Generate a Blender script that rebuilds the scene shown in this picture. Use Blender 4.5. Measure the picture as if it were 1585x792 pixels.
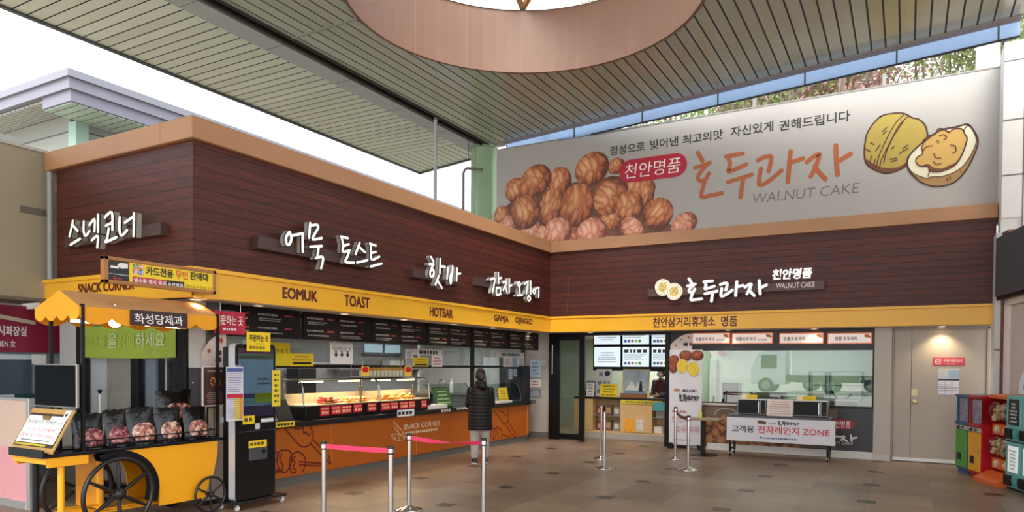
import bpy, bmesh, math, random
from mathutils import Vector, Matrix
for _o in list(bpy.data.objects):
    bpy.data.objects.remove(_o)
SC = bpy.context.scene
COL = SC.collection
PI = math.pi
EYE = 1.65
# ---------------------------------------------------------------- camera
CF, CX, CY = 1091.74, 792.5, 585.94
_th, _ro, _pi = math.radians(29.3013), math.radians(0.41512), math.radians(-1.12203)
FW = Vector((-math.sin(_th)*math.cos(_pi), math.cos(_th)*math.cos(_pi), math.sin(_pi)))
_r0 = Vector((math.cos(_th), math.sin(_th), 0)); _u0 = _r0.cross(FW)
RT = _r0*math.cos(_ro) + _u0*math.sin(_ro)
UP = -_r0*math.sin(_ro) + _u0*math.cos(_ro)
cam = bpy.data.cameras.new('camera'); camo = bpy.data.objects.new('camera', cam); COL.objects.link(camo)
cam.sensor_fit = 'HORIZONTAL'; cam.sensor_width = 36.0; cam.lens = CF/1585*36
cam.shift_y = (CY-396)/1585; cam.clip_start = 0.05; cam.clip_end = 400
camo.matrix_world = Matrix(((RT.x, UP.x, -FW.x, 0), (RT.y, UP.y, -FW.y, 0), (RT.z, UP.z, -FW.z, EYE), (0, 0, 0, 1)))
SC.camera = camo
# ---------------------------------------------------------------- light
SC.view_settings.view_transform = 'Standard'; SC.view_settings.look = 'None'
SC.view_settings.gamma = 1.0; SC.view_settings.use_curve_mapping = False
SC.view_settings.exposure = 0.6
W = bpy.data.worlds.new('overcast_sky'); SC.world = W; W.use_nodes = True
nt = W.node_tree; nt.nodes.clear()
wo = nt.nodes.new('ShaderNodeOutputWorld'); bg = nt.nodes.new('ShaderNodeBackground')
tc = nt.nodes.new('ShaderNodeTexCoord'); sx = nt.nodes.new('ShaderNodeSeparateXYZ'); rp = nt.nodes.new('ShaderNodeValToRGB')
nt.links.new(tc.outputs['Generated'], sx.inputs[0]); nt.links.new(sx.outputs['Z'], rp.inputs[0])
rp.color_ramp.elements[0].position = 0.0; rp.color_ramp.elements[0].color = (0.97, 0.97, 0.97, 1)
rp.color_ramp.elements[1].position = 0.75; rp.color_ramp.elements[1].color = (0.74, 0.86, 1.0, 1)
nt.links.new(rp.outputs[0], bg.inputs[0]); bg.inputs[1].default_value = 1.9
nt.links.new(bg.outputs[0], wo.inputs[0])
def area(name, loc, size, power, col=(1, 1, 1), rot=(0, 0, 0), sy=None):
    l = bpy.data.lights.new(name, 'AREA'); l.energy = power; l.color = col; l.size = size
    if sy: l.shape = 'RECTANGLE'; l.size_y = sy
    o = bpy.data.objects.new(name, l); COL.objects.link(o); o.location = loc; o.rotation_euler = rot
    return o
sun = bpy.data.lights.new('hazy_sun', 'SUN'); sun.energy = 4.5; sun.angle = math.radians(40); sun.color = (1, 0.96, 0.9)
suno = bpy.data.objects.new('hazy_sun', sun); COL.objects.link(suno); suno.rotation_euler = (math.radians(42), 0, math.radians(25))
# ceiling lamps inside the two shops
area('kitchen_lamp', (-9.2, 8.0, 2.33), 1.2, 60, (1, 0.96, 0.9), sy=4)
area('kitchen_lamp', (-9.2, 12.3, 2.33), 1.2, 45, (1, 0.96, 0.9), sy=3)
area('shop_lamp', (-5.4, 16.7, 2.33), 2.0, 60, (1, 0.97, 0.92), sy=1.2)
area('shop_lamp', (-2.2, 16.3, 2.33), 2.6, 34, (0.97, 1.0, 0.94), sy=1.4)

# ---------------------------------------------------------------- pixel rays -> points on real planes
def ray(px, py): return FW + RT*((px-CX)/CF) + UP*((CY-py)/CF)
def onX(px, py, x):
    r = ray(px, py); t = x/r.x; return Vector((x, r.y*t, EYE+r.z*t))
def onY(px, py, y):
    r = ray(px, py); t = y/r.y; return Vector((r.x*t, y, EYE+r.z*t))
def onZ(px, py, z=0.0):
    r = ray(px, py); t = (z-EYE)/r.z; return Vector((r.x*t, r.y*t, z))
class Fr:
    """a flat working frame: u to the right as seen, v up, w towards the viewer"""
    def __init__(s, o, u, v=(0, 0, 1)):
        s.o = Vector(o); s.u = Vector(u).normalized(); s.v = Vector(v).normalized(); s.n = s.u.cross(s.v)
    def P(s, u, v, w=0.0): return s.o + s.u*u + s.v*v + s.n*w
    def px(s, x, y, w=0.0):
        r = ray(x, y); q = s.o + s.n*w - Vector((0, 0, EYE))
        t = q.dot(s.n)/r.dot(s.n); p = Vector((0, 0, EYE)) + r*t - s.o
        return (p.dot(s.u), p.dot(s.v))
def FA(x): return Fr((x, 0, 0), (0, 1, 0))      # faces +X, u = y, v = z
def FB(y): return Fr((0, y, 0), (1, 0, 0))      # faces -Y, u = x, v = z

# ---------------------------------------------------------------- materials
def lin(c):
    c = c/255.0
    return c/12.92 if c <= 0.04045 else ((c+0.055)/1.055)**2.4
def hexc(h): return (lin(int(h[0:2], 16)), lin(int(h[2:4], 16)), lin(int(h[4:6], 16)), 1)
MATS = {}
def M(h, rough=0.5, metal=0.0, noise=0.0, scale=6.0, emit=0.0, spec=0.5, bump=0.0, coat=0.0, stretch=(1, 1, 1)):
    key = (h, rough, metal, noise, scale, emit, spec, bump, coat, stretch)
    if key in MATS: return MATS[key]
    m = bpy.data.materials.new('paint_'+h); m.use_nodes = True
    t = m.node_tree; b = t.nodes['Principled BSDF']
    b.inputs['Base Color'].default_value = hexc(h); b.inputs['Roughness'].default_value = rough
    b.inputs['Metallic'].default_value = metal; b.inputs['Specular IOR Level'].default_value = spec
    b.inputs['Coat Weight'].default_value = coat
    if emit:
        b.inputs['Emission Color'].default_value = hexc(h); b.inputs['Emission Strength'].default_value = emit
    if noise or bump:
        c = t.nodes.new('ShaderNodeTexCoord'); mp = t.nodes.new('ShaderNodeMapping'); n = t.nodes.new('ShaderNodeTexNoise')
        mp.inputs['Scale'].default_value = stretch
        t.links.new(c.outputs['Object'], mp.inputs[0]); t.links.new(mp.outputs[0], n.inputs['Vector'])
        n.inputs['Scale'].default_value = scale; n.inputs['Detail'].default_value = 5
        if noise:
            r = t.nodes.new('ShaderNodeMapRange'); r.inputs['From Min'].default_value = 0.3; r.inputs['From Max'].default_value = 0.7
            r.inputs['To Min'].default_value = 1-noise; r.inputs['To Max'].default_value = 1+noise
            t.links.new(n.outputs['Fac'], r.inputs['Value'])
            x = t.nodes.new('ShaderNodeVectorMath'); x.operation = 'SCALE'; x.inputs[0].default_value = hexc(h)[:3]
            t.links.new(r.outputs[0], x.inputs['Scale']); t.links.new(x.outputs[0], b.inputs['Base Color'])
        if bump:
            bn = t.nodes.new('ShaderNodeBump'); bn.inputs['Strength'].default_value = bump; bn.inputs['Distance'].default_value = 0.01
            t.links.new(n.outputs['Fac'], bn.inputs['Height']); t.links.new(bn.outputs[0], b.inputs['Normal'])
    MATS[key] = m; return m
def glass(name, tint='FFFFFF', refl=1.0, rough=0.0):
    if name in MATS: return MATS[name]
    m = bpy.data.materials.new(name); m.use_nodes = True; t = m.node_tree; t.nodes.clear()
    o = t.nodes.new('ShaderNodeOutputMaterial'); mx = t.nodes.new('ShaderNodeMixShader'); tr = t.nodes.new('ShaderNodeBsdfTransparent')
    gl = t.nodes.new('ShaderNodeBsdfGlossy'); fr = t.nodes.new('ShaderNodeFresnel'); mu = t.nodes.new('ShaderNodeMath')
    tr.inputs[0].default_value = hexc(tint); gl.inputs['Roughness'].default_value = rough; fr.inputs[0].default_value = 1.5
    mu.operation = 'MULTIPLY'; mu.inputs[1].default_value = refl; mu.use_clamp = True
    ge = t.nodes.new('ShaderNodeNewGeometry'); sb = t.nodes.new('ShaderNodeMath'); sb.operation = 'SUBTRACT'; sb.inputs[0].default_value = 1.0; m2 = t.nodes.new('ShaderNodeMath'); m2.operation = 'MULTIPLY'
    t.links.new(ge.outputs['Backfacing'], sb.inputs[1]); t.links.new(mu.outputs[0], m2.inputs[0]); t.links.new(sb.outputs[0], m2.inputs[1])
    t.links.new(fr.outputs[0], mu.inputs[0]); t.links.new(m2.outputs[0], mx.inputs[0]); t.links.new(tr.outputs[0], mx.inputs[1]); t.links.new(gl.outputs[0], mx.inputs[2])
    t.links.new(mx.outputs[0], o.inputs[0]); MATS[name] = m; return m
class NT:
    """small node helper for the procedural surfaces"""
    def __init__(s, name):
        s.m = bpy.data.materials.new(name); s.m.use_nodes = True; s.t = s.m.node_tree; s.b = s.t.nodes['Principled BSDF']
        c = s.t.nodes.new('ShaderNodeTexCoord'); s.obj = c.outputs['Object']; s.uvo = c.outputs['UV']
    def n(s, ty, **k):
        x = s.t.nodes.new(ty)
        for a, b in k.items(): setattr(x, a, b)
        return x
    def l(s, a, b): s.t.links.new(a, b)
    def math(s, op, a, b=None, c=None):
        x = s.n('ShaderNodeMath', operation=op)
        for i, q in enumerate((a, b, c)):
            if q is None: continue
            if isinstance(q, (int, float)): x.inputs[i].default_value = q
            else: s.l(q, x.inputs[i])
        return x.outputs[0]
    def xyz(s, v=None):
        x = s.n('ShaderNodeSeparateXYZ'); s.l(v or s.obj, x.inputs[0]); return x.outputs
    def comb(s, a, b, c=0.0):
        x = s.n('ShaderNodeCombineXYZ')
        for i, q in enumerate((a, b, c)):
            if isinstance(q, (int, float)): x.inputs[i].default_value = q
            else: s.l(q, x.inputs[i])
        return x.outputs[0]
    def noise(s, vec, scale, detail=4, rough=0.55):
        x = s.n('ShaderNodeTexNoise'); s.l(vec, x.inputs['Vector']); x.inputs['Scale'].default_value = scale
        x.inputs['Detail'].default_value = detail; x.inputs['Roughness'].default_value = rough; return x.outputs['Fac']
    def white(s, vec):
        x = s.n('ShaderNodeTexWhiteNoise'); s.l(vec, x.inputs['Vector']); return x.outputs['Value']
    def ramp(s, f, *st):
        x = s.n('ShaderNodeValToRGB'); s.l(f, x.inputs[0]); e = x.color_ramp.elements
        while len(e) < len(st): e.new(0.5)
        for i, (p, h) in enumerate(st): e[i].position = p; e[i].color = hexc(h)
        return x.outputs[0]
    def mix(s, f, a, b, mode='MIX'):
        x = s.n('ShaderNodeMix', data_type='RGBA', blend_type=mode)
        if isinstance(f, (int, float)): x.inputs[0].default_value = f
        else: s.l(f, x.inputs[0])
        for i, q in ((6, a), (7, b)):
            if isinstance(q, str): x.inputs[i].default_value = hexc(q)
            else: s.l(q, x.inputs[i])
        return x.outputs[2]
    def bump(s, h, st=0.4, d=0.01):
        x = s.n('ShaderNodeBump'); x.inputs['Strength'].default_value = st; x.inputs['Distance'].default_value = d
        s.l(h, x.inputs['Height']); s.l(x.outputs[0], s.b.inputs['Normal'])
    def done(s, col=None, rough=0.5, metal=0.0, spec=0.5):
        if col is not None: s.l(col, s.b.inputs['Base Color'])
        if isinstance(rough, (int, float)): s.b.inputs['Roughness'].default_value = rough
        else: s.l(rough, s.b.inputs['Roughness'])
        s.b.inputs['Metallic'].default_value = metal; s.b.inputs['Specular IOR Level'].default_value = spec
        return s.m
def wood_planks(name, axis, pitch, c0, c1, c2, rough=0.45):
    q = NT(name); X = q.xyz(); along = X[axis]
    row = q.math('FLOOR', q.math('DIVIDE', X[2], pitch)); fr = q.math('FRACT', q.math('DIVIDE', X[2], pitch))
    off = q.math('MULTIPLY', q.white(q.comb(row, 3.0)), 9.0)
    g = q.comb(q.math('MULTIPLY', q.math('ADD', along, off), 0.9), q.math('MULTIPLY', X[2], 16.0), row)
    grain = q.noise(g, 2.2, 6, 0.65); fine = q.noise(q.comb(q.math('MULTIPLY', along, 3.0), q.math('MULTIPLY', X[2], 70.0), row), 1.5, 3)
    tone = q.math('ADD', q.math('MULTIPLY', grain, 0.85), q.math('MULTIPLY', q.white(q.comb(row, 7.0)), 0.15))
    tone = q.math('ADD', q.math('MULTIPLY', fine, 0.45), q.math('MULTIPLY', tone, 0.55))
    col = q.ramp(tone, (0.3, c0), (0.5, c1), (0.72, c2))
    kn = q.n('ShaderNodeTexVoronoi'); q.l(q.comb(q.math('MULTIPLY', along, 1.6), q.math('MULTIPLY', X[2], 5.0), row), kn.inputs['Vector'])
    col = q.mix(q.math('LESS_THAN', kn.outputs['Distance'], 0.055), col, c0)
    gap = q.math('LESS_THAN', fr, 0.075)
    col = q.mix(gap, col, '120805')
    q.bump(q.math('SUBTRACT', q.math('MULTIPLY', grain, 0.2), gap), 0.5, 0.006)
    return q.done(col, rough)
def slats(name, axis, pitch, c0, c1, rough, groove=0.07, spec=0.5, metal=0.0):
    q = NT(name); X = q.xyz(); d = q.math('DIVIDE', X[axis], pitch)
    fr = q.math('FRACT', d); row = q.math('FLOOR', d)
    gap = q.math('LESS_THAN', fr, groove)
    o = X[1 if axis == 0 else 0]
    n = q.noise(q.comb(q.math('MULTIPLY', o, 0.8), q.math('MULTIPLY', X[axis], 1.2)), 0.9, 4)
    f = q.math('ADD', q.math('MULTIPLY', q.white(q.comb(row, 1.0)), 0.4), q.math('MULTIPLY', n, 0.6))
    col = q.mix(gap, q.ramp(f, (0.25, c0), (0.75, c1)), '15120f')
    h = q.math('SUBTRACT', q.math('MULTIPLY', q.math('PINGPONG', fr, 0.5), 0.5), gap)
    q.bump(h, 0.35, 0.012)
    rg = q.math('ADD', rough, q.math('MULTIPLY', gap, 0.6))
    return q.done(col, rg, metal, spec)

# ---------------------------------------------------------------- object helpers
def tag(o, label=None, cat=None, group=None, kind=None):
    if label: o['label'] = label
    if cat: o['category'] = cat
    if group: o['group'] = group
    if kind: o['kind'] = kind
    return o
def thing(name, loc, label, cat, group=None):
    o = bpy.data.objects.new(name, None); COL.objects.link(o); o.location = loc
    o.empty_display_size = 0.1
    return tag(o, label, cat, group)
def put(name, me, parent=None):
    o = bpy.data.objects.new(name, me); COL.objects.link(o)
    if parent is not None:
        o.parent = parent
        if parent.type == 'EMPTY': o.matrix_parent_inverse = Matrix.Translation(-Vector(parent.location))
    return o
def dup(root, loc, rz=0.0, label=None, group=None):
    r = root.copy(); COL.objects.link(r); r.location = loc; r.rotation_euler = (0, 0, rz)
    if label: r['label'] = label
    if group: r['group'] = group
    for ch in list(root.children):
        c = ch.copy(); COL.objects.link(c); c.parent = r; c.matrix_parent_inverse = ch.matrix_parent_inverse.copy()
        for g in list(ch.children):
            d = g.copy(); COL.objects.link(d); d.parent = c
    return r
class MB:
    def __init__(s): s.v = []; s.f = []; s.uv = {}
    def add(s, vs, fs):
        o = len(s.v); s.v += [Vector(p) for p in vs]; s.f += [[i+o for i in f] for f in fs]; return s
    def fbox(s, F, u0, u1, v0, v1, w0, w1):
        if u0 > u1: u0, u1 = u1, u0
        if v0 > v1: v0, v1 = v1, v0
        if w0 > w1: w0, w1 = w1, w0
        p = [F.P(u, v, w) for w in (w0, w1) for v in (v0, v1) for u in (u0, u1)]
        return s.add(p, [[0, 2, 3, 1], [4, 5, 7, 6], [0, 1, 5, 4], [2, 6, 7, 3], [0, 4, 6, 2], [1, 3, 7, 5]])
    def box(s, x0, x1, y0, y1, z0, z1): return s.fbox(FB(0), x0, x1, z0, z1, -y1, -y0)
    def quad(s, F, pts, w=0.0): return s.add([F.P(a, b, w) for a, b in pts], [list(range(len(pts)))])
    def prism(s, F, pts, w0, w1):
        a = sum(pts[i][0]*pts[(i+1) % len(pts)][1]-pts[(i+1) % len(pts)][0]*pts[i][1] for i in range(len(pts)))
        if a < 0: pts = pts[::-1]
        if w0 > w1: w0, w1 = w1, w0
        n = len(pts)
        return s.add([F.P(u, v, w0) for u, v in pts]+[F.P(u, v, w1) for u, v in pts],
                     [list(range(n))[::-1], list(range(n, 2*n))]+[[i, (i+1) % n, n+(i+1) % n, n+i] for i in range(n)])
    def cyl(s, p0, p1, r0, r1=None, n=16, cap=True):
        p0 = Vector(p0); p1 = Vector(p1); r1 = r0 if r1 is None else r1
        d = (p1-p0).normalized(); a = d.orthogonal().normalized(); b = d.cross(a)
        vs = [p+(a*math.cos(2*PI*i/n)+b*math.sin(2*PI*i/n))*r for p, r in ((p0, r0), (p1, r1)) for i in range(n)]
        fs = [[i, (i+1) % n, n+(i+1) % n, n+i] for i in range(n)]
        if cap: fs += [list(range(n))[::-1], list(range(n, 2*n))]
        return s.add(vs, fs)
    def tube(s, pts, r, n=8, closed=False, flat=None):
        pts = [Vector(p) for p in pts]; m = len(pts); vs = []; fs = []; ref = None
        for i, p in enumerate(pts):
            t = ((pts[(i+1) % m] if closed or i < m-1 else p) - (pts[i-1] if closed or i > 0 else p)).normalized()
            if ref is None: ref = t.orthogonal().normalized()
            ref = (ref-t*ref.dot(t)).normalized(); b = t.cross(ref)
            rr = r[i] if isinstance(r, (list, tuple)) else r
            vs += [p+(ref*math.cos(2*PI*k/n)+b*math.sin(2*PI*k/n))*rr for k in range(n)]
        for i in range(m if closed else m-1):
            j = (i+1) % m
            fs += [[i*n+k, i*n+(k+1) % n, j*n+(k+1) % n, j*n+k] for k in range(n)]
        if not closed: fs += [list(range(n))[::-1], [(m-1)*n+k for k in range(n)]]
        return s.add(vs, fs)
    def lathe(s, prof, c=(0, 0, 0), n=24, ax=(0, 0, 1)):
        c = Vector(c); d = Vector(ax).normalized(); a = d.orthogonal().normalized(); b = d.cross(a); m = len(prof)
        vs = [c+d*z+(a*math.cos(2*PI*k/n)+b*math.sin(2*PI*k/n))*max(r, 1e-4) for r, z in prof for k in range(n)]
        fs = [[i*n+k, i*n+(k+1) % n, (i+1)*n+(k+1) % n, (i+1)*n+k] for i in range(m-1) for k in range(n)]
        return s.add(vs, fs+[list(range(n))[::-1], [(m-1)*n+k for k in range(n)]])
    def ball(s, c, r, n=12, m=8):
        if not isinstance(r, (tuple, list)): r = (r, r, r)
        c = Vector(c); vs = [c+Vector((0, 0, -r[2]))]
        for i in range(1, m):
            a = -PI/2+PI*i/m
            vs += [c+Vector((math.cos(a)*math.cos(2*PI*k/n)*r[0], math.cos(a)*math.sin(2*PI*k/n)*r[1], math.sin(a)*r[2])) for k in range(n)]
        vs.append(c+Vector((0, 0, r[2]))); L = len(vs)-1
        fs = [[0, 1+(k+1) % n, 1+k] for k in range(n)]
        for i in range(m-2): fs += [[1+i*n+k, 1+i*n+(k+1) % n, 1+(i+1)*n+(k+1) % n, 1+(i+1)*n+k] for k in range(n)]
        return s.add(vs, fs+[[1+(m-2)*n+k, 1+(m-2)*n+(k+1) % n, L] for k in range(n)])
    def stroke(s, F, pts, wd, w0, w1, sm=4):
        """a rounded pen stroke on frame F between depths w0 and w1"""
        pts = [Vector((a, b)) for a, b in pts]
        s.k = getattr(s, 'k', 0)+1
        if abs(w1-w0) < 1e-6: w0 = w1 = w1+0.0003*s.k
        elif s.k > 1: w1 += 0.00025*(s.k % 7)
        if len(pts) > 2 and sm > 1:
            q = []
            for i in range(len(pts)-1):
                a = pts[max(i-1, 0)]; b = pts[i]; c = pts[i+1]; d = pts[min(i+2, len(pts)-1)]
                for k in range(sm):
                    t = k/sm; q.append(0.5*((2*b)+(c-a)*t+(2*a-5*b+4*c-d)*t*t+(3*b-3*c+d-a)*t**3))
            pts = q+[pts[-1]]
        L, Rr = [], []; h = wd/2; m = len(pts)
        for i, p in enumerate(pts):
            d = (pts[min(i+1, m-1)]-pts[max(i-1, 0)])
            d = d.normalized() if d.length > 1e-9 else Vector((1, 0)); nn = Vector((-d.y, d.x))
            if i == 0: d0 = d
            L.append(p+nn*h); Rr.append(p-nn*h)
        n0 = Vector((-d0.y, d0.x)); n1 = Vector((-d.y, d.x))
        capE = [pts[-1]+d*h*math.sin(a)+n1*h*math.cos(a) for a in (PI*k/6 for k in range(1, 6))]
        capS = [pts[0]-d0*h*math.sin(a)-n0*h*math.cos(a) for a in (PI*k/6 for k in range(1, 6))]
        n = len(L); flat = L+Rr+capE+capS; N = len(flat)
        top = [[i, n+i, n+i+1, i+1] for i in range(n-1)]
        top.append([n-1]+[2*n-1]+[2*n+k for k in range(4, -1, -1)])
        top.append([n, 0]+[2*n+5+k for k in range(4, -1, -1)])
        outline = list(range(n))+[2*n+k for k in range(5)]+[n+i for i in range(n-1, -1, -1)]+[2*n+5+k for k in range(5)]
        vs = [F.P(p.x, p.y, w1) for p in flat]; fs = list(top)
        if abs(w1-w0) > 1e-6:
            vs += [F.P(p.x, p.y, w0) for p in flat]
            K = len(outline)
            fs += [[outline[(i+1) % K], outline[i], N+outline[i], N+outline[(i+1) % K]] for i in range(K)]
        return s.add(vs, fs)
    def fblob(s, F, c, rx, ry, w, n=20, rot=0.0, uv=False, seed=None):
        """a flat printed ellipse"""
        ca, sa = math.cos(rot), math.sin(rot); vs = [F.P(c[0], c[1], w)]; U = [(0.5, 0.5)]
        for k in range(n):
            a = 2*PI*k/n; x, y = math.cos(a)*rx, math.sin(a)*ry
            vs.append(F.P(c[0]+x*ca-y*sa, c[1]+x*sa+y*ca, w)); U.append((0.5+math.cos(a)/2, 0.5+math.sin(a)/2))
        o = len(s.v); s.add(vs, [[0, 1+k, 1+(k+1) % n] for k in range(n)])
        for i, t in enumerate(U): s.uv[o+i] = t
        return s
    def build(s, name, mat, parent=None, smooth=False, bevel=0.0, seg=1, kind=None):
        me = bpy.data.meshes.new(name); me.from_pydata([tuple(p) for p in s.v], [], s.f); me.materials.append(mat)
        if s.uv:
            ul = me.uv_layers.new(name='UVMap')
            for lp in me.loops: ul.data[lp.index].uv = s.uv.get(lp.vertex_index, (0, 0))
        if bevel:
            bm = bmesh.new(); bm.from_mesh(me); bmesh.ops.recalc_face_normals(bm, faces=bm.faces)
            ed = [e for e in bm.edges if len(e.link_faces) == 2 and e.calc_face_angle(0) > 0.5]
            bmesh.ops.bevel(bm, geom=ed, offset=bevel, segments=seg, affect='EDGES', profile=0.5, clamp_overlap=True)
            bm.to_mesh(me); bm.free()
        if smooth:
            for p in me.polygons: p.use_smooth = True
            if smooth != 'all': me.set_sharp_from_angle(angle=math.radians(40))
        o = put(name, me, parent)
        if kind: o['kind'] = kind
        return o
def text(mb, F, body, u0, u1, v0, v1, w, bold=0.0, shear=0.0, depth=0.0):
    """lettering stretched to fill the rectangle u0..u1, v0..v1 on frame F"""
    latin = bold > 0 and all(ord(q) < 128 for q in body); em = bold if latin else 0.0
    c = bpy.data.curves.new('t', 'FONT'); c.body = body; c.offset = 0.0 if latin else bold; c.shear = shear; c.resolution_u = 3
    o = bpy.data.objects.new('t', c); me = o.to_mesh()
    xs = [q.co.x for q in me.vertices]; ys = [q.co.y for q in me.vertices]
    x0, x1, y0, y1 = min(xs), max(xs), min(ys), max(ys)
    su = (u1-u0)/max(x1-x0, 1e-6); sv = (v1-v0)/max(y1-y0, 1e-6)
    vs = [F.P(u0+(q.co.x-x0)*su, v0+(q.co.y-y0)*sv, w) for q in me.vertices]
    for k, (ea, eb) in enumerate(((0, 0), (1, .5), (-1, -.5), (1, -.5), (-1, .5)) if em else ((0, 0),)):
        mb.add([q+F.u*(ea*em*su*.9)+F.v*(eb*em*sv*.9)+F.n*(k*.00025) for q in vs], [list(p.vertices) for p in me.polygons])
    if depth:
        cnt = {}
        for p in me.polygons:
            for a, b in p.edge_keys: cnt[(a, b)] = cnt.get((a, b), 0)+1
        back = [q-F.n*depth for q in vs]; N = len(vs)
        mb.add(vs+back, [[a, b, N+b, N+a] for (a, b), k in cnt.items() if k == 1])
    o.to_mesh_clear(); bpy.data.objects.remove(o); bpy.data.curves.remove(c)
    return mb
def tpx(mb, F, body, l, r, w, **k):
    """lettering between two pixel columns: l = (x, top, bottom), r = (x, top, bottom)"""
    u0 = F.px(l[0], (l[1]+l[2])/2, w)[0]; u1 = F.px(r[0], (r[1]+r[2])/2, w)[0]
    v1 = (F.px(l[0], l[1], w)[1]+F.px(r[0], r[1], w)[1])/2; v0 = (F.px(l[0], l[2], w)[1]+F.px(r[0], r[2], w)[1])/2
    return text(mb, F, body, u0, u1, v0, v1, w, **k)
def rpx(F, x0, x1, y0, y1, w=0.0):
    """pixel rectangle -> u0, u1, v0, v1 on frame F"""
    ym = (y0+y1)/2; xm = (x0+x1)/2
    return F.px(x0, ym, w)[0], F.px(x1, ym, w)[0], F.px(xm, y1, w)[1], F.px(xm, y0, w)[1]
def lines(mb, F, u0, u1, v0, v1, rows, w, fill=0.5, seed=1, lo=0.5, align='l'):
    """unreadable small print: rows of short dashes"""
    r = random.Random(seed); h = (v1-v0)/rows
    for i in range(rows):
        y = v1-(i+0.5)*h; end = u0+(u1-u0)*r.uniform(lo, 1.0); x = u0
        if align == 'c': d = (u1-end)/2; x += d; end = u1-d
        while x < end:
            l = h*fill*r.uniform(0.6, 1.5); l = min(l, end-x)
            if l > 0.001: mb.quad(F, [(x, y-h*fill/2), (x+l, y-h*fill/2), (x+l, y+h*fill/2), (x, y+h*fill/2)], w)
            x += l+h*fill*0.45
    return mb
# ================================================================ SETTING
XA, YB, YC = -6.81, 13.80, 5.01          # the three facade planes of the food stalls
ZB0, ZB1, ZW, ZF = 2.365, 2.69, 4.08, 4.32   # band bottom / band top / wood top / cap top
ZC = 6.73                                 # canopy soffit
def struct(name, mb, mat, parent=None, **k): return mb.build(name, mat, parent, kind='structure', **k)
# ---- materials of the setting
def floor_mat():
    q = NT('stone_tiles'); X = q.xyz(); p = 1.43
    ax = q.math('ADD', X[0], 6.14+p*20); ay = q.math('ADD', X[1], -6.83+p*20)
    fx = q.math('FRACT', q.math('DIVIDE', ax, p/2)); fy = q.math('FRACT', q.math('DIVIDE', ay, p/2))
    ix = q.math('FLOOR', q.math('DIVIDE', ax, p/2)); iy = q.math('FLOOR', q.math('DIVIDE', ay, p/2))
    d = lambda f: q.math('PINGPONG', f, 0.5)
    grout = q.math('MAXIMUM', q.math('LESS_THAN', d(fx), 0.007), q.math('LESS_THAN', d(fy), 0.007))
    gx = q.math('PINGPONG', ax, p/2); gy = q.math('PINGPONG', ay, p/2)
    ins = q.math('MULTIPLY', q.math('LESS_THAN', gx, 0.105), q.math('LESS_THAN', gy, 0.105))
    n = q.noise(q.obj, 0.55, 6, 0.6); n2 = q.noise(q.obj, 9.0, 4); n3 = q.noise(q.obj, 60.0, 2)
    t = q.white(q.comb(ix, iy))
    f = q.math('ADD', q.math('MULTIPLY', n, 0.62), q.math('ADD', q.math('MULTIPLY', n2, 0.18), q.math('MULTIPLY', t, 0.20)))
    c = q.ramp(f, (0.30, '745C4A'), (0.5, '917864'), (0.68, 'A68D77'))
    c = q.mix(q.math('MULTIPLY', n3, 0.25), c, '5A4A3B')
    c = q.mix(q.math('MULTIPLY', grout, 0.55), c, '4E4236'); c = q.mix(q.math('MULTIPLY', ins, 0.92), c, '3A2E26')
    q.bump(q.math('SUBTRACT', q.math('MULTIPLY', n2, 0.3), grout), 0.12, 0.004)
    return q.done(c, q.math('ADD', 0.28, q.math('MULTIPLY', n2, 0.22)), spec=0.45)
m_floor = floor_mat()
m_woodA = wood_planks('dark_boards_a', 1, 0.115, '2C0E08', '4C1A10', '6C2E1E', 0.55)
m_woodB = wood_planks('dark_boards_b', 0, 0.115, '2C0E08', '4C1A10', '6C2E1E', 0.55)
m_cap = M('AE7F59', 0.55, noise=0.06, scale=1.5)
m_yel = M('F2B32C', 0.35, noise=0.03, scale=2.0)
m_blk = M('0D0D0F', 0.35, spec=.3); m_dark = M('262425', 0.45, spec=.3)
m_soff = M('C9C2B8', 0.6); m_white = M('EDEBE8', 0.5); m_chrome = M('D8D8D8', 0.16, 1.0); m_steel = M('B9BBBD', 0.3, 1.0)
m_lettr = M('5A1416', 0.4)
# ---- ground
struct('floor', MB().box(-30, 30, -3.5, 40, -0.12, 0), m_floor)
struct('ground', MB().box(-60, 60, -70, -3.5, -0.12, -0.01), M('CFCBC2', 0.9, noise=0.06, scale=0.7))
# ---- wooden upper boxes over the stalls
struct('wall_left', MB().box(XA-0.14, XA-0.02, YC+0.02, YB+0.14, ZB0, ZW), m_woodA)
struct('wall_front', MB().box(-9.50, XA-0.14, YC+0.02, YC+0.14, ZB0, ZW), m_woodB)
struct('wall_back', MB().box(XA-0.14, 1.215, YB+0.02, YB+0.14, ZB0, ZW), m_woodB)
struct('trim_1', MB().box(XA-0.5, XA+0.05, YC-0.04, YB-0.05, ZW, ZF), m_cap, bevel=0.008)
struct('trim_2', MB().box(-9.66, XA-0.5, YC-0.04, YC+0.5, ZW, ZF), m_cap, bevel=0.008)
struct('trim_3', MB().box(XA-0.5, 1.225, YB-0.05, YB+0.32, ZW, ZF), m_cap, bevel=0.008)
def band(name, F, u0, u1, ret=None):
    b = MB().fbox(F, u0, u1, ZB0, ZB1, -0.02, 0.0)
    b.fbox(F, u0, u1, ZB1-0.035, ZB1+0.012, 0.0, 0.028).fbox(F, u0, u1, ZB0, ZB0+0.02, 0.0, 0.016)
    if ret: ret(b)
    return struct(name, b, m_yel, bevel=0.003)
bandA = band('trim_4', FA(XA), YC-0.0, YB)
bandC = band('trim_5', FB(YC), -9.82, XA, lambda b: b.box(-9.84, -9.82, YC-0.02, YC+0.3, ZB0, ZB1))
bandB = band('trim_6', FB(YB), XA, 1.22, lambda b: b.box(1.215, 1.235, YB-0.02, YB+0.3, ZB0, ZB1))
FAb, FBb, FCb = FA(XA), FB(YB), FB(YC)
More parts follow.
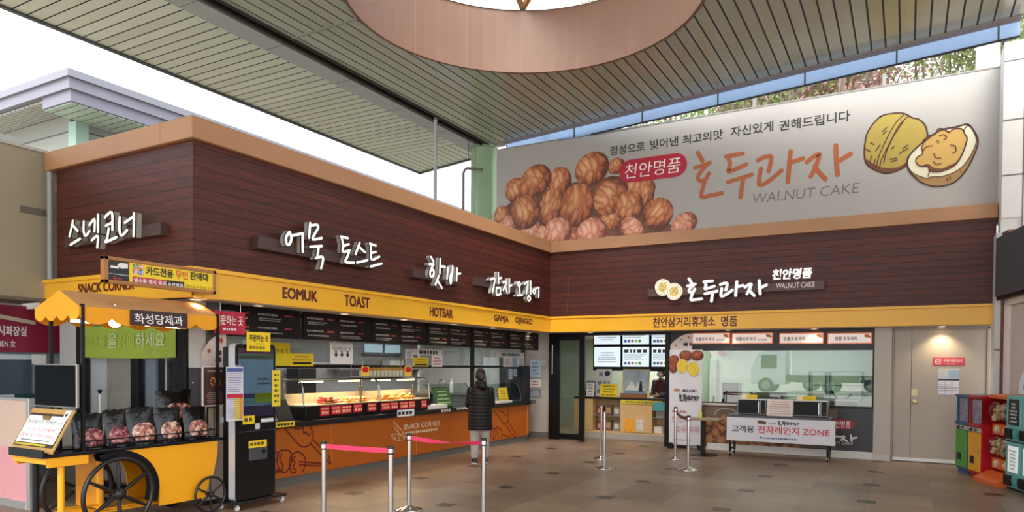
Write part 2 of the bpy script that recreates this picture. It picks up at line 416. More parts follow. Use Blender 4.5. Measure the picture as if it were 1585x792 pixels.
for name, body, l, r in (('lettering', 'EOMUK', (438, 444, 461), (491, 451, 467)), ('lettering', 'TOAST', (533.5, 456, 473), (572, 461, 476.5)),
                         ('lettering', 'HOTBAR', (665.5, 474.5, 489), (700.5, 479, 492)), ('lettering', 'GAMJA', (765, 487, 499), (787, 489, 501)), ('lettering', 'OJINGEO', (798, 490.5, 502), (824, 494, 504))):
    tpx(MB(), FAb, body, l, r, 0.004, bold=0.04, depth=0.003).build(name, m_lettr, bandA)
tpx(MB(), FCb, 'SNACK CORNER', (121, 439, 452), (207, 433, 449), 0.004, bold=0.04, depth=0.003).build('lettering', m_lettr, bandC)
tpx(MB(), FBb, '천안삼거리휴게소', (1010.5, 490.5, 507), (1107, 489, 505), 0.004, bold=0.022, depth=0.003).build('lettering', m_lettr, bandB)
tpx(MB(), FBb, '명품', (1116, 489, 505), (1141.5, 488, 504.5), 0.004, bold=0.022, depth=0.003).build('lettering', m_lettr, bandB)
# ---- flat soffit over the counters, roof and inner walls of the stalls
struct('ceiling', MB().box(-11.0, XA-0.02, YC+0.14, YB+0.02, ZB0-0.005, ZB0+0.1).box(-11.0, 1.21, YB+0.02, 17.7, ZB0-0.005, ZB0+0.1), m_soff)
struct('roof', MB().box(-11.0, XA-0.14, YC+0.14, 17.7, 3.85, 4.0).box(XA-0.14, 1.21, YB+0.14, 17.7, 3.85, 4.0), M('8C8C8C', 0.8))
struct('wall_front', MB().box(-10.9, -7.95, 5.86, 5.92, 0, ZB0), M('7E7F80', 0.6))
struct('wall_left', MB().box(-11.1, -10.9, 5.38, 14.5, 0, 3.9), M('8A8B8D', 0.5, noise=0.05, scale=2))
struct('wall_back', MB().box(-11.1, 1.3, 17.6, 17.75, 0, 3.9), M('A9B5A3', 0.6, noise=0.05, scale=1.2))
struct('wall_right', MB().box(1.15, 1.3, 14.3, 17.6, 0, 3.9), M('BCC5B6', 0.6))
struct('wall_back', MB().box(-11.0, -7.1, 14.72, 14.84, 0, ZB0), M('A9A8A4', 0.6))
# ---- pillar between the two stalls
struct('pillar', MB().box(-8.05, -7.02, 14.42, 14.72, 0.0, ZB0), M('BDB3A8', 0.6, noise=0.03, scale=3))
struct('baseboard_back', MB().box(-8.05, -7.0, 14.40, 14.42, 0.0, 0.12), M('6F6860', 0.6))
# ---- corner facing the camera: lower front of the first stall (behind the cart)
YL = 5.38; FC = FB(YL)
struct('pillar', MB().box(-10.1, FC.px(120, 560)[0], YL, YL+0.3, 0, ZB0), M('B5B2AE', 0.55))
x = [FC.px(p, 560)[0] for p in (120, 132, 157, 204, 215, 232, 246, 272, 287, 314)]
w1 = MB()
for a, b in ((0, 1), (3, 4), (7, 8)): w1.box(x[a], x[b], YL-0.02, YL+0.06, 0, ZB0)
w1.box(x[0], x[8], YL-0.02, YL+0.06, ZB0-0.08, ZB0).box(x[0], x[8], YL-0.02, YL+0.06, 0, 0.1)
wo1 = struct('window_1', w1, m_blk, bevel=0.004)
struct('window_pane', MB().box(x[1], x[3], YL+0.015, YL+0.025, 0.1, ZB0-0.08).box(x[4], x[7], YL+0.015, YL+0.025, 0.1, ZB0-0.08), glass('clear_glass'), wo1)
struct('window_blind', MB().box(x[1], x[2], YL+0.07, YL+0.09, 0.1, 2.3), M('A9AEAE', 0.6), wo1)
struct('window_blind', MB().box(x[2], x[3], YL+0.08, YL+0.11, 0.1, 2.3), M('8B847B', 0.45, noise=0.12, scale=3, stretch=(6, 6, .6)), wo1)
struct('window_blind', MB().box(x[4], x[5], YL+0.08, YL+0.11, 0.1, 2.3), M('6F7A85', 0.5), wo1)
struct('window_blind', MB().box(x[6], x[7], YL+0.08, YL+0.11, 0.1, 2.3), M('A5A9A8', 0.4, noise=0.1, scale=2), wo1)
struct('wall_front', MB().box(x[8], -7.16, YL, YL+0.06, 0, ZB0), M('C9C6C2', 0.55))
b = MB().box(x[8]+0.005, -7.165, YL-0.015, YL, 0, FC.px(300, 569)[1])
struct('trim_23', b, M('3A3637', 0.45))
struct('wall_left', MB().box(-7.22, -7.12, YL+.06, 5.6, 0, ZB0), M('55524F', 0.5))
tag(MB().lathe([(0.0, 0), (0.012, 0.004), (0.0, 0.008)], (FC.px(301, 592)[0], YL-0.016, FC.px(301, 592)[1]), 12, (0, -1, 0)).build('door_stud', M('F0F0F0', 0.3)), 'small round white stud on the dark panel behind the cart', 'stud')
# ---- stall front: mullions and sliding panes above the counter
XG = -7.78; FG = FA(XG)
z_tr = FG.px(640, 567)[1]; yM = [5.4, FG.px(438, 600)[0], FG.px(546, 600)[0], FG.px(640, 600)[0], FG.px(731, 600)[0], 14.42]
w2 = MB().box(XG-0.04, XG+0.03, 5.4, 14.42, z_tr-0.025, z_tr+0.025)
for y in (yM[0]+0.03, yM[4], 14.38): w2.box(XG-0.04, XG+0.03, y-0.03, y+0.03, 0.86, ZB0)
w2.box(XG-0.04, XG+0.03, 5.4, 14.42, ZB0-0.05, ZB0)
wo2 = struct('window_2', w2, m_blk)
for i in range(5):
    struct('window_pane', MB().box(XG-0.012, XG-0.004, yM[i]+0.005, yM[i+1]-0.005, z_tr+0.03, ZB0-0.05), glass('grey_glass', 'E6ECEC'), wo2)
struct('window_pane', MB().box(XG-0.012, XG-0.004, yM[4]+0.03, 14.35, 0.95, z_tr-0.03), glass('grey_glass'), wo2)
# ---- green round column behind the corner
c0, c1 = onY(732, 280, 14.15), onY(767.5, 280, 14.15); cr = (c1.x-c0.x)/2
b = MB().lathe([(cr, 0), (cr, ZC-4.0)], ((c0.x+c1.x)/2, 14.15+cr*0, 4.0), 28)
gc = thing('green_column', ((c0.x+c1.x)/2, 14.15, 4.0), 'pale green round metal column rising from the stall roof to the canopy', 'column')
m_green = M('8FA886', 0.28, noise=0.05, scale=2)
b.build('shaft', m_green, gc, smooth=True)
b = MB()
for z in (4.95, ZC-0.06): b.lathe([(cr+0.004, 0), (cr+0.004, 0.012)], (gc.location.x, 14.15, z), 28)
b.fbox(FB(14.15-cr-0.004), gc.location.x-0.06, gc.location.x-0.052, 4.0, ZC, -0.01, 0.0)
b.build('joint_seam', M('4C5A48', 0.5), gc)
# ---- canopy over the court
KC = Vector((-4.712, 8.655)); KR = 2.462; KH = 1.05
def edgeY(x): return 14.0-(x+8.47)*0.1555
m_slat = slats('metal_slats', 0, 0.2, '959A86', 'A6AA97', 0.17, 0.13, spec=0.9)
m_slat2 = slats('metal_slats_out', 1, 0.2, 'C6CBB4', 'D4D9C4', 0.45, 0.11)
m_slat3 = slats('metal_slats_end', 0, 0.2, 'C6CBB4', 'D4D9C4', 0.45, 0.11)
x0, x1, y0 = -8.48, 6.0, -3.0
q = 3.0; n = 72; b = MB()
vs = []; fs = []
for k in range(n):
    a = 2*PI*(k+0.5)/n; ca, sa = math.cos(a), math.sin(a); m = max(abs(ca), abs(sa))
    vs += [(KC.x+ca*KR, KC.y+sa*KR, ZC), (KC.x+ca/m*q, KC.y+sa/m*q, ZC)]
fs = [[2*k, 2*((k+1) % n), 2*((k+1) % n)+1, 2*k+1] for k in range(n)]
b.add(vs, fs)
xl, xr, yb, yt = KC.x-q, KC.x+q, KC.y-q, KC.y+q
for k in range(4):      # close the corners of the square round the opening
    i = [kk for kk in range(n) if abs(abs(math.cos(2*PI*(kk+.5)/n))-abs(math.sin(2*PI*(kk+.5)/n))) < 2*PI/n and int((2*PI*(kk+.5)/n)//(PI/2)) == k]
    sxk, syk = ((1, 1), (-1, 1), (-1, -1), (1, -1))[k]
    pts = [Vector(vs[2*j+1]) for j in i]
    if len(pts) >= 2: b.add([pts[0], (KC.x+sxk*q, KC.y+syk*q, ZC), pts[-1]], [[0, 1, 2]])
b.add([(x0, y0, ZC), (xl, y0, ZC), (xl, edgeY(xl), ZC), (x0, edgeY(x0), ZC)], [[0, 1, 2, 3]])
b.add([(xr, y0, ZC), (x1, y0, ZC), (x1, edgeY(x1), ZC), (xr, edgeY(xr), ZC)], [[0, 1, 2, 3]])
b.add([(xl, y0, ZC), (xr, y0, ZC), (xr, yb, ZC), (xl, yb, ZC)], [[0, 1, 2, 3]])
b.add([(xl, yt, ZC), (xr, yt, ZC), (xr, edgeY(xr), ZC), (xl, edgeY(xl), ZC)], [[0, 1, 2, 3]])
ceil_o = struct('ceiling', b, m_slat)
# roof skin above the slats, cut round the light well
b = MB(); ZR = ZC+0.45
for (a, c, d, e) in ((x0-2.9, xl, y0, None), (xr, x1, y0, None), (xl, xr, y0, yb), (xl, xr, yt, None)):
    ya = 13.6 if e is None and c <= xl else (edgeY(c) if e is None else e)
    b.box(a, c, d, ya, ZR, ZR+0.06)
struct('roof', b, M('9A9A98', 0.7))
# light well
b = MB()
for k in range(n):
    a0, a1 = 2*PI*k/n, 2*PI*(k+1)/n
    p = [(KC.x+math.cos(a)*KR, KC.y+math.sin(a)*KR, z) for a, z in ((a0, ZC-0.02), (a1, ZC-0.02), (a1, ZC+KH), (a0, ZC+KH))]
    o = [(KC.x+math.cos(a)*(KR+0.05), KC.y+math.sin(a)*(KR+0.05), z) for a, z in ((a0, ZC-0.02), (a1, ZC-0.02), (a1, ZC+KH), (a0, ZC+KH))]
    b.add(p+o, [[0, 1, 2, 3], [4, 5, 6, 7], [0, 1, 5, 4], [2, 3, 7, 6]])
struct('trim_7', b, M('745544', 0.55, noise=0.07, scale=2.5, stretch=(1, 1, .3)))
b = MB()
for k in range(16):
    a = 2*PI*(k+0.3)/16; p = Vector((KC.x+math.cos(a)*(KR-0.001), KC.y+math.sin(a)*(KR-0.001), 0))
    t = Vector((-math.sin(a), math.cos(a), 0)); F = Fr((p.x, p.y, 0), -t); b.fbox(F, -0.004, 0.004, ZC-0.02, ZC+KH, -0.01, 0.002)
struct('trim_8', b, M('8A6A54', 0.6), ceil_o)
b = MB()
for k in range(n):
    a0, a1 = 2*PI*k/n, 2*PI*(k+1)/n
    b.add([(KC.x+math.cos(a)*r, KC.y+math.sin(a)*r, z) for a, r, z in ((a0, KR-0.03, ZC+KH), (a1, KR-0.03, ZC+KH), (a1, KR+0.1, ZC+KH+0.06), (a0, KR+0.1, ZC+KH+0.06))], [[0, 1, 2, 3]])
struct('trim_9', b, M('4A4644', 0.5))
# glazed cap of the light well: beams and cream panels
b = MB()
hub = Vector((KC.x-0.2, KC.y+0.4, ZC+KH+0.75))
rim = lambda a, dz=.05: Vector((KC.x+math.cos(math.radians(a))*(KR+0.05), KC.y+math.sin(math.radians(a))*(KR+0.05), ZC+KH+dz))
N_ = rim(119); hl, hr = Vector((KC.x-.9, KC.y-.3, ZC+KH+1.1)), Vector((KC.x+1.3, KC.y+.5, ZC+KH+1.1))
for e0, e1 in ((N_, hl), (N_, hr), (hl, hr), (rim(200), hl), (rim(260), hl), (rim(320), hr), (rim(20), hr)): b.tube([e0, e1], 0.055, 6)
struct('trim_25', b, M('A87B58', 0.5))
b = MB()
R_ = [rim(a, .1) for a in (119, 100, 80, 60, 40, 20)]; hh_ = hr+Vector((0, 0, .06)); b.add([hh_]+R_, [[0, i_+1, i_+2] for i_ in range(5)])
def translucent(name, h, mixf=0.6):
    m = bpy.data.materials.new(name); m.use_nodes = True; t = m.node_tree; p = t.nodes['Principled BSDF']; o = t.nodes['Material Output']
    tr = t.nodes.new('ShaderNodeBsdfTranslucent'); mx = t.nodes.new('ShaderNodeMixShader'); mx.inputs[0].default_value = mixf
    tr.inputs[0].default_value = hexc(h); p.inputs['Base Color'].default_value = hexc(h); p.inputs['Roughness'].default_value = 0.3
    t.links.new(p.outputs[0], mx.inputs[1]); t.links.new(tr.outputs[0], mx.inputs[2]); t.links.new(mx.outputs[0], o.inputs[0]); return m
struct('trim_26', b, translucent('cream_sheet', 'F6DDBB', 0.8))
# gutter beam, outer canopy
m_beam = M('A3A9A4', 0.4, noise=0.04, scale=1)
b = MB().box(-9.13, -8.73, y0, 14.35, ZC-0.03, ZC+0.4); struct('trim_22', b, m_beam)
b = MB()
for k in range(8): b.box(-9.13, -8.73, 3.4+k*1.55, 3.408+k*1.55, ZC-0.033, ZC-0.02)
struct('beam_joint', b, M('5C605D', 0.6), ceil_o)
struct('trim_21', MB().box(-8.73, -8.48, y0, 14.1, ZC+0.02, ZC+0.3).box(-8.50, -8.48, y0, 14.1, ZC-0.03, ZC+0.1).box(-8.63, -8.61, y0, 14.1, ZC-0.05, ZC+0.1), M('2B2320', 0.5))
b = MB().add([(-11.36, y0, ZC), (-9.13, y0, ZC), (-9.13, 13.65, ZC), (-11.36, 13.65, ZC)], [[0, 1, 2, 3]])
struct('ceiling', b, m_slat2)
b = MB().add([(-11.36, 13.65, ZC), (-9.13, 13.65, ZC), (-8.6, 14.2, ZC), (-9.43, 14.75, ZC), (-11.36, 15.2, ZC)], [[0, 1, 2, 3, 4]])
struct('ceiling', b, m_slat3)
struct('roof', MB().box(-11.4, -8.6, y0, 15.0, ZC+0.25, ZC+0.3), M('9A9A98', 0.7))
b = MB().box(-11.42, -11.34, y0, 15.25, ZC-0.03, ZC+0.1)
b.prism(Fr((0, 0, ZC-0.03), (1, 0, 0), (0, 1, 0)), [(-11.42, 15.25), (-11.42, 15.17), (-9.43, 14.70), (-9.43, 14.78)], 0, 0.13)
struct('trim_10', b, M('3D4140', 0.5))
# cross joint in the slats
struct('ceiling_joint', MB().box(-8.48, -7.09, 7.98, 8.02, ZC-0.012, ZC+0.01), M('8C8F80', 0.5), ceil_o)
# eave along the billboard: edge beam, then a blue-tinted plastic sheet
def skew(name, off0, off1, z0, z1, mat, xa=-8.4, xb=1.35):
    pts = [(xa, edgeY(xa)+off0), (xb, edgeY(xb)+off0), (xb, edgeY(xb)+off1), (xa, edgeY(xa)+off1)]
    return struct(name, MB().prism(Fr((0, 0, 0), (1, 0, 0), (0, 1, 0)), pts, z0, z1), mat)
skew('trim_11', 0.0, 0.2, ZC-0.015, ZC+0.2, M('8E807A', 0.5))
eave = skew('trim_19', 0.22, 0.235, ZC-0.21, ZC+0.1, translucent('blue_sheet', 'C6D6EA', 0.85), -8.1)
skew('trim_20', 0.215, 0.245, ZC-0.235, ZC-0.21, M('262B30', 0.5), -5.9)
b = MB()
for px in (788, 884, 990, 1108, 1244, 1388, 1548):
    r = onZ(px, 560-(560-224)*1.0 if px < 800 else 223.8-(px-761)*0.2447, ZC); ye_ = edgeY(r.x); b.box(r.x-0.012, r.x+0.012, ye_+.19, ye_+.215, ZC-0.22, ZC+0.015)
struct('eave_joint', b, M('4A5058', 0.5), ceil_o)
# ---- left: tan gable wall, downpipe
struct('wall_left', MB().box(-10.0, -9.75, -2.0, YC+0.3, 2.46, 4.325), M('A3977F', 0.7, noise=0.04, scale=1))
struct('trim_12', MB().box(-10.0, -9.70, -2.0, YC+0.02, 4.325, 4.36), M('B7B4AE', 0.5))
v_ = FA(-10.3).px(0, 206)[1]; struct('trim_27', MB().box(-10.45, -10.3, -2.0, 5.0, 4.0, v_), M('C9CCCC', 0.5))
struct('trim_13', MB().box(-10.4, -9.72, -2.0, YC+0.02, 2.42, 2.46), M('6A6258', 0.6))
F = FA(-9.745); a = rpx(F, 31, 79, 322, 332)
tag(MB().fbox(F, a[0], a[1], a[2], a[3], -0.004, 0.012).build('wall_plate', M('6E675A', 0.6)), 'dull brown oblong plate on the tan gable wall', 'plate')
t = MB().tube([(-9.56, YC-0.03, 2.7), (-9.56, YC-0.03, 4.06)], 0.035, 10)
tag(t.build('downpipe', M('8F9092', 0.4), smooth=True), 'grey downpipe between the tan wall and the dark boards', 'pipe')
# ---- toilet entrance at far left
FT = FA(-10.6)
struct('wall_left', MB().box(-10.9, -10.62, 1.0, 5.85, 0, 2.46), M('9FB4C0', 0.5, noise=0.05, scale=1))
a = rpx(FT, 0, 48, 556, 610); w = MB().fbox(FT, a[0]-1.5, a[1], a[2], a[3], 0.0, 0.02)
w3 = struct('window_3', w, M('4C5A66', 0.15)); u = MB().fbox(FT, a[0]-1.5, a[1]+0.03, a[3], a[3]+0.07, 0, .04).fbox(FT, a[0]-1.5, a[1]+0.03, a[2]-0.07, a[2], 0, .04)
struct('window_frame', u, M('D3DEE4', 0.4), w3)
a = rpx(FT, 20, 51, 609, 624)
tag(MB().fbox(FT, a[0], a[1], a[2]-0.35, a[3], 0.0, 0.05).build('notice_box', M('1F4A44', 0.4)), 'dark green box low on the pale blue toilet wall', 'box')
ts = thing('toilet_signboard', (-10.5, 5.0, 1.8), 'maroon toilet signboard with white lettering at far left', 'signboard')
a = rpx(FT, 0, 100, 468, 545, 0.12); MB().fbox(FT, a[0]-2, a[1]-.01, a[2], 2.40, 0.0, 0.12).build('board', M('8C1D3C', 0.4), ts)
b = MB(); e = FT.px(0, 486, .125); g = FT.px(55, 497, .125); b.prism(FT, [(e[0], e[1]-.055), (g[0], g[1]-.05), (g[0], g[1]), (e[0], e[1])], 0.12, 0.126); b.build('stripe', M('C9BBA8', 0.5), ts)
b = MB(); tpx(b, FT, '시화장실', (-3, 505, 520), (41, 503, 519), 0.124, bold=0.02); tpx(b, FT, 'WOMEN 女', (-22, 526, 538), (24, 525, 536), 0.124, bold=0.01)
b.build('lettering', m_white, ts)
struct('wall_left', MB().box(-10.60, -10.46, FT.px(100, 540)[0]+0.0, 5.85, 0, ZB0), M('5A0A12', 0.5))
a = rpx(FA(-10.47), 49, 71, 548, 563); tag(MB().fbox(FA(-10.47), a[0], a[1], a[2], a[3], 0, .01).build('paper_notice', m_white), 'small white paper under the maroon toilet signboard', 'notice')
# pink partition
FP = FB(4.18); pt = thing('partition_panel', (-9.2, 4.18, 0), 'pink and cream standing partition with aluminium edge at far left', 'partition')
xr_ = FP.px(47, 700)[0]; zt = FP.px(20, 615)[1]
MB().box(xr_-2.0, xr_-0.06, 4.18, 4.22, 0.09, zt*0.55).build('lower_panel', M('D9989C', 0.6), pt)
MB().box(xr_-2.0, xr_-0.06, 4.18, 4.22, zt*0.55, zt-0.03).build('upper_panel', M('CFB3A2', 0.6), pt)
MB().box(xr_-0.06, xr_, 4.165, 4.235, 0, zt).box(xr_-2.0, xr_-0.06, 4.17, 4.23, zt-0.03, zt).box(xr_-2.0, xr_-.06, 4.16, 4.24, 0.0, 0.09).build('frame', M('C4C6C8', 0.3, 0.6), pt, bevel=0.004)
# ---- right: tiled column, clad side wall with the next shop
struct('pillar', MB().box(1.235, 1.95, 13.42, 13.95, 4.0, ZC).box(1.235, 1.95, 13.46, 13.9, 3.7, 4.0).box(1.18, 1.262, 13.44, 13.95, 0, 3.78), M('D6D3CE', 0.45, noise=0.03, scale=2))
b = MB()
for px_, py_ in ((1552, 96), (1552, 187), (1552, 272)):
    z = onY(px_, py_, 13.42)[2]; b.box(1.236, 1.95, 13.417, 13.43, z-0.012, z+0.012)
zz = onY(1540, 453, 13.44)[2]; b.box(1.18, 1.262, 13.436, 13.45, zz-.01, zz+.01); zz = onY(1540, 541, 13.44)[2]; b.box(1.18, 1.262, 13.436, 13.45, zz-.01, zz+.01)
xx = onY(1582, 300, 13.42)[0]; b.box(xx, xx+0.02, 13.417, 13.43, 3.75, ZC)
struct('trim_14', b, M('6C6965', 0.6))
RU = Vector((0.203, -0.979, 0)); R0 = Vector((1.262, 13.42, 0)); FRt = Fr(R0, -RU)    # faces left; u runs away from us
FRt = Fr(R0, RU) if FRt.n.x > 0 else FRt
def rR(x0_, x1_, y0_, y1_, w=0.0): return rpx(FRt, x0_, x1_, y0_, y1_, w)
ul = FRt.px(1546, 600)[0]; uw = FRt.px(1555.5, 600)[0]; ue = FRt.px(1640, 600)[0]
struct('wall_right', MB().fbox(FRt, ul, uw, 0, 3.78, -0.15, 0.0), wood_planks('clad_boards', 1, 0.115, '4A2013', '6B3320', '84472E'))
ztp = FRt.px(1570, 461)[1]
wr = MB().fbox(FRt, uw, uw+(0.35 if ue > uw else -0.35)*0.35, 0, ztp, -0.1, 0.03).fbox(FRt, uw, uw+(6 if ue > uw else -6), ztp-0.09, ztp, -0.1, 0.03)
struct('trim_15', wr, M('E2D5D2', 0.4))
struct('wall_right', MB().fbox(FRt, uw, uw+(6 if ue > uw else -6), 0, ztp-0.05, -0.12, -0.02), M('C9BDB6', 0.5, noise=.04, scale=1))
zb = FRt.px(1570, 458)[1]; zt2 = FRt.px(1570, 362)[1]
sb = MB().fbox(FRt, FRt.px(1555, 400)[0], uw+(6 if ue > uw else -6), ztp+0.06, zt2, -0.1, 0.12)
struct('trim_24', sb, M('4A4C4F', 0.5)); struct('trim_16', MB().fbox(FRt, FRt.px(1555, 400)[0], uw+(6 if ue > uw else -6), ztp, ztp+0.06, -0.1, 0.1), m_blk)
# ================================================================ SIGNS ON THE FACADES
def zf(ox, oy, sc): return lambda p: (ox+p[0]/sc, oy+p[1]/sc)
# ---- walnut cake billboard
YP = 13.95; FPn = FB(YP)
u0 = FPn.px(768.5, 300)[0]; u1 = FPn.px(1549, 200)[0]; v1 = (FPn.px(770.7, 230.4)[1]+FPn.px(1549, 104.3)[1])/2
bb = thing('billboard', ((u0+u1)/2, YP, 4.0), 'large white walnut cake billboard standing above the right stall', 'billboard')
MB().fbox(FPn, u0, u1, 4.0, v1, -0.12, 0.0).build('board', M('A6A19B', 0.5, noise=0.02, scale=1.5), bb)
tr = MB(); tr.fbox(FPn, u0, u1, v1-0.015, v1+0.01, -0.125, 0.008).fbox(FPn, u1-0.012, u1+0.012, 4.0, v1, -0.12, 0.01)
for k in range(4): tr.box(u0+1.2+k*2.2, u0+1.25+k*2.2, YP+0.12, YP+0.17, 4.0, v1+0.25)
tr.build('frame', M('8B8782', 0.5), bb)
zB = zf(940, 170, 3.9625)
ban = dict(ho=[[(555, 262), (585, 312)], [(540, 355), (580, 343), (628, 325)], [(612, 335), (570, 385), (556, 415), (572, 436), (605, 425), (622, 390)], [(598, 440), (576, 530), (632, 525), (702, 510)]],
           du=[[(730, 285), (830, 268)], [(745, 290), (752, 340), (742, 378), (790, 362), (852, 335)], [(742, 442), (885, 398)], [(835, 415), (826, 470), (818, 535)]],
           gwa=[[(925, 308), (965, 290), (1000, 285), (1005, 310), (990, 375)], [(942, 360), (932, 457), (985, 440), (1068, 372)], [(1124, 255), (1115, 350), (1108, 440)], [(1118, 325), (1200, 298)]],
           ja=[[(1225, 320), (1262, 290), (1300, 272), (1280, 345), (1248, 408)], [(1272, 345), (1300, 385), (1338, 425)], [(1402, 218), (1405, 310), (1412, 398)], [(1406, 322), (1492, 270)]])
def uvs(F, pts, w=0.0): return [F.px(a, b, w) for a, b in pts]
WALNUT = {k: [uvs(FPn, [zB(p) for p in s]) for s in v] for k, v in ban.items()}
allp = [p for v in WALNUT.values() for s in v for p in s]
WB = (min(p[0] for p in allp), max(p[0] for p in allp), min(p[1] for p in allp), max(p[1] for p in allp))
def walnut_word(mb, F, a0, a1, b0, b1, wd, w0, w1, keys=('ho', 'du', 'gwa', 'ja'), slope=0.0):
    for k in keys:
        for s in WALNUT[k]:
            pts = []
            for p in s:
                t = (p[0]-WB[0])/(WB[1]-WB[0]); pts.append((a0+t*(a1-a0), b0+(p[1]-WB[2])/(WB[3]-WB[2])*(b1-b0)+slope*t))
            mb.stroke(F, pts, wd, w0, w1)
    return mb
for v in WALNUT.values():
  b = MB()
  for s in v: b.stroke(FPn, s, 0.082, 0.003, 0.003)
  b.build('lettering', M('A85A30', 0.5), bb)
for tx_, l0_, r0_ in (('정성으로', (944, 227, 242), (998, 218, 233)), ('빚어낸', (1006, 217, 232), (1050, 210, 225)), ('최고의맛', (1056.5, 209, 224), (1119, 200, 215)), ('자신있게', (1131, 196, 212), (1197, 187, 203)), ('권해드립니다', (1206, 186, 202), (1316, 171, 188))):
    tpx(MB(), FPn, tx_, l0_, r0_, 0.003, bold=0.016).build('lettering', M('2A2624', 0.5), bb)
b = MB(); tpx(b, FPn, 'WALNUT CAKE', (1165, 298, 314), (1330, 284.5, 299), 0.003, bold=-0.004, shear=0.1); b.build('lettering', M('6F6A66', 0.5), bb)
l, r = FPn.px(*zB((140, 378))), FPn.px(*zB((418, 338))); rad = 0.235; vm = (l[1]+r[1])/2
b = MB(); pts = [(l[0]+rad*math.cos(a), vm+rad*math.sin(a)) for a in (PI/2+PI*k/14 for k in range(15))]+[(r[0]+rad*math.cos(a), vm+rad*math.sin(a)) for a in (-PI/2+PI*k/14 for k in range(15))]
b.quad(FPn, pts, 0.0140); b.build('red_pill', M('B0122E', 0.4), bb)
b = MB(); text(b, FPn, '천안명품', l[0]-0.11, r[0]+0.11, vm-0.15, vm+0.15, 0.0155, bold=-0.004, shear=0.12); b.build('lettering', m_white, bb)
# printed picture of the cakes: a heap of ridged ovals
def cake_mat(name, c0, c1, c2, hi):
    q = NT(name); x = q.xyz(q.uvo); cx_ = q.math('SUBTRACT', x[0], 0.5); cy_ = q.math('SUBTRACT', x[1], 0.5)
    n = q.noise(q.comb(x[0], x[1], q.xyz()[0]), 5.0, 4)
    ox = q.xyz(); wob = q.math('MULTIPLY', q.math('SUBTRACT', n, 0.5), 0.9)
    vo = q.n('ShaderNodeTexVoronoi', feature='DISTANCE_TO_EDGE'); vo.inputs['Scale'].default_value = 1.0
    q.l(q.comb(q.math('ADD', q.math('MULTIPLY', q.math('ADD', x[0], q.math('MULTIPLY', q.math('MULTIPLY', cy_, cy_), 0.6)), 5.2), wob), q.math('ADD', q.math('MULTIPLY', x[1], 2.3), wob), q.math('MULTIPLY', ox[0], 1.1)), vo.inputs['Vector'])
    lob = q.math('POWER', q.math('MINIMUM', q.math('MULTIPLY', vo.outputs['Distance'], 3.2), 1.0), 0.55)
    rad_ = q.math('SQRT', q.math('ADD', q.math('MULTIPLY', cx_, cx_), q.math('MULTIPLY', cy_, cy_)))
    sh_ = q.math('SUBTRACT', 0.50, q.math('MULTIPLY', q.math('POWER', rad_, 2.0), 1.7))
    f = q.math('ADD', q.math('MULTIPLY', lob, 0.38), q.math('ADD', q.math('SUBTRACT', sh_, 0.12), q.math('MULTIPLY', q.math('SUBTRACT', cy_, q.math('MULTIPLY', cx_, 0.6)), 0.42)))
    return q.done(q.ramp(f, (0.12, c0), (0.42, c1), (0.7, c2), (0.98, hi)), 0.5)
m_cake = cake_mat('printed_cakes', '5E2C1A', 'AE6238', 'D49A6A', 'EED0A8')
m_cakeP = cake_mat('printed_cakes_low', '74382A', 'C07A5C', 'DDA68A', 'F0CCB6')
zK = zf(760, 230, 4.803)
cakes = [(80, 500, 55, 70, 0), (130, 560, 55, 60, .2), (300, 610, 75, 75, .2), (400, 640, 60, 70, 0), (560, 660, 90, 70, .3), (930, 130, 60, 55, .3), (185, 310, 72, 85, .3), (510, 250, 82, 105, 0), (330, 240, 110, 105, .5), (440, 440, 78, 130, -.3), (1090, 300, 120, 90, 0), (1150, 330, 60, 95, 0), (750, 150, 118, 112, .4), (900, 520, 70, 80, .6),
         (260, 470, 100, 118, .2), (640, 420, 118, 145, -.2), (890, 350, 128, 118, .9), (1030, 430, 95, 108, .1), (500, 620, 96, 100, 0), (750, 620, 105, 98, .2), (1045, 600, 90, 75, -.9), (1240, 485, 102, 112, -.6), (1435, 560, 92, 75, .5)]
b = MB(); bl = MB(); sh = MB(); i = 0
vfl = ZF-0.04
for cx_, cy_, rx, ry, ro in cakes:
    x_, y_ = zK((cx_, cy_)); c = FPn.px(x_, y_); k = FPn.px(x_+1, y_)[0]-c[0]; k2 = c[1]-FPn.px(x_, y_+1)[1]; i += 1
    (bl if cy_ > 540 else b).fblob(FPn, c, rx/4.803*k*1.1, ry/4.803*k2*1.1, 0.002+i*0.0004, 28, ro)
dk = [zK(p) for p in ((120, 560), (60, 470), (230, 330), (360, 330), (420, 300), (620, 250), (760, 240), (900, 200), (960, 300), (1130, 330), (1220, 480), (1330, 560), (1440, 640), (1400, 660), (60, 640))]
sh.quad(FPn, uvs(FPn, dk), 0.0015); sh.build('picture_backdrop', M('6A4634', 0.6, noise=0.3, scale=3), bb)
b.build('cake_picture', m_cake, bb); bl.build('cake_picture', m_cakeP, bb)
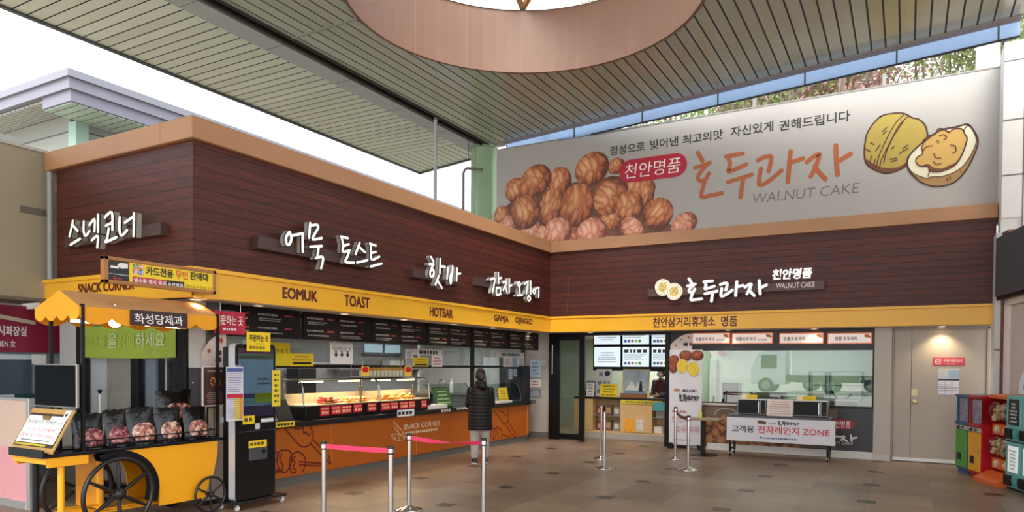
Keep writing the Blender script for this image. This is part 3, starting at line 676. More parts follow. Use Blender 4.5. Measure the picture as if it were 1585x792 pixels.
# printed walnut drawing
zW_ = zf(1330, 160, 5.655); m_out = M('43201A', 0.5)
def closed(F, pts, w, sm=6):
    P = [Vector(p) for p in pts]; n_ = len(P); out = []
    for i in range(n_):
        a, bq, c, d = P[i-1], P[i], P[(i+1) % n_], P[(i+2) % n_]
        for k in range(sm):
            t = k/sm; out.append(tuple(0.5*((2*bq)+(c-a)*t+(2*a-5*bq+4*c-d)*t*t+(3*bq-3*c+d-a)*t**3)))
    return out
def draw(fill, line, pts, w, wd=0.022, sm=6):
    o = closed(FPn, uvs(FPn, [zW_(p) for p in pts]), w, sm)
    if fill is not None: fill.quad(FPn, o, w)
    if line is not None: line.stroke(FPn, o+[o[0], o[1]], wd, w+0.0012, w+0.0012, sm=1)
whole = [(180, 120), (290, 88), (390, 88), (460, 125), (520, 140), (575, 190), (597, 270), (590, 340), (545, 390), (430, 470), (415, 540), (330, 590), (230, 612), (130, 580), (65, 530), (45, 450), (50, 350), (80, 240)]
half = [(950, 185), (1015, 260), (1040, 340), (1005, 450), (930, 590), (830, 690), (690, 728), (560, 700), (460, 620), (420, 540), (430, 470), (490, 400), (560, 340), (700, 240), (850, 205)]
inner = [(950, 190), (1010, 270), (1020, 350), (960, 480), (870, 580), (740, 635), (620, 645), (585, 655), (470, 610), (425, 540), (440, 465), (500, 395), (580, 330), (700, 245), (850, 210)]
kern = [(560, 330), (610, 285), (665, 270), (690, 225), (740, 225), (785, 250), (830, 222), (900, 225), (925, 270), (945, 310), (925, 380), (900, 450), (850, 530), (790, 570), (700, 600), (620, 595), (600, 555), (530, 550), (495, 510), (510, 470), (555, 440), (545, 390), (560, 360)]
kdark = [(495, 515), (540, 545), (600, 530), (650, 560), (720, 570), (790, 540), (850, 510), (905, 420), (935, 330), (940, 360), (900, 460), (850, 535), (790, 572), (700, 602), (620, 597), (600, 557), (530, 552)]
f1, f2, f3, f4, f5, ln = MB(), MB(), MB(), MB(), MB(), MB()
draw(f1, ln, whole, 0.0030, 0.026); draw(f5, None, [(50, 480), (110, 520), (200, 560), (330, 560), (415, 515), (410, 545), (330, 588), (230, 608), (130, 578), (66, 530)], 0.0036)
for s in ([(400, 92), (320, 170), (230, 330), (170, 470), (150, 560)], [(440, 105), (350, 190), (270, 340), (200, 480), (175, 570)], [(385, 160), (300, 290), (240, 420), (215, 520)], [(240, 210), (205, 245)], [(240, 240), (210, 270)], [(100, 345), (130, 360)], [(180, 365), (145, 415)], [(425, 365), (385, 395)], [(430, 390), (350, 440)], [(305, 378), (280, 398)], [(270, 490), (325, 480)], [(285, 510), (330, 495)], [(60, 400), (95, 420)], [(110, 460), (90, 520)], [(140, 490), (125, 550)]):
    ln.stroke(FPn, uvs(FPn, [zW_(p) for p in s]), 0.017, 0.0045, 0.0045)
draw(f2, ln, half, 0.0055, 0.024); draw(f3, ln, inner, 0.0068, 0.012); draw(f4, None, kern, 0.0082, 0.02); draw(f5, None, kdark, 0.0090); draw(None, ln, kern, 0.0094, 0.017)
for s in ([(670, 265), (700, 225), (760, 235), (785, 260)], [(700, 285), (740, 275), (765, 300), (740, 320)], [(800, 365), (840, 375), (845, 420), (815, 435)], [(655, 440), (670, 475), (715, 480)], [(650, 510), (675, 535), (720, 525)], [(555, 425), (580, 385), (640, 370)], [(600, 640), (615, 600)], [(945, 195), (915, 235)], [(790, 645), (800, 660)], [(765, 655), (775, 680)], [(885, 600), (890, 606)], [(680, 325), (700, 345)]):
    ln.stroke(FPn, uvs(FPn, [zW_(p) for p in s]), 0.014, 0.0112, 0.0112)
f1.build('walnut_drawing', M('A8913F', 0.5, noise=.06, scale=4), bb); f2.build('walnut_drawing', M('A07A48', 0.5), bb); f3.build('walnut_drawing', M('DCD3B6', 0.5), bb)
f4.build('walnut_drawing', M('C39A52', 0.5), bb); f5.build('walnut_drawing', M('6E3B22', 0.5), bb); ln.build('walnut_drawing', m_out, bb)

# ---- raised letters on mounting bars
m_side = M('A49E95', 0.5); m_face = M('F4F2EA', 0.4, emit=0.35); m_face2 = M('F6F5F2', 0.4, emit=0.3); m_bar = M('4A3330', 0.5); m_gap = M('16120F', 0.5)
def letter_sign(label, F, wall_w, glyphs, conv, wd, bar, th=0.085, gap=0.10, face=m_face, barmat=m_bar):
    """glyphs: list of lists of strokes in photo pixels, drawn on the front plane w = wall_w + gap + th of frame F"""
    wf = wall_w+gap+th
    G = [[uvs(F, [conv(p) for p in s], wf) for s in g] for g in glyphs]
    a = [p for g in G for s in g for p in s]
    root = thing('letter_sign', tuple(F.P(sum(p[0] for p in a)/len(a), min(p[1] for p in a), wall_w)), label, 'sign', None)
    u0, v0 = F.px(*bar[0], wall_w+gap); u1, v1 = F.px(*bar[1], wall_w+gap); hb = bar[2]/2
    vm = (v0+v1)/2
    MB().fbox(F, u0, u1, vm-hb, vm+hb, wall_w-0.005, wall_w+gap).build('mounting_bar', barmat, root, bevel=0.004)
    for g in G:
        side, trim, fc = MB(), MB(), MB()
        for s in g:
            side.stroke(F, s, wd*1.12, wall_w+gap, wf-0.022, 4); trim.stroke(F, s, wd*1.3, wf-0.022, wf-0.008, 4); fc.stroke(F, s, wd, wf-0.008, wf, 4)
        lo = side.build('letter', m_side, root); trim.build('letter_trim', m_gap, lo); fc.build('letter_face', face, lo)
    return root
zc = zf(90, 320, 8.805)
letter_sign('white raised letters reading 스넥코너 on the shorter wood wall over the cart', FB(YC+0.02), 0.0,
  [[[(195, 190), (185, 250), (150, 398)], [(190, 245), (262, 325)], [(165, 515), (295, 435)]],
   [[(345, 200), (342, 320), (368, 395), (425, 330)], [(422, 248), (492, 168), (490, 330)], [(540, 105), (540, 340)], [(455, 455), (538, 398), (530, 550)]],
   [[(632, 142), (727, 75), (735, 312)], [(648, 255), (733, 215)], [(685, 295), (665, 430), (645, 478), (790, 415)]],
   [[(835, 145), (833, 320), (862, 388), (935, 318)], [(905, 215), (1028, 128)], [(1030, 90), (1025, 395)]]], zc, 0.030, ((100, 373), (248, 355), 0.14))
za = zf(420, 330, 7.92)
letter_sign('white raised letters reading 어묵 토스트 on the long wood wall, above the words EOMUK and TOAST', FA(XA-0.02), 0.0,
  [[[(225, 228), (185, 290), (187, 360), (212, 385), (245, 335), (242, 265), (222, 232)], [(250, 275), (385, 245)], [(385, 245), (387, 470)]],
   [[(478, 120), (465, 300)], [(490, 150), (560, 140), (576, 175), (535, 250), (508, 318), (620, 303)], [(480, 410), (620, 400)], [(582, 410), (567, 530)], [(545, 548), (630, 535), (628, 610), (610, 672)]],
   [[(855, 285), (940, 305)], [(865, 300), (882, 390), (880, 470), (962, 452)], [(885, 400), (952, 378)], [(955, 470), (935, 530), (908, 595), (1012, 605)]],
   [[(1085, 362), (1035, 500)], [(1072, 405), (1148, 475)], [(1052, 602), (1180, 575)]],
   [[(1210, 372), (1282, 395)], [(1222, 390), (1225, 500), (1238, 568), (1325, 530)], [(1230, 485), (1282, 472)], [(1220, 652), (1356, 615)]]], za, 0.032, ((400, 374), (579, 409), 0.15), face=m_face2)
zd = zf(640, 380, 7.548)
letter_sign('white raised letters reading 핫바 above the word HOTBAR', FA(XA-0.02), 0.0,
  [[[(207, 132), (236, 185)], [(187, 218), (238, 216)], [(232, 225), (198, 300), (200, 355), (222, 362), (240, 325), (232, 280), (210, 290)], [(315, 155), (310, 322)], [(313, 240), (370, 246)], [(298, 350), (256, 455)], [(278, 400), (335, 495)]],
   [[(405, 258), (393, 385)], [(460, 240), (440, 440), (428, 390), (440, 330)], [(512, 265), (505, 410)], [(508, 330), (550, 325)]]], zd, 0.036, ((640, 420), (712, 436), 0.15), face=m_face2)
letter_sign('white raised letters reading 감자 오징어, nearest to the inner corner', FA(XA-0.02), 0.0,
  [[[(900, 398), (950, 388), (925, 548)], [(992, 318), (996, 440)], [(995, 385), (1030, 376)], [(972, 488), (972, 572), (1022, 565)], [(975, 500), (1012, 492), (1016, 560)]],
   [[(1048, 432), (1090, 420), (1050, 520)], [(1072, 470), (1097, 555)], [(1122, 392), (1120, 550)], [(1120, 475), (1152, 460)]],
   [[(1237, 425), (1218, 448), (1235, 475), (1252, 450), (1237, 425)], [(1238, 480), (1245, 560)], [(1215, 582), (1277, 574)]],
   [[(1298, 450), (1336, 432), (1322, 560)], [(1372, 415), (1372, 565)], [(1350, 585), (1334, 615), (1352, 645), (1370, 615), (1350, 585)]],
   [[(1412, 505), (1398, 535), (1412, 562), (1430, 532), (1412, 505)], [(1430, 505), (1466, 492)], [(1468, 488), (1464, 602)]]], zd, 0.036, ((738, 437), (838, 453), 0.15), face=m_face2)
# walnut cake sign
Fw = FB(YB+0.02); wf = 0.16
ws = thing('letter_sign', (-4.1, YB, 2.9), 'white raised letters reading 호두과자 beside two walnuts, above the walnut cake window', 'sign')
l_, r_ = Fw.px(1002, 451, .1), Fw.px(1276, 442, .1)
MB().fbox(Fw, l_[0], r_[0], (l_[1]+r_[1])/2-0.085, (l_[1]+r_[1])/2+0.07, -0.005, 0.09).build('mounting_bar', M('5A4038', 0.5), ws, bevel=0.004)
a0 = rpx(Fw, 1064, 1186, 428, 465, wf)
for key in ('ho', 'du', 'gwa', 'ja'):
    s1 = walnut_word(MB(), Fw, a0[0], a0[1], a0[2], a0[3], 0.055, 0.09, 0.14, (key,)).build('letter', m_side, ws)
    walnut_word(MB(), Fw, a0[0], a0[1], a0[2], a0[3], 0.052, 0.14, 0.155, (key,)).build('letter_face', m_face2, s1)
b = MB(); tpx(b, Fw, '천안명품', (1195, 417, 433), (1257, 413, 430), 0.13, bold=0.03, shear=0.12, depth=0.04); b.build('lettering', m_face2, ws)
b = MB(); tpx(b, Fw, 'WALNUT CAKE', (1201.5, 438, 446.5), (1261, 435.5, 444), 0.094, depth=0.002); b.build('lettering', M('F2E4DC', 0.5), ws)
for k, (cx_, cy_) in enumerate(((1025.5, 444.5), (1043.5, 451))):
    c = Fw.px(cx_, cy_, .13); P = lambda rr, n_=26: [(c[0]+rr*math.cos(2*PI*i/n_)*(1.0+0.04*math.sin(2*PI*i/n_*3+k)), c[1]+rr*math.sin(2*PI*i/n_)*1.08) for i in range(n_)]
    o = MB().prism(Fw, P(0.155), 0.09, 0.13+0.02*k).build('walnut_emblem', M('F5EFDD', 0.4, emit=.2), ws)
    b = MB(); pr = P(0.13); b.stroke(Fw, pr+[pr[0]], 0.008, 0.1315+.02*k, 0.133+.02*k, 1)
    for i in range(9): b.stroke(Fw, [(c[0]+random.Random(i+k*20).uniform(-.07, .05), c[1]+random.Random(i+50+k*20).uniform(-.08, .07)), (c[0]+random.Random(i+k*20).uniform(-.07, .05)+.04, c[1]+random.Random(i+50+k*20).uniform(-.08, .07)+.03)], 0.009, .1325+.02*k, .134+.02*k, 1)
    b.build('emblem_line', M('B98F3E', 0.5), o)
    MB().quad(Fw, P(0.095), 0.1313+.02*k).build('kernel', M('EED884', 0.4, noise=.2, scale=25), o)
# small loose cable on the wood in the corner
tag(MB().tube([(XA+0.42, YB+0.005, 3.55), (XA+0.43, YB+0.0, 3.1), (XA+0.40, YB+0.0, 2.8), (XA+0.33, YB+0.0, 2.71)], 0.007, 6).build('loose_cable', M('6B4A40', 0.5)), 'thin brown cable hanging down the wood in the inner corner', 'cable')

# ---- framed card-only sign at the end of the long band
XS = -6.70; FS = FA(XS)
(ua, va), (ub, vb) = FS.px(160, 394.5), FS.px(333.5, 419.5); (uc, vc), (ud, vd) = FS.px(160, 434.5), FS.px(333.5, 457.5)
U0, U1, V0, V1 = (ua+uc)/2, (ub+ud)/2, (vc+vd)/2, (va+vb)/2
cs = thing('framed_sign', (XS, U1, V0), 'yellow card-only vending sign in a wooden frame above the cart awning', 'sign')
fr = MB(); t_ = 0.035
fr.fbox(FS, U0, U1, V1-t_, V1, -0.05, 0.012).fbox(FS, U0, U1, V0, V0+t_, -0.05, 0.012).fbox(FS, U0, U0+0.045, V0, V1, -0.05, 0.012).fbox(FS, U1-t_, U1, V0, V1, -0.05, 0.012)
fr.build('frame', M('A8713F', 0.5, noise=.1, scale=8), cs, bevel=0.004)
MB().fbox(FS, U0+0.02, U1-0.02, V0+0.02, V1-0.02, -0.045, 0.0).build('panel', M('F5D21F', 0.4), cs)
br = MB()
for uu in (U1-0.06, U1-0.12): br.box(XA-0.02, XS-0.045, uu, uu+0.03, V0+0.08, V1-0.05)
br.build('bracket', M('555555', 0.4, 0.6), cs)
def rr(F, u0, u1, v0, v1, r, n=6):
    out = []
    for cx_, cy_, s in ((u1-r, v1-r, 0), (u0+r, v1-r, 1), (u0+r, v0+r, 2), (u1-r, v0+r, 3)):
        out += [(cx_+r*math.cos(PI/2*(s+k/n)), cy_+r*math.sin(PI/2*(s+k/n))) for k in range(n+1)]
    return out
zs = zf(150, 390, 7.925)
S = lambda x0_, x1_, y0_, y1_: (FS.px(*zs((x0_, (y0_+y1_)/2)))[0], FS.px(*zs((x1_, (y0_+y1_)/2)))[0], FS.px(*zs(((x0_+x1_)/2, y1_)))[1], FS.px(*zs(((x0_+x1_)/2, y0_)))[1])
a = S(140, 395, 105, 375); b = MB().quad(FS, rr(FS, *a, 0.02), 0.002); b.build('black_panel', M('15151A', 0.35), cs)
b = MB().quad(FS, [(a[0]+.02, a[2]+.19*(a[3]-a[2])/.27*.9), (a[0]+.02, a[3]-.055), (a[0]+.10, a[3]-.055), (a[0]+.10, a[2]+.19*(a[3]-a[2])/.27*.9)], 0.004)
b.quad(FS, [(a[0]+.085, a[3]-.04), (a[0]+.115, a[3]-.02), (a[1]-.015, a[3]-.02), (a[1]-.015, a[3]-.065), (a[0]+.125, a[3]-.075), (a[0]+.10, a[3]-.06)], 0.005)
b.fbox(FS, a[0]+.005, a[1]-.005, a[2]+.078, a[2]+.082, .003, .004); b.build('pictogram', m_white, cs)
b = MB().stroke(FS, [(a[0]+.13, a[2]+.04), (a[0]+.045, a[2]+.04)], 0.008, .003, .003); b.stroke(FS, [(a[0]+.07, a[2]+.058), (a[0]+.045, a[2]+.04), (a[0]+.07, a[2]+.022)], 0.008, .003, .003, 1); b.build('arrow', M('C0272D', 0.4), cs)
for (x0_, x1_, y0_, y1_, h, ch) in ((442, 505, 150, 205, '4F8A3C', '스'), (508, 568, 155, 212, 'D8643C', '넥'), (442, 505, 210, 268, 'C22F3E', '코'), (508, 568, 218, 278, '2B55A8', '너')):
    e = S(x0_, x1_, y0_, y1_); t2 = MB().quad(FS, [(e[0], e[2]), (e[1], e[2]), (e[1], e[3]), (e[0], e[3])], .002).build('colour_tile', M(h, 0.4), cs)
    text(MB(), FS, ch, e[0]+.004, e[1]-.004, e[2]+.004, e[3]-.004, .004, bold=.03).build('lettering', m_white, t2)
def st(body, x0_, x1_, yl, yr, h, w=.004, bold=.03):
    e0 = S(x0_, x0_+1, yl, yl+h); e1 = S(x1_-1, x1_, yr, yr+h); b = MB()
    text(b, FS, body, e0[0], e1[1], (e0[2]+e1[2])/2, (e0[3]+e1[3])/2, w, bold=bold); return b
st('카드전용', 600, 935, 175, 215, 105).build('lettering', M('1A1512', 0.4), cs)
st('무인', 962, 1115, 220, 238, 105).build('lettering', M('D2691E', 0.4), cs)
st('판매대', 1140, 1362, 240, 262, 100).build('lettering', M('1A1512', 0.4), cs)
e = S(440, 850, 320, 400); MB().quad(FS, [(e[0], e[2]), (e[1], e[2]), (e[1], e[3]), (e[0], e[3])], .002).build('red_strip', M('BE1E3C', 0.4), cs)
e = S(852, 1070, 355, 445); MB().quad(FS, [(e[0], e[2]), (e[1], e[2]), (e[1], e[3]), (e[0], e[3])], .002).build('black_strip', M('17140F', 0.4), cs)
st('영수증 제시 즉시', 452, 845, 318, 352, 62, bold=.02).build('lettering', m_white, cs); st('우선제공', 866, 1055, 370, 388, 52, bold=.02).build('lettering', m_white, cs)
st('받으실수 있습니다', 1092, 1408, 398, 430, 42, bold=.0).build('lettering', M('8A6A10', 0.4), cs)
# ================================================================ SNACK COUNTER AND WHAT STANDS ON IT
XC = -7.25; FK = FA(XC); ZT = 0.865; yK0, yK1 = 5.62, 13.62
ck = thing('snack_counter', (XC-0.3, 9.6, 0), 'long orange snack counter with black top along the left stall', 'counter')
m_or = M('B85C10', 0.4, noise=0.05, scale=1.2)
pl = [(-7.9, yK0), (XC, yK0), (XC, yK1), (XC-0.16, 14.05), (-7.9, 14.05)]
FZ = Fr((0, 0, 0), (1, 0, 0), (0, 1, 0))
MB().prism(FZ, pl, 0.12, 0.79).build('front_panel', m_or, ck)
MB().prism(FZ, [(a-(0.03 if a > -7.8 else 0), b_) for a, b_ in pl], 0.0, 0.12).build('kick_plate', M('6B6762', 0.5, noise=.05, scale=3), ck)
MB().prism(FZ, [(-7.9, yK0), (XC+0.07, yK0), (XC+0.07, yK1+0.05), (XC-0.05, 14.12), (-7.9, 14.12)], 0.79, ZT).build('worktop', M('17161A', 0.25), ck, bevel=0.006)
MB().fbox(FK, yK1-0.02, yK1, 0.13, 0.78, 0, 0.004).fbox(FK, 9.62, 9.625, .13, .78, 0, .002).fbox(FK, 7.6, 7.605, .13, .78, 0, .002).fbox(FK, 11.6, 11.605, .13, .78, 0, .002).build('edge_strip', M('D79B54', 0.4), ck)
z6 = zf(420, 640, 6.6); z5 = zf(660, 580, 7.2); z3 = zf(420, 480, 3.167)
def drawing(zz, strokes):
    dr = MB()
    for s in strokes: dr.stroke(FK, uvs(FK, [zz(p) for p in s]), 0.021, 0.002, 0.002)
    dr.build('line_drawing', M('6A1710', 0.5), ck)
L6 = ([(140, 155), (215, 245), (290, 325), (345, 338), (400, 305), (427, 215), (392, 125)], [(325, 145), (328, 200), (352, 190), (378, 225), (397, 200)], [(235, 148), (270, 158), (318, 140)], [(430, 270), (500, 342), (530, 400)], [(400, 308), (480, 388), (600, 512), (600, 478), (582, 430)],
          [(45, 385), (72, 425), (50, 480)], [(110, 372), (180, 380), (206, 425), (198, 520), (140, 600), (80, 565), (58, 470), (75, 395), (110, 372)], [(108, 405), (85, 470), (117, 530), (105, 582)], [(182, 500), (205, 425), (270, 388), (330, 428), (348, 500), (318, 592)], [(182, 510), (200, 590), (238, 604), (252, 580), (218, 545), (242, 500), (212, 470), (245, 435)], [(282, 490), (490, 505), (508, 520), (485, 530), (285, 522)], [(45, 570), (80, 590), (45, 600)])
L5 = ([(752, 390), (800, 460), (868, 545), (905, 500), (922, 420), (895, 372)], [(820, 400), (858, 420), (880, 452), (920, 430)], [(905, 508), (960, 600), (1002, 682), (968, 680), (890, 560)], [(745, 585), (776, 640), (755, 715), (722, 700), (715, 625), (745, 585)], [(800, 712), (788, 625), (810, 590), (838, 625), (832, 700)], [(760, 600), (790, 580), (800, 600)], [(850, 668), (930, 690)], [(740, 610), (750, 650), (738, 690)])
drawing(z6, L6[:5]); drawing(z6, L6[5:]); drawing(z5, L5[:3]); drawing(z5, L5[3:])
wd = MB()
for s in ([(600, 545), (640, 590), (655, 625)], [(600, 545), (605, 580), (640, 615)], [(610, 560), (625, 590)], [(640, 600), (660, 625)], [(585, 612), (610, 605), (640, 615), (650, 632), (610, 635), (585, 612)], [(600, 610), (608, 632)], [(620, 608), (628, 634)]):
    wd.stroke(FK, uvs(FK, [z3(p) for p in s]), 0.010, 0.002, 0.002)
tpx(wd, FK, 'SNACK CORNER', (625, 656.5, 664.5), (680.5, 650, 658.5), 0.002, bold=.01, shear=.1); a = rpx(FK, 627, 677, 664, 670)
lines(wd, FK, a[0], a[1], a[2], a[3], 1, .002, .6, 3, .99); wd.build('white_print', M('E2C9A8', 0.5), ck)
FW_ = FA(XC+0.0705)
for (x0_, x1_, y0_, y1_, lab) in ((427, 456, 652, 660.5, 'yellow'), (615, 641, 633.5, 644, 'white')):
    a = rpx(FW_, x0_, x1_, y0_, y1_); o = MB().fbox(FW_, a[0], a[1], a[2], a[3], 0, .003).build('edge_label', M('F0CE2A' if lab == 'yellow' else 'ECECEA', 0.5), ck)
    lines(MB(), FW_, a[0]+.02, a[1]-.02, a[2]+.01, a[3]-.01, 1, .004, .6, 5, .95).build('print', M('222222', 0.5), o)
b = MB(); a = rpx(FW_, 683, 698, 632, 638); lines(b, FW_, a[0], a[1], a[2], a[3], 1, .002, .7, 1, 1); a = rpx(FW_, 707, 726, 628, 635); lines(b, FW_, a[0], a[1], a[2], a[3], 1, .002, .5, 2, 1)
b.build('edge_print', M('D8C8C8', 0.5), ck)
# ---- menu boards
XM = -7.2; FM = FA(XM); m_board = M('140C0D', 0.6, spec=.25); mb_cols = [(341, 467), (470, 574.5), (577, 660), (662, 729), (731.5, 786), (788, 834)]
zb0 = FM.px(600, 531)[1]; m_menu = M('8F8A84', 0.5); m_menur = M('A03A34', 0.5)
where = ['leftmost, beside the red ordering sign', 'second from the left, above the arrow sign', 'third from the left, above the snack cup rack', 'third from the right, under the word HOTBAR', 'second from the right, above the customer', 'rightmost, next to the pillar']
for i, (x0_, x1_) in enumerate(mb_cols):
    y0_, y1_ = FM.px(x0_, 530)[0], FM.px(x1_, 530)[0]
    if i == 0: y0_ = 5.47
    t = thing('menu_board', (XM, (y0_+y1_)/2, zb0), 'dark menu board over the counter, '+where[i], 'menu board', 'menu boards over the snack counter')
    MB().fbox(FM, y0_+0.01, y1_-0.01, zb0, ZB0-0.006, -0.06, 0).build('board', m_board, t, bevel=0.004)
    for cx_ in (0, 1):
        for ry in (0, 1):
            ul_ = y0_+0.06+(y1_-y0_-.1)*0.5*cx_; ur = ul_+(y1_-y0_)*0.40; vt = ZB0-0.075-0.17*ry
            b, br_ = MB(), MB(); lines(b, FM, ul_, ul_+(ur-ul_)*0.62, vt-0.035, vt, 1, .002, .75, i*9+cx_*3+ry, .8); lines(b, FM, ul_+.02, ur-.03, vt-0.105, vt-0.055, 2 if (i+cx_+ry) % 2 else 1, .002, .55 if (i+cx_+ry) % 2 else .4, i*7+cx_+ry*2, .6)
            lines(br_, FM, ur-.16, ur-.03, vt-.03, vt-.005, 1, .002, .8, i+ry, .9); e_ = b.build('menu_entry', m_menu, t); br_.build('price_print', m_menur, e_)
# red ordering sign under the band
FO = FA(-6.98); a = rpx(FO, 333, 379.5, 482, 517)
t = thing('ordering_sign', (-6.98, (a[0]+a[1])/2, a[2]), 'small red hanging sign with white text, beside the awning end', 'sign')
MB().fbox(FO, a[0], a[1], a[2], a[3], -.02, 0).build('panel', M('C1203F', 0.4), t, bevel=.003); MB().cyl((-6.99, a[0]+.08, a[3]), (-6.99, a[0]+.08, ZB0), .004, n=6).cyl((-6.99, a[1]-.06, a[3]), (-6.99, a[1]-.06, ZB0), .004, n=6).build('hanger', m_steel, t)
b = MB(); tpx(b, FO, '주문하는 곳', (334, 487, 504), (376, 489, 502), .002, bold=.02); e = rpx(FO, 345, 365, 507, 512); lines(b, FO, *e, 1, .002, .7, 2, 1); b.build('lettering', m_white, t)
# ---- notices on the panes
def notice(F, x0_, x1_, y0_, y1_, h, label, rows=3, ink='2A2A2A', th=.004, cat='notice', seed=1, group=None, dash=True, align='c', fill=.45):
    a = rpx(F, x0_, x1_, y0_, y1_); t = thing('notice', tuple(F.P((a[0]+a[1])/2, a[2], 0)), label, cat, group)
    MB().fbox(F, a[0], a[1], a[2], a[3], 0, th).build('sheet', M(h, 0.5), t)
    if dash:
        d = (a[3]-a[2])*.12; lines(MB(), F, a[0]+d, a[1]-d, a[2]+d, a[3]-d, rows, th+.002, fill, seed, .6, align).build('print', M(ink, 0.5), t)
    return t, a
FG1 = FA(XG+0.031); FG0 = FA(XG-0.002)
t, a = notice(FG1, 418, 448.5, 530, 566, 'F2D21E', 'large yellow notice on the pane just right of the kiosk screen', dash=False)
b = MB(); text(b, FG1, '판 매 기', a[0]+.1, a[1]-.04, a[3]-.16, a[3]-.08, .006, bold=.01); text(b, FG1, '주 문', a[0]+.2, a[1]-.15, a[2]+.08, a[2]+.15, .006, bold=.01); b.build('lettering', M('55470F', .5), t)
t, a = notice(FG1, 448.5, 485, 547, 566.5, 'F2D21E', 'wide yellow strip notice on the transom left of the arrow sign', 3, 'B0742A'); MB().fbox(FG1, a[0]+.06, a[1]-.05, a[2]+.03, a[2]+.06, .004, .007).build('bar', m_dark, t)
b = MB(); e = rpx(FG1, 485, 510, 560, 564); lines(b, FG1, *e, 1, .001, .7, 6, 1); tag(b.build('transom_print', M('E8E8E8', .5)), 'tiny white print on the transom below the menu boards', 'print')
FH = FA(-7.5); a = rpx(FH, 511.5, 546, 530, 563)
t = thing('arrow_sign', (-7.5, (a[0]+a[1])/2, a[2]), 'white sign with three black down arrows hanging over the warmer', 'sign'); MB().fbox(FH, a[0], a[1], a[2], a[3], -.01, 0).build('sheet', M('EDE8E4', .5), t)
b = MB(); text(b, FH, '식사하시는 곳', a[0]+.04, a[1]-.04, a[3]-.13, a[3]-.06, .002, bold=.01)
for k in range(3):
    cx_ = a[0]+(a[1]-a[0])*(.24+.26*k); vv = a[2]+.1; b.quad(FH, [(cx_-.016, vv+.10), (cx_-.016, vv+.05), (cx_-.045, vv+.05), (cx_, vv), (cx_+.045, vv+.05), (cx_+.016, vv+.05), (cx_+.016, vv+.10)], .002)
b.build('lettering', m_blk, t); MB().cyl((-7.505, a[0]+.1, a[3]), (-7.505, a[0]+.1, ZB0), .003, n=6).cyl((-7.505, a[1]-.1, a[3]), (-7.505, a[1]-.1, ZB0), .003, n=6).build('hanger', m_steel, t)
notice(FG1, 627, 639.5, 540, 567, 'E6E0E0', 'narrow white notice on the mullion right of the snack cup rack', 7, '777777')
notice(FG1, 640.5, 684, 540.5, 549.5, 'F0EDEA', 'long white strip notice with bold black print under the third menu board', 1, '222222', fill=.8)
t, a = notice(FG1, 639.5, 663, 553, 567, 'EBCB22', 'small yellow notice with black bar under the long white strip', 3, '9A7A1A'); MB().fbox(FG1, a[0]+.05, a[1]-.05, a[2]+.02, a[2]+.045, .004, .007).build('bar', m_dark, t)
notice(FG1, 668, 684.5, 550, 567.5, 'EFE6E4', 'white notice with red print right of the small yellow notice', 3, 'C04040')
notice(FG1, 768, 811, 545, 552.5, 'F0EDEA', 'long white strip notice near the pillar', 1, '333333', fill=.7)
notice(FG1, 779, 791.5, 553, 567.5, 'F0E8E6', 'white paper with red print left of the pale blue paper', 4, 'B03030')
notice(FG1, 792, 801, 553, 567.5, 'B7CBDD', 'pale blue paper between two white papers near the pillar', 4, '4A6A9A')
notice(FG1, 801.5, 811, 553, 568, 'EFEDE6', 'white paper at the end of the panes next to the pillar', 5, '888888')
notice(FG0, 787, 793, 571, 587, 'C9D6E4', 'upper pale paper on the lower pane, left one of two', 3, '5A7AA0'); notice(FG0, 795, 801.5, 571, 582, 'C3D2E2', 'upper pale paper on the lower pane, right one of two', 3, '5A7AA0')
FPi = FB(14.40)
notice(FPi, 820, 837.5, 556.5, 584, 'C8D8EA', 'blue headed poster on the pillar beside the glass door', 4, '6A86B0'); notice(FPi, 820.5, 837.5, 586.5, 599, 'F2E9E6', 'white notice with red print on the pillar', 2, 'C03838'); notice(FPi, 820, 837.5, 602, 614.5, '8E8A90', 'grey poster lowest on the pillar', 3, 'D0D0D0'); notice(FPi, 838.5, 845, 557, 566, 'DAD6D2', 'small square white paper at the top corner of the pillar', 2, '999999')
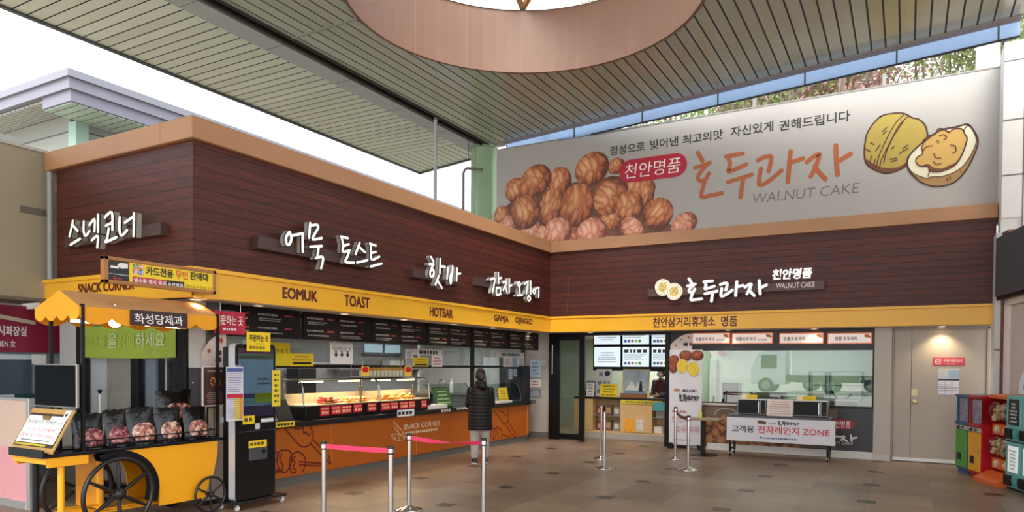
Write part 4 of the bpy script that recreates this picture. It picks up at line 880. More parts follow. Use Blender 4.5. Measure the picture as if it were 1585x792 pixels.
# ---- glass fronted warmers
m_gl = glass('warmer_glass', 'F4F6F4', 1.3); m_tag = M('CE1226', 0.4)
lampm = M('FFE3A8', 0.5, emit=3.5)
def warmer(px0, px1, label, tags, dividers):
    F = FA(-7.34); y0_, y1_ = F.px(px0, 620)[0], F.px(px1, 620)[0]; xf, xb = -7.34, -7.74; zt = FA(-7.55).px(540, 586)[1]; zb = 1.05
    t = thing('food_warmer', ((xf+xb)/2, (y0_+y1_)/2, ZT), label, 'food warmer', 'glass food warmers on the counter')
    MB().box(xb, xf+0.04, y0_, y1_, ZT, zb).build('base', m_blk, t, bevel=.006); MB().box(xb+.02, xf+.01, y0_+.02, y1_-.02, zb, zb+.012).build('tray', M('C9AE84', .4), t)
    prof = [(xf, zb)]+[(xf-0.02-0.13*(1-math.cos(a)), zt-0.13+0.13*math.sin(a)-.0) for a in (PI/2*k/8 for k in range(9))]+[(xb, zt)]
    g = MB(); n = len(prof)
    g.add([(x_, y_, z_) for y_ in (y0_+.012, y1_-.012) for x_, z_ in prof], [[i, i+1, n+i+1, n+i] for i in range(n-1)]); g.build('curved_glass', m_gl, t, smooth='all')
    for y_ in (y0_+.006, y1_-.006):
        MB().add([(x_, y_, z_) for x_, z_ in prof]+[(xb, y_, zb)], [list(range(n+1))]).build('end_glass', m_gl, t)
    fm = MB()
    for y_ in (y0_, y1_): fm.tube([(x_+.004, y_, z_) for x_, z_ in prof], .011, 6)
    fm.box(xb-.01, xb+.02, y0_, y1_, zt-.02, zt+.01).box(xb-.01, xb+.01, y0_, y0_+.02, zb, zt).box(xb-.01, xb+.01, y1_-.02, y1_, zb, zt)
    for d in dividers: yy = F.px(d, 620)[0]; fm.box(xf-.02, xf, yy-.008, yy+.008, zb, zt-.1)
    fm.build('frame', M('8E8A84', .25, .8), t); MB().box(xb, xb+.006, y0_+.02, y1_-.02, zb, zb+.16).build('back_panel', M('A89E8C', .3, .5), t)
    la = MB(); k = 2
    for j in range(k): yy = y0_+(y1_-y0_)*(j+.5)/k; la.box(-7.62, -7.58, yy-.22, yy+.22, zt-.045, zt-.02)
    la.build('heat_lamp', lampm, t); MB().box(xb+.02, -7.5, y0_+.02, y1_-.02, zt-.02, zt-.005).build('top_plate', M('9A9690', .3, .7), t)
    l = bpy.data.lights.new('warmer_light', 'AREA'); l.energy = 9*(y1_-y0_); l.color = (1, .78, .45); l.shape = 'RECTANGLE'; l.size = .12; l.size_y = (y1_-y0_)*.8
    lo = bpy.data.objects.new('warmer_light', l); COL.objects.link(lo); lo.location = (-7.58, (y0_+y1_)/2, zt-.05); lo.parent = t; lo.matrix_parent_inverse = Matrix.Translation(-t.location)
    Ft = FA(xf+0.041)
    for (p0, p1, q0, q1) in tags:
        a = rpx(Ft, p0, p1, q0, q1); o = MB().fbox(Ft, a[0], a[1], a[2], a[3], 0, .004).build('price_tag', m_tag, t)
        b = MB(); h = a[3]-a[2]; lines(b, Ft, a[0]+.015, a[1]-.01, a[2]+h*.62, a[2]+h*.9, 1, .005, .6, int(p0), .9); lines(b, Ft, a[0]+.03, a[1]-.015, a[2]+h*.12, a[2]+h*.55, 1, .005, .75, int(p0)+1, .95); b.build('price_print', M('F5C6A0', .5), o)
    return y0_, y1_, zb
z2 = lambda x_: 430+x_/6.34
W1 = warmer(470, 586.5, 'left glass warmer on the counter, with red sausages', [(z2(415), z2(505), 629, 643), (z2(525), z2(618), 627.5, 641), (z2(620), z2(722), 626.5, 639.5), (z2(742), z2(828), 625, 637.5), (z2(880), z2(965), 623.5, 636)], (559,))
W2 = warmer(588, 664.5, 'right glass warmer on the counter, with fried fritters', [(z2(1012), z2(1102), 623, 634.5), (z2(1105), z2(1180), 622, 633), (z2(1195), z2(1278), 621, 632), (z2(1282), z2(1348), 620, 631), (z2(1405), z2(1460), 619, 630)], (640,))
def snack(name, mat, r, L, label, group, spots, stick=True, ball=False):
    t = None
    for (x_, y_, z_, rz) in spots:
        if t is None:
            t = thing(name, (x_, y_, z_), label, 'food', group); p = Vector((x_, y_, z_+r))
            MB().lathe([(0.002, -L/2), (r*.75, -L/2+.012), (r, -L/2+.04), (r*1.05, 0), (r, L/2-.04), (r*.75, L/2-.012), (.002, L/2)], p, 10, (1, 0, 0)).build('body', mat, t, smooth='all')
            if stick: MB().cyl(p+Vector((L/2-.01, 0, 0)), p+Vector((L/2+.05, 0, 0)), .004, n=6).build('stick', M('D9BE8C', .6), t)
            t.rotation_euler = (0, 0, rz)
        else: dup(t, (x_, y_, z_), rz)
R1 = random.Random(4)
snack('hot_bar', M('A32018', .3, noise=.2, scale=30), .018, .17, 'glossy red sausage lying in the left warmer', 'red sausages in the left warmer', [(-7.52+.02*k3, W1[0]+.50+.055*k+R1.uniform(-.01, .01), 1.063+.034*k3, R1.uniform(-.3, .3)) for k3 in (0, 1, 2) for k in range(8-2*k3)])
snack('fish_cake_bar', M('C27A35', .4, noise=.25, scale=25), .021, .16, 'golden brown fish cake bar lying in the left warmer', 'golden bars in the left warmer', [(-7.50+R1.uniform(-.05, .05), W1[0]+.98+.058*(k%9), 1.063+.036*(k//9), R1.uniform(-.4, .4)) for k in range(18)])
snack('fritter', M('C98A3C', .5, noise=.3, scale=40), .028, .11, 'fried golden fritter heaped in the right warmer', 'fritters in the right warmer', [(-7.5+.06*(k % 3-1), W2[0]+.18+.1*(k//3), 1.063+(.04 if k % 4 == 1 else 0), R1.uniform(-1.2, 1.2)) for k in range(27)], False)
# ---- rack of snack cups on top of the warmers
ztop = FA(-7.55).px(540, 586)[1]+0.012; Fq = FA(-7.5); y0_, y1_ = Fq.px(560, 570)[0], Fq.px(637.5, 570)[0]; zr1 = Fq.px(600, 556)[1]
rk = thing('cup_rack', (-7.6, (y0_+y1_)/2, ztop), 'low glass rack full of snack cups on top of the warmers', 'rack')
MB().box(-7.74, -7.48, y0_, y1_, ztop, ztop+.02).box(-7.74, -7.48, y0_, y1_, zr1, zr1+.012).build('shelf', M('A9A49B', .3, .6), rk)
b = MB()
for y_ in (y0_+.01, y1_-.01):
    for x_ in (-7.73, -7.49): b.cyl((x_, y_, ztop+.02), (x_, y_, zr1), .008, n=8)
b.build('post', m_steel, rk); MB().box(-7.484, -7.48, y0_, y1_, ztop+.02, zr1).build('front_glass', m_gl, rk)
Fr_ = FA(-7.477)
for (p0, p1) in ((559.5, 571), (626.5, 637)):
    a = rpx(Fr_, p0, p1, 567, 582); o = MB().fbox(Fr_, a[0], a[1], a[2], a[3], 0, .003).build('price_tag', M('EBC648', .4), rk); MB().fblob(Fr_, ((a[0]+a[1])/2, a[2]+(a[3]-a[2])*.68), (a[1]-a[0])*.42, (a[3]-a[2])*.3, .005).build('red_spot', m_tag, o)
nC = 11; cup = None
for row in range(2):
    for k in range(nC):
        p = (-7.55-.1*row, y0_+.16+(y1_-y0_-.3)*k/(nC-1), ztop+.022)
        if cup is None:
            cup = thing('snack_cup', p, 'clear cup of golden snacks standing in the glass rack', 'cup', 'snack cups in the rack')
            MB().lathe([(.028, 0), (.036, .09)], p, 14).build('cup', M('EFE6D2', .3), cup, smooth=True); MB().lathe([(.034, .09), (.036, .11), (.026, .135), (.004, .14)], p, 12).build('snack', M('D9962F', .6, noise=.35, scale=40), cup, smooth='all')
        else: dup(cup, p)
# small things on the counter
def screen_stand(name, F, x0_, x1_, y0_, y1_, h, label, cat, back=.10, ink=None):
    a = rpx(F, x0_, x1_, y0_, y1_); a = (a[0], a[1], ZT+.002, a[3]); t = thing(name, tuple(F.P((a[0]+a[1])/2, ZT, 0)), label, cat)
    dz = a[3]-a[2]; Ft = Fr(F.P(0, a[2]+.01, 0), F.u, (F.v*dz-F.n*back).normalized())
    L = math.hypot(dz-.01, back); MB().fbox(Ft, a[0], a[1], 0, L, -.012, 0).build('plate', M('2A2A2C', .3), t, bevel=.003); MB().fbox(Ft, a[0]+.012, a[1]-.012, .012, L-.012, 0, .003).build('face', M(h, .35), t)
    MB().fbox(F, a[0]+.02, a[1]-.02, ZT, ZT+.012, -back-.06, .02).build('foot', m_dark, t)
    if ink: lines(MB(), Ft, a[0]+.03, a[1]-.03, .04, L-.05, 4, .005, .4, 3, .5, 'c').build('print', M(ink, .5), t)
    return t
screen_stand('order_tablet', FA(-7.35), 431, 455, 618, 650, '15171A', 'black ordering tablet on the counter right of the kiosk', 'tablet', .16)
screen_stand('menu_stand', FA(-7.38), 676, 701, 599, 626, '3E6A3A', 'green framed price stand on the counter right of the warmers', 'sign', .10, 'B9D6A8')
screen_stand('price_stand', FA(-7.3), 773, 788, 599, 620, 'E6C91E', 'yellow price stand on the counter right of the customer', 'sign', .06, '8A6A10')
a = rpx(FA(-7.28), 663.5, 690, 619, 628); MB_ = MB().box(-7.5, -7.24, a[0], a[1], ZT, ZT+.07); tag(MB_.build('napkin_box', M('E9E4DC', .5), bevel=.006), 'flat white box on the counter beside the right warmer', 'box')
a = rpx(FA(-7.25), 770, 791, 614, 621); tag(MB().box(-7.36, -7.22, a[0], a[1], ZT, ZT+.05).build('card_box', M('D8CFCB', .5), bevel=.005), 'small pale card box under the yellow price stand', 'box')
# glass sneeze guards
for (p0, p1, lab) in ((664, 729, 'greenish sneeze guard glass between the right warmer and the customer'), (752, 806, 'greenish sneeze guard glass between the customer and the pillar')):
    F = FA(-7.5); y0_, y1_ = F.px(p0+2, 610)[0], F.px(p1, 610)[0]; zg = F.px((p0+p1)/2, 594)[1]
    t = thing('sneeze_guard', (-7.5, (y0_+y1_)/2, ZT), lab, 'glass guard'); g = MB(); n = 7
    prof = [(-7.5-.16*(1-math.cos(PI/2*k/6)), ZT+.02+(zg-ZT-.02)*math.sin(PI/2*k/6)) for k in range(7)]
    g.add([(x_, y_, z_) for y_ in (y0_, y1_) for x_, z_ in prof], [[i, i+1, n+i+1, n+i] for i in range(n-1)]); g.build('curved_glass', glass('green_glass', 'BFD0CA', 1.6), t, smooth='all')
    b = MB()
    for y_ in (y0_, y1_): b.tube([(x_, y_, z_) for x_, z_ in prof], .008, 6)
    b.box(-7.51, -7.47, y0_, y1_, ZT, ZT+.022); b.build('frame', M('6E7674', .3, .6), t)
# ---- kitchen seen through the panes
k2 = thing('side_bench', (-9.2, 14.4, 0), 'steel bench along the far end wall of the kitchen', 'bench'); MB().box(-10.15, -9.1, 14.12, 14.68, 0, .92).build('cabinet', M('8C8E90', .35, .5), k2); MB().box(-10.15, -9.08, 14.08, 14.7, .92, .96).build('worktop', M('B4B6B8', .25, .8), k2)
MB_ = MB().box(-10.85, -10.25, 6.0, 14.65, 0, .92); kt = thing('kitchen_bench', (-10.5, 10, 0), 'long steel kitchen bench at the back of the snack stall', 'bench'); MB_.build('cabinet', M('8C8E90', .35, .5), kt); MB().box(-10.87, -10.2, 6.0, 14.65, .92, .96).build('worktop', M('B4B6B8', .25, .8), kt)
Fk = FA(-10.85)
def onwall(name, F, x0_, x1_, y0_, y1_, h, label, cat, th=.03, **k):
    a = rpx(F, x0_, x1_, y0_, y1_); return tag(MB().fbox(F, a[0], a[1], a[2], a[3], 0, th).build(name, M(h, .4, **k), bevel=min(.006, th*.3)), label, cat)
a = rpx(Fk, 564, 618, 533, 545.5); wk = MB().fbox(Fk, a[0], a[1], a[2], a[3], 0, .03); ko = struct('window_4', wk, M('A7BDCB', .3, emit=.45)); struct('window_frame', MB().fbox(Fk, a[0]-.05, a[1]+.05, a[2]-.06, a[2], 0, .05).fbox(Fk, (a[0]+a[1])/2-.03, (a[0]+a[1])/2+.03, a[2], a[3], 0, .05), M('5F6468', .4), ko)
Fh_ = FA(-9.2)
def hang(name, F, x0_, x1_, y0_, y1_, h, label, cat, dep=.3, zb=None):
    a = rpx(F, x0_, x1_, y0_, y1_); t = thing(name, tuple(F.P((a[0]+a[1])/2, a[2], -dep/2)), label, cat); MB().fbox(F, a[0], a[1], a[2] if zb is None else zb, a[3], -dep, 0).build('body', M(h, .4), t, bevel=.01); return t, a
sh_ = thing('wall_shelf', (-10.75, 11, 1.9), 'steel wall shelf on the kitchen back wall', 'shelf'); MB().box(-10.89, -10.55, 11.3, 14.3, 1.52, 1.55).build('board', m_steel, sh_); b = MB()
for y_ in (11.5, 12.9, 14.2): b.prism(FB(y_), [(-10.89, 1.3), (-10.6, 1.52), (-10.89, 1.52)], -.01, .01)
b.build('bracket', m_steel, sh_)
FS2 = FA(-10.6); a = rpx(FS2, 604, 625, 545, 557); tag(MB().box(-10.85, -10.6, a[0], a[1], 1.55, 1.55+(a[3]-a[2])).build('carton', M('DAD9DA', .5), bevel=.01), 'white carton on the kitchen wall shelf', 'box')
hood, a = hang('coffee_machine', FA(-10.3), 463, 490, 570, 584, '17171A', 'black coffee machine on the kitchen bench left of the cup rack', 'machine', .35, .96); MB().fbox(FA(-10.3), a[0]+.1, a[1]-.1, 1.0, 1.2, -.02, .04).build('drip_tray', M('3A3A3C', .3, .5), hood)
onwall('control_panel', Fk, 441, 452, 571, 579, '7E8694', 'grey control box on the kitchen wall right of the kiosk', 'box', .06)
t = thing('sauce_bottle', (FB(14.3).px(699, 585)[0], 14.3, .96), 'white squeeze bottle on the kitchen bench', 'bottle'); p = t.location; MB().lathe([(.045, 0), (.05, .01), (.05, .22), (.02, .27), (.02, .29)], p, 16).build('bottle', M('E9EAEA', .4), t, smooth=True); MB().lathe([(.022, .29), (.012, .33), (.006, .36)], p, 12).build('cap', M('C9CACA', .4), t, smooth=True)
t = thing('tap', (FB(14.45).px(674, 585)[0]+.1, 14.45, .96), 'steel kitchen tap on the back bench', 'tap'); p = Vector(t.location); MB().tube([p, p+Vector((0, 0, .26)), p+Vector((.03, 0, .31)), p+Vector((.12, 0, .31)), p+Vector((.15, 0, .26))], .013, 8).build('spout', m_steel, t, smooth=True); MB().cyl(p+Vector((0, 0, .03)), p+Vector((0, .07, .06)), .009, n=8).build('lever', m_steel, t)
fr_, a = hang('fridge', FB(14.1), 748, 773, 553, 600, 'B6BBBF', 'tall pale fridge in the kitchen behind the customer', 'fridge', .3, 0.0); MB().fbox(FB(14.1), a[0]+.05, a[0]+.08, 1.0, 1.4, 0, .03).build('handle', m_steel, fr_)
cb, a = hang('dark_cabinet', FB(14.1), 777, 811, 566, 622, '17191D', 'tall dark cabinet at the pillar end of the kitchen', 'cabinet', .3, 0.0); MB().fbox(FB(14.1), (a[0]+a[1])/2-.006, (a[0]+a[1])/2+.006, .1, a[3]-.05, 0, .004).build('door_gap', M('3A3C40', .4), cb)
# lamps in the soffit
dl = None
spots = [onZ(px, py, ZB0-.004) for px, py in ((417, 471), (539, 484.5), (627, 493.6), (703, 501), (766.4, 506.8), (818, 514))]+[onZ(px, py, ZB0-.004) for px, py in ((902, 512.5), (1125, 509.5), (1260, 508), (1457, 505.5), (303, 460))]
names = ['under the left band below the word EOMUK', 'under the left band below the word TOAST', 'under the left band left of the word HOTBAR', 'under the left band right of the word HOTBAR', 'under the left band below the word GAMJA', 'under the left band nearest the inner corner', 'under the right band over the glass door', 'under the right band over the first lit sign', 'under the right band over the third lit sign', 'glowing warm under the right band over the grey door', 'under the band corner above the cart awning']
for p, nm in zip(spots, names):
    on_b = 'right band' in nm; x_ = p.x if on_b else min(p.x, XA-.14); y_ = min(max(p.y, YB+.14), 14.02) if on_b else max(p.y, YC+.15)
    loc = Vector((x_, y_, ZB0-.005)); t = thing('downlight', loc, 'round recessed downlight '+nm, 'downlight', 'downlights under the yellow band')
    MB().lathe([(.075, 0), (.075, -.008), (.055, -.012), (.055, -.002)], loc, 20).build('rim', M('E8E4DC', .4), t, smooth=True)
    MB().lathe([(.054, -.004), (.001, -.006)], loc, 16).build('lens', M('FFE0A8', .4, emit=3.0 if 'glowing' not in nm else 9), t)
    l = bpy.data.lights.new('downlight_beam', 'SPOT'); l.energy = 9 if 'glowing' not in nm else 24; l.color = (1, .80, .52); l.spot_size = math.radians(120); l.spot_blend = .7; l.shadow_soft_size = .05
    lo = bpy.data.objects.new('downlight_beam', l); COL.objects.link(lo); lo.location = loc-Vector((0, 0, .02)); lo.parent = t; lo.matrix_parent_inverse = Matrix.Translation(-loc)
# ================================================================ SNACK CART
XF, XB_ = -6.70, -7.26; FCt = FA(XF); Y0c, Y1c = 3.42, 5.33
zD = 0.815
cart = thing('snack_cart', (-7.0, 4.3, 0), 'yellow wooden snack cart with orange scalloped awning and black wheels', 'cart')
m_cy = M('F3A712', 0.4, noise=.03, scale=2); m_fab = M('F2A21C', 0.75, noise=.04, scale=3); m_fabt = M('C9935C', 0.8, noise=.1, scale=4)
MB().box(XB_, XF+0.02, Y0c, Y1c, zD-.03, zD).build('deck', m_blk, cart, bevel=.006)
zc2 = zf(40, 660, 4.953)
def cp(pts, w=0.0): return uvs(FCt, [zc2(p) for p in pts], w)
# side panel with the curve of the wheel arch and the raked end
yw, zw, rw = 4.085, 0.37, 0.365; ra = 0.455
top = zD-.03; ye = FCt.px(337.5, 690)[0]
arch = [(yw+ra*math.cos(a), zw+ra*.93*math.sin(a)) for a in (PI*.5*k/10 for k in range(0, 11))]
zbm = FCt.px(245, 783)[1]
side = [(yw+ra, zbm)]+[p for p in arch if p[1] > zbm]+[(3.80, zw+ra*.93), (3.80, top), (ye, top), (ye-.01, top-.16), (ye-.06, top-.36), (ye-.12, top-.48), (ye-.18, zbm)]
for xs, nm in ((XF, 'side_panel'), (XB_+.02, 'side_panel')): MB().prism(FA(xs), side, -.02, 0).build(nm, m_cy, cart)
b = MB(); oa = [(yw+ra*math.cos(a), zw+ra*.93*math.sin(a)) for a in [-.35]+[PI*.5*k/10 for k in range(0, 11)]+[PI*.62]]; ia = [(yw+(ra-.075)*math.cos(a), zw+(ra-.075)*.93*math.sin(a)) for a in [-.35]+[PI*.5*k/10 for k in range(0, 11)]+[PI*.62]]
n = len(oa)
for x_ in (XF+.004, XF-.10): b.add([FA(x_).P(u, v) for u, v in oa+ia], [[i, i+1, n+i+1, n+i] for i in range(n-1)])
b.add([FA(x_).P(u, v) for x_ in (XF+.004, XF-.10) for u, v in ia], [[i, i+1, n+i+1, n+i] for i in range(n-1)]); b.build('wheel_arch', m_blk, cart)
MB().box(XB_+.02, XF-.02, ye-.20, ye-.18, zbm, top-.1).build('inner_panel', M('D98E12', .5), cart); MB().box(XB_+.02, XF-.1, 4.0, 4.02, zbm+.05, top).build('inner_panel', M('D98E12', .5), cart)
MB().box(XB_+.02, XF-.13, 3.8, ye-.15, zbm, zbm+.02).build('bottom_board', m_cy, cart)
MB().box(XF-.03, XF+.005, 3.46, 3.82, top-.09, top).box(XB_, XF, 3.44, 3.47, top-.06, top).box(XB_, XB_+.03, 3.46, 3.82, top-.09, top).build('apron', m_cy, cart, bevel=.004)
for (x_, y_, m) in ((XF-.05, 3.60, m_cy), (XF-.17, 4.02, m_cy), (XB_+.08, 3.60, m_blk)): MB().cyl((x_, y_, 0.0), (x_, y_, top), .028, n=14).build('leg', m, cart, smooth=True)
MB().cyl((XF-.05, 3.60, .30), (XF-.17, 4.02, .26), .012, n=8).cyl((XF-.17, 4.02, .2), (XF-.17, 4.5, .2), .012, n=8).build('leg_brace', m_cy, cart)
m_wh = M('1A1817', .35)
def wheel(x_, y_, z_, r, ns, rim, hub, w):
    t = MB(); t.tube([(x_, y_+r*math.cos(2*PI*k/40), z_+r*math.sin(2*PI*k/40)) for k in range(40)], rim, 8, True); o = t.build('wheel', m_wh, cart, smooth='all')
    s = MB()
    for k in range(ns):
        a = 2*PI*k/ns+.55; d = Vector((0, math.cos(a), math.sin(a))); c = Vector((x_, y_, z_)); s.tube([c+d*hub*.8, c+d*r*.45, c+d*r*.7, c+d*(r-rim*.5)], [w*.8, w*1.25, w*1.0, w*.7], 8)
    s.build('spoke', m_wh, o, smooth=True)
    MB().lathe([(hub*.5, -.05), (hub, -.03), (hub, .03), (hub*.5, .05)], (x_, y_, z_), 18, (1, 0, 0)).build('hub', m_wh, o, smooth=True)
wheel(XF+.045, yw, zw, rw-.022, 6, .022, .055, .018); wheel(XB_-.05, yw-.02, zw, rw-.022, 6, .022, .055, .018)
wheel(XF+.045, 5.115, .207, .19, 6, .014, .03, .010); wheel(XB_-.05, 5.115, .207, .19, 6, .014, .03, .010)
b = MB()
for y_, z_ in ((yw, zw), (5.115, .207)): b.cyl((XB_-.05, y_, z_), (XF+.045, y_, z_), .016, n=10)
b.build('axle', m_wh, cart)
# posts and rail
yp0, yp1 = 3.77, 5.24
zv = 2.17
for x_, y_ in ((XF+.0, yp0), (XF+.0, yp1), (XB_+.03, yp0), (XB_+.03, yp1)): MB().box(x_-.014, x_+.014, y_-.014, y_+.014, zD, zv+.02).build('post', m_blk, cart)
b = MB(); b.box(XF-.006, XF+.006, Y0c+.35, yp1, zD+.085, zD+.097).box(XF-.006, XF+.006, Y0c+.35, yp1, zD+.045, zD+.052)
for k in range(7): yy = Y0c+.36+k*.245; b.box(XF-.005, XF+.005, yy-.005, yy+.005, zD, zD+.09)
b.box(XB_+.01, XB_+.022, yp0, yp1, zD+.25, zD+.265).box(XB_, XF, yp1+.0, yp1+.012, zD+.085, zD+.097); b.build('rail', m_blk, cart)
MB().box(XB_-.0, XF+.02, Y0c-.012, Y0c, zD-.03, zD+.045).build('lip', m_blk, cart)
# awning: gable roof along y with a scalloped valance
ya, yb_ = 3.744, 5.27; xm = -7.03; zr = 2.33; zev = 2.165; xf2, xb2 = XF+.0, -7.46
e = .008
aw = MB()
aw.add([(xf2, ya, zev), (xf2, yb_, zev), (xm, yb_-.03, zr), (xm, ya, zr), (xf2, ya, zev-e), (xf2, yb_, zev-e), (xm, yb_-.03, zr-e), (xm, ya, zr-e)], [[0, 1, 2, 3], [7, 6, 5, 4], [0, 3, 7, 4], [1, 5, 6, 2]])
aw.add([(xb2, ya, zev), (xb2, yb_, zev), (xm, yb_-.03, zr), (xm, ya, zr), (xb2, ya, zev-e), (xb2, yb_, zev-e), (xm, yb_-.03, zr-e), (xm, ya, zr-e)], [[3, 2, 1, 0], [4, 5, 6, 7], [0, 4, 7, 3], [1, 2, 6, 5]])
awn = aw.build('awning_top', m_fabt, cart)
def scallop(F, u0, u1, vtop, vmid, dep, n_, apex=None):
    pts = []; N = 10
    for k in range(n_):
        for j in range(N):
            t = j/N; u = u0+(u1-u0)*(k+t)/n_; pts.append((u, vmid-dep*abs(math.sin(PI*t))**.7))
    pts.append((u1, vmid)); topl = [(u1, vtop)]+([apex] if apex else [])+[(u0, vtop)]
    b = MB(); P = pts; n = len(P)
    vt = [(p[0], vtop if not apex else (vtop+(apex[1]-vtop)*(1-abs(p[0]-apex[0])/((apex[0]-u0) if p[0] < apex[0] else (u1-apex[0]))))) for p in P]
    b.add([F.P(u, v, w) for w in (0, -.006) for u, v in P+vt], [f for o in (0, 2*n) for f in [[o+i, o+i+1, o+n+i+1, o+n+i] for i in range(n-1)]]); return b
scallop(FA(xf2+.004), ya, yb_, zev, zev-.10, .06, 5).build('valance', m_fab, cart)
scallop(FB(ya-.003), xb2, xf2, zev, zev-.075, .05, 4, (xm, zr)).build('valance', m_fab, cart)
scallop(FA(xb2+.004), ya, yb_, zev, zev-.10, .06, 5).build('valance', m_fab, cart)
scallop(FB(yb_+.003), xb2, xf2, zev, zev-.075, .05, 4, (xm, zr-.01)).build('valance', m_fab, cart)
Fs = FA(xf2+.012); a = rpx(Fs, 201, 289.5, 482, 505)
nb = MB().fbox(Fs, a[0], a[1], a[2], a[3], -.004, .012).build('name_board', M('3B2426', .5), cart, bevel=.003); b = MB(); tpx(b, Fs, '화성당제과', (208, 485.5, 500), (283, 488, 504), .014, bold=.012, shear=-.12); b.build('lettering', m_white, nb)
m_lamp = M('FFF4DC', .4, emit=2.2)
Fl = FA(-6.78)
for (p0, p1, yy) in ((110, 140, 497.5), (225, 250, 503), (258, 283, 506)):
    a = rpx(Fl, p0, p1, yy-2, yy+2); MB().box(-6.80, -6.765, a[0], a[1], a[2]+.0, a[2]+.03).build('light_tube', m_lamp, cart, bevel=.006)
p = Fl.px(178, 499); MB().ball((-6.78, p[0], p[1]), (.05, .06, .05), 16, 10).build('bulb', m_lamp, cart, smooth='all'); MB().cyl((-6.78, p[0], p[1]+.04), (-6.78, p[0], zev+.05), .012, n=8).build('bulb_holder', m_white, cart)
# screen on the near end
FT2 = Fr((0, 3.70, 0), (1, 0, 0), (0, 0, 1)); a = rpx(FT2, 53, 118, 563, 630)
tv = thing('display_screen', ((a[0]+a[1])/2, 3.72, zD), 'black display screen with silver edge at the near end of the cart', 'screen')
MB().fbox(FT2, a[0], a[1], a[2], a[3], -.03, 0).build('housing', M('A9A6A2', .3, .7), tv, bevel=.005); MB().fbox(FT2, a[0]+.012, a[1]-.012, a[2]+.012, a[3]-.012, 0, .003).build('screen_glass', M('09090B', .12, spec=.07), tv)
MB().box((a[0]+a[1])/2-.02, (a[0]+a[1])/2+.02, 3.735, 3.755, zD, a[2]+.2).box((a[0]+a[1])/2-.12, (a[0]+a[1])/2+.12, 3.70, 3.80, zD, zD+.012).build('stand', m_blk, tv)
# tilted menu board
zq = zf(0, 600, 4.122)
B0 = onY(*zq((50, 408)), 3.44); B1 = onY(*zq((312, 438)), 3.44); zb_ = zD+.012
r_ = ray(*zq((240, 128))); T0 = Vector((0, 0, EYE))+r_*(3.66/r_.y); 
Ub = Vector((B1.x-B0.x, 0, 0)); Wd = Ub.length; Fm = Fr((B0.x, 3.455, zb_), (1, 0, 0), Vector((0, T0.y-3.455, T0.z-zb_)).normalized()); Ln = math.hypot(T0.y-3.455, T0.z-zb_)
shx = (T0.x-B0.x)/Ln
Vb = Vector((0, T0.y-3.455, T0.z-zb_)).normalized()
bd = thing('menu_easel', (B0.x+Wd/2, 3.455, zb_), 'tilted wooden notice board with handwritten white sheet on the cart deck', 'notice board')
MB().fbox(Fm, 0, Wd, 0, Ln, -.02, 0).build('board', M('B98F4E', .55, noise=.12, scale=9), bd, bevel=.003)
o = MB().fbox(Fm, .02, Wd-.02, .05, Ln-.05, 0, .003).build('print_sheet', M('3A2C18', .5), bd)
MB().quad(Fm, rr(Fm, .03, Wd-.03, .085, Ln-.075, .02), .005).build('white_sheet', M('ECEAEC', .45), bd)
b, b2, b3 = MB(), MB(), MB(); L_ = Ln
text(b, Fm, '화과롤쿠키 판매합니다', .06, Wd-.06, L_*.63, L_*.72, .006); text(b2, Fm, '키오스크에서', .12, Wd-.12, L_*.46, L_*.54, .006); text(b2, Fm, '결제 후 가져가세요', .06, Wd-.08, L_*.32, L_*.40, .006); lines(b, Fm, .1, Wd-.08, L_*.23, L_*.28, 1, .006, .5, 3, .9)
lines(b3, Fm, .04, Wd-.14, .055, .08, 1, .0045, .7, 4, .99); text(b2, Fm, '♡', Wd*.5, Wd*.58, L_*.76, L_*.81, .006)
b.build('lettering', M('2A2C34', .5), bd); b2.build('lettering', M('C84458', .5), bd); b3.build('yellow_print', M('E2D03A', .5), bd)
o = MB().fbox(Fm, Wd-.10, Wd-.015, Ln-.10, Ln-.01, .006, .009).build('card', M('EDEAE6', .45), bd); MB().fblob(Fm, (Wd-.06, Ln-.055), .018, .016, .0105, 14).build('mark', m_blk, o)
MB().box(B0.x+Wd/2-.06, B0.x+Wd/2+.06, 3.60, 3.615, zD, T0.z-.06).build('prop', M('7A5A30', .5), bd)
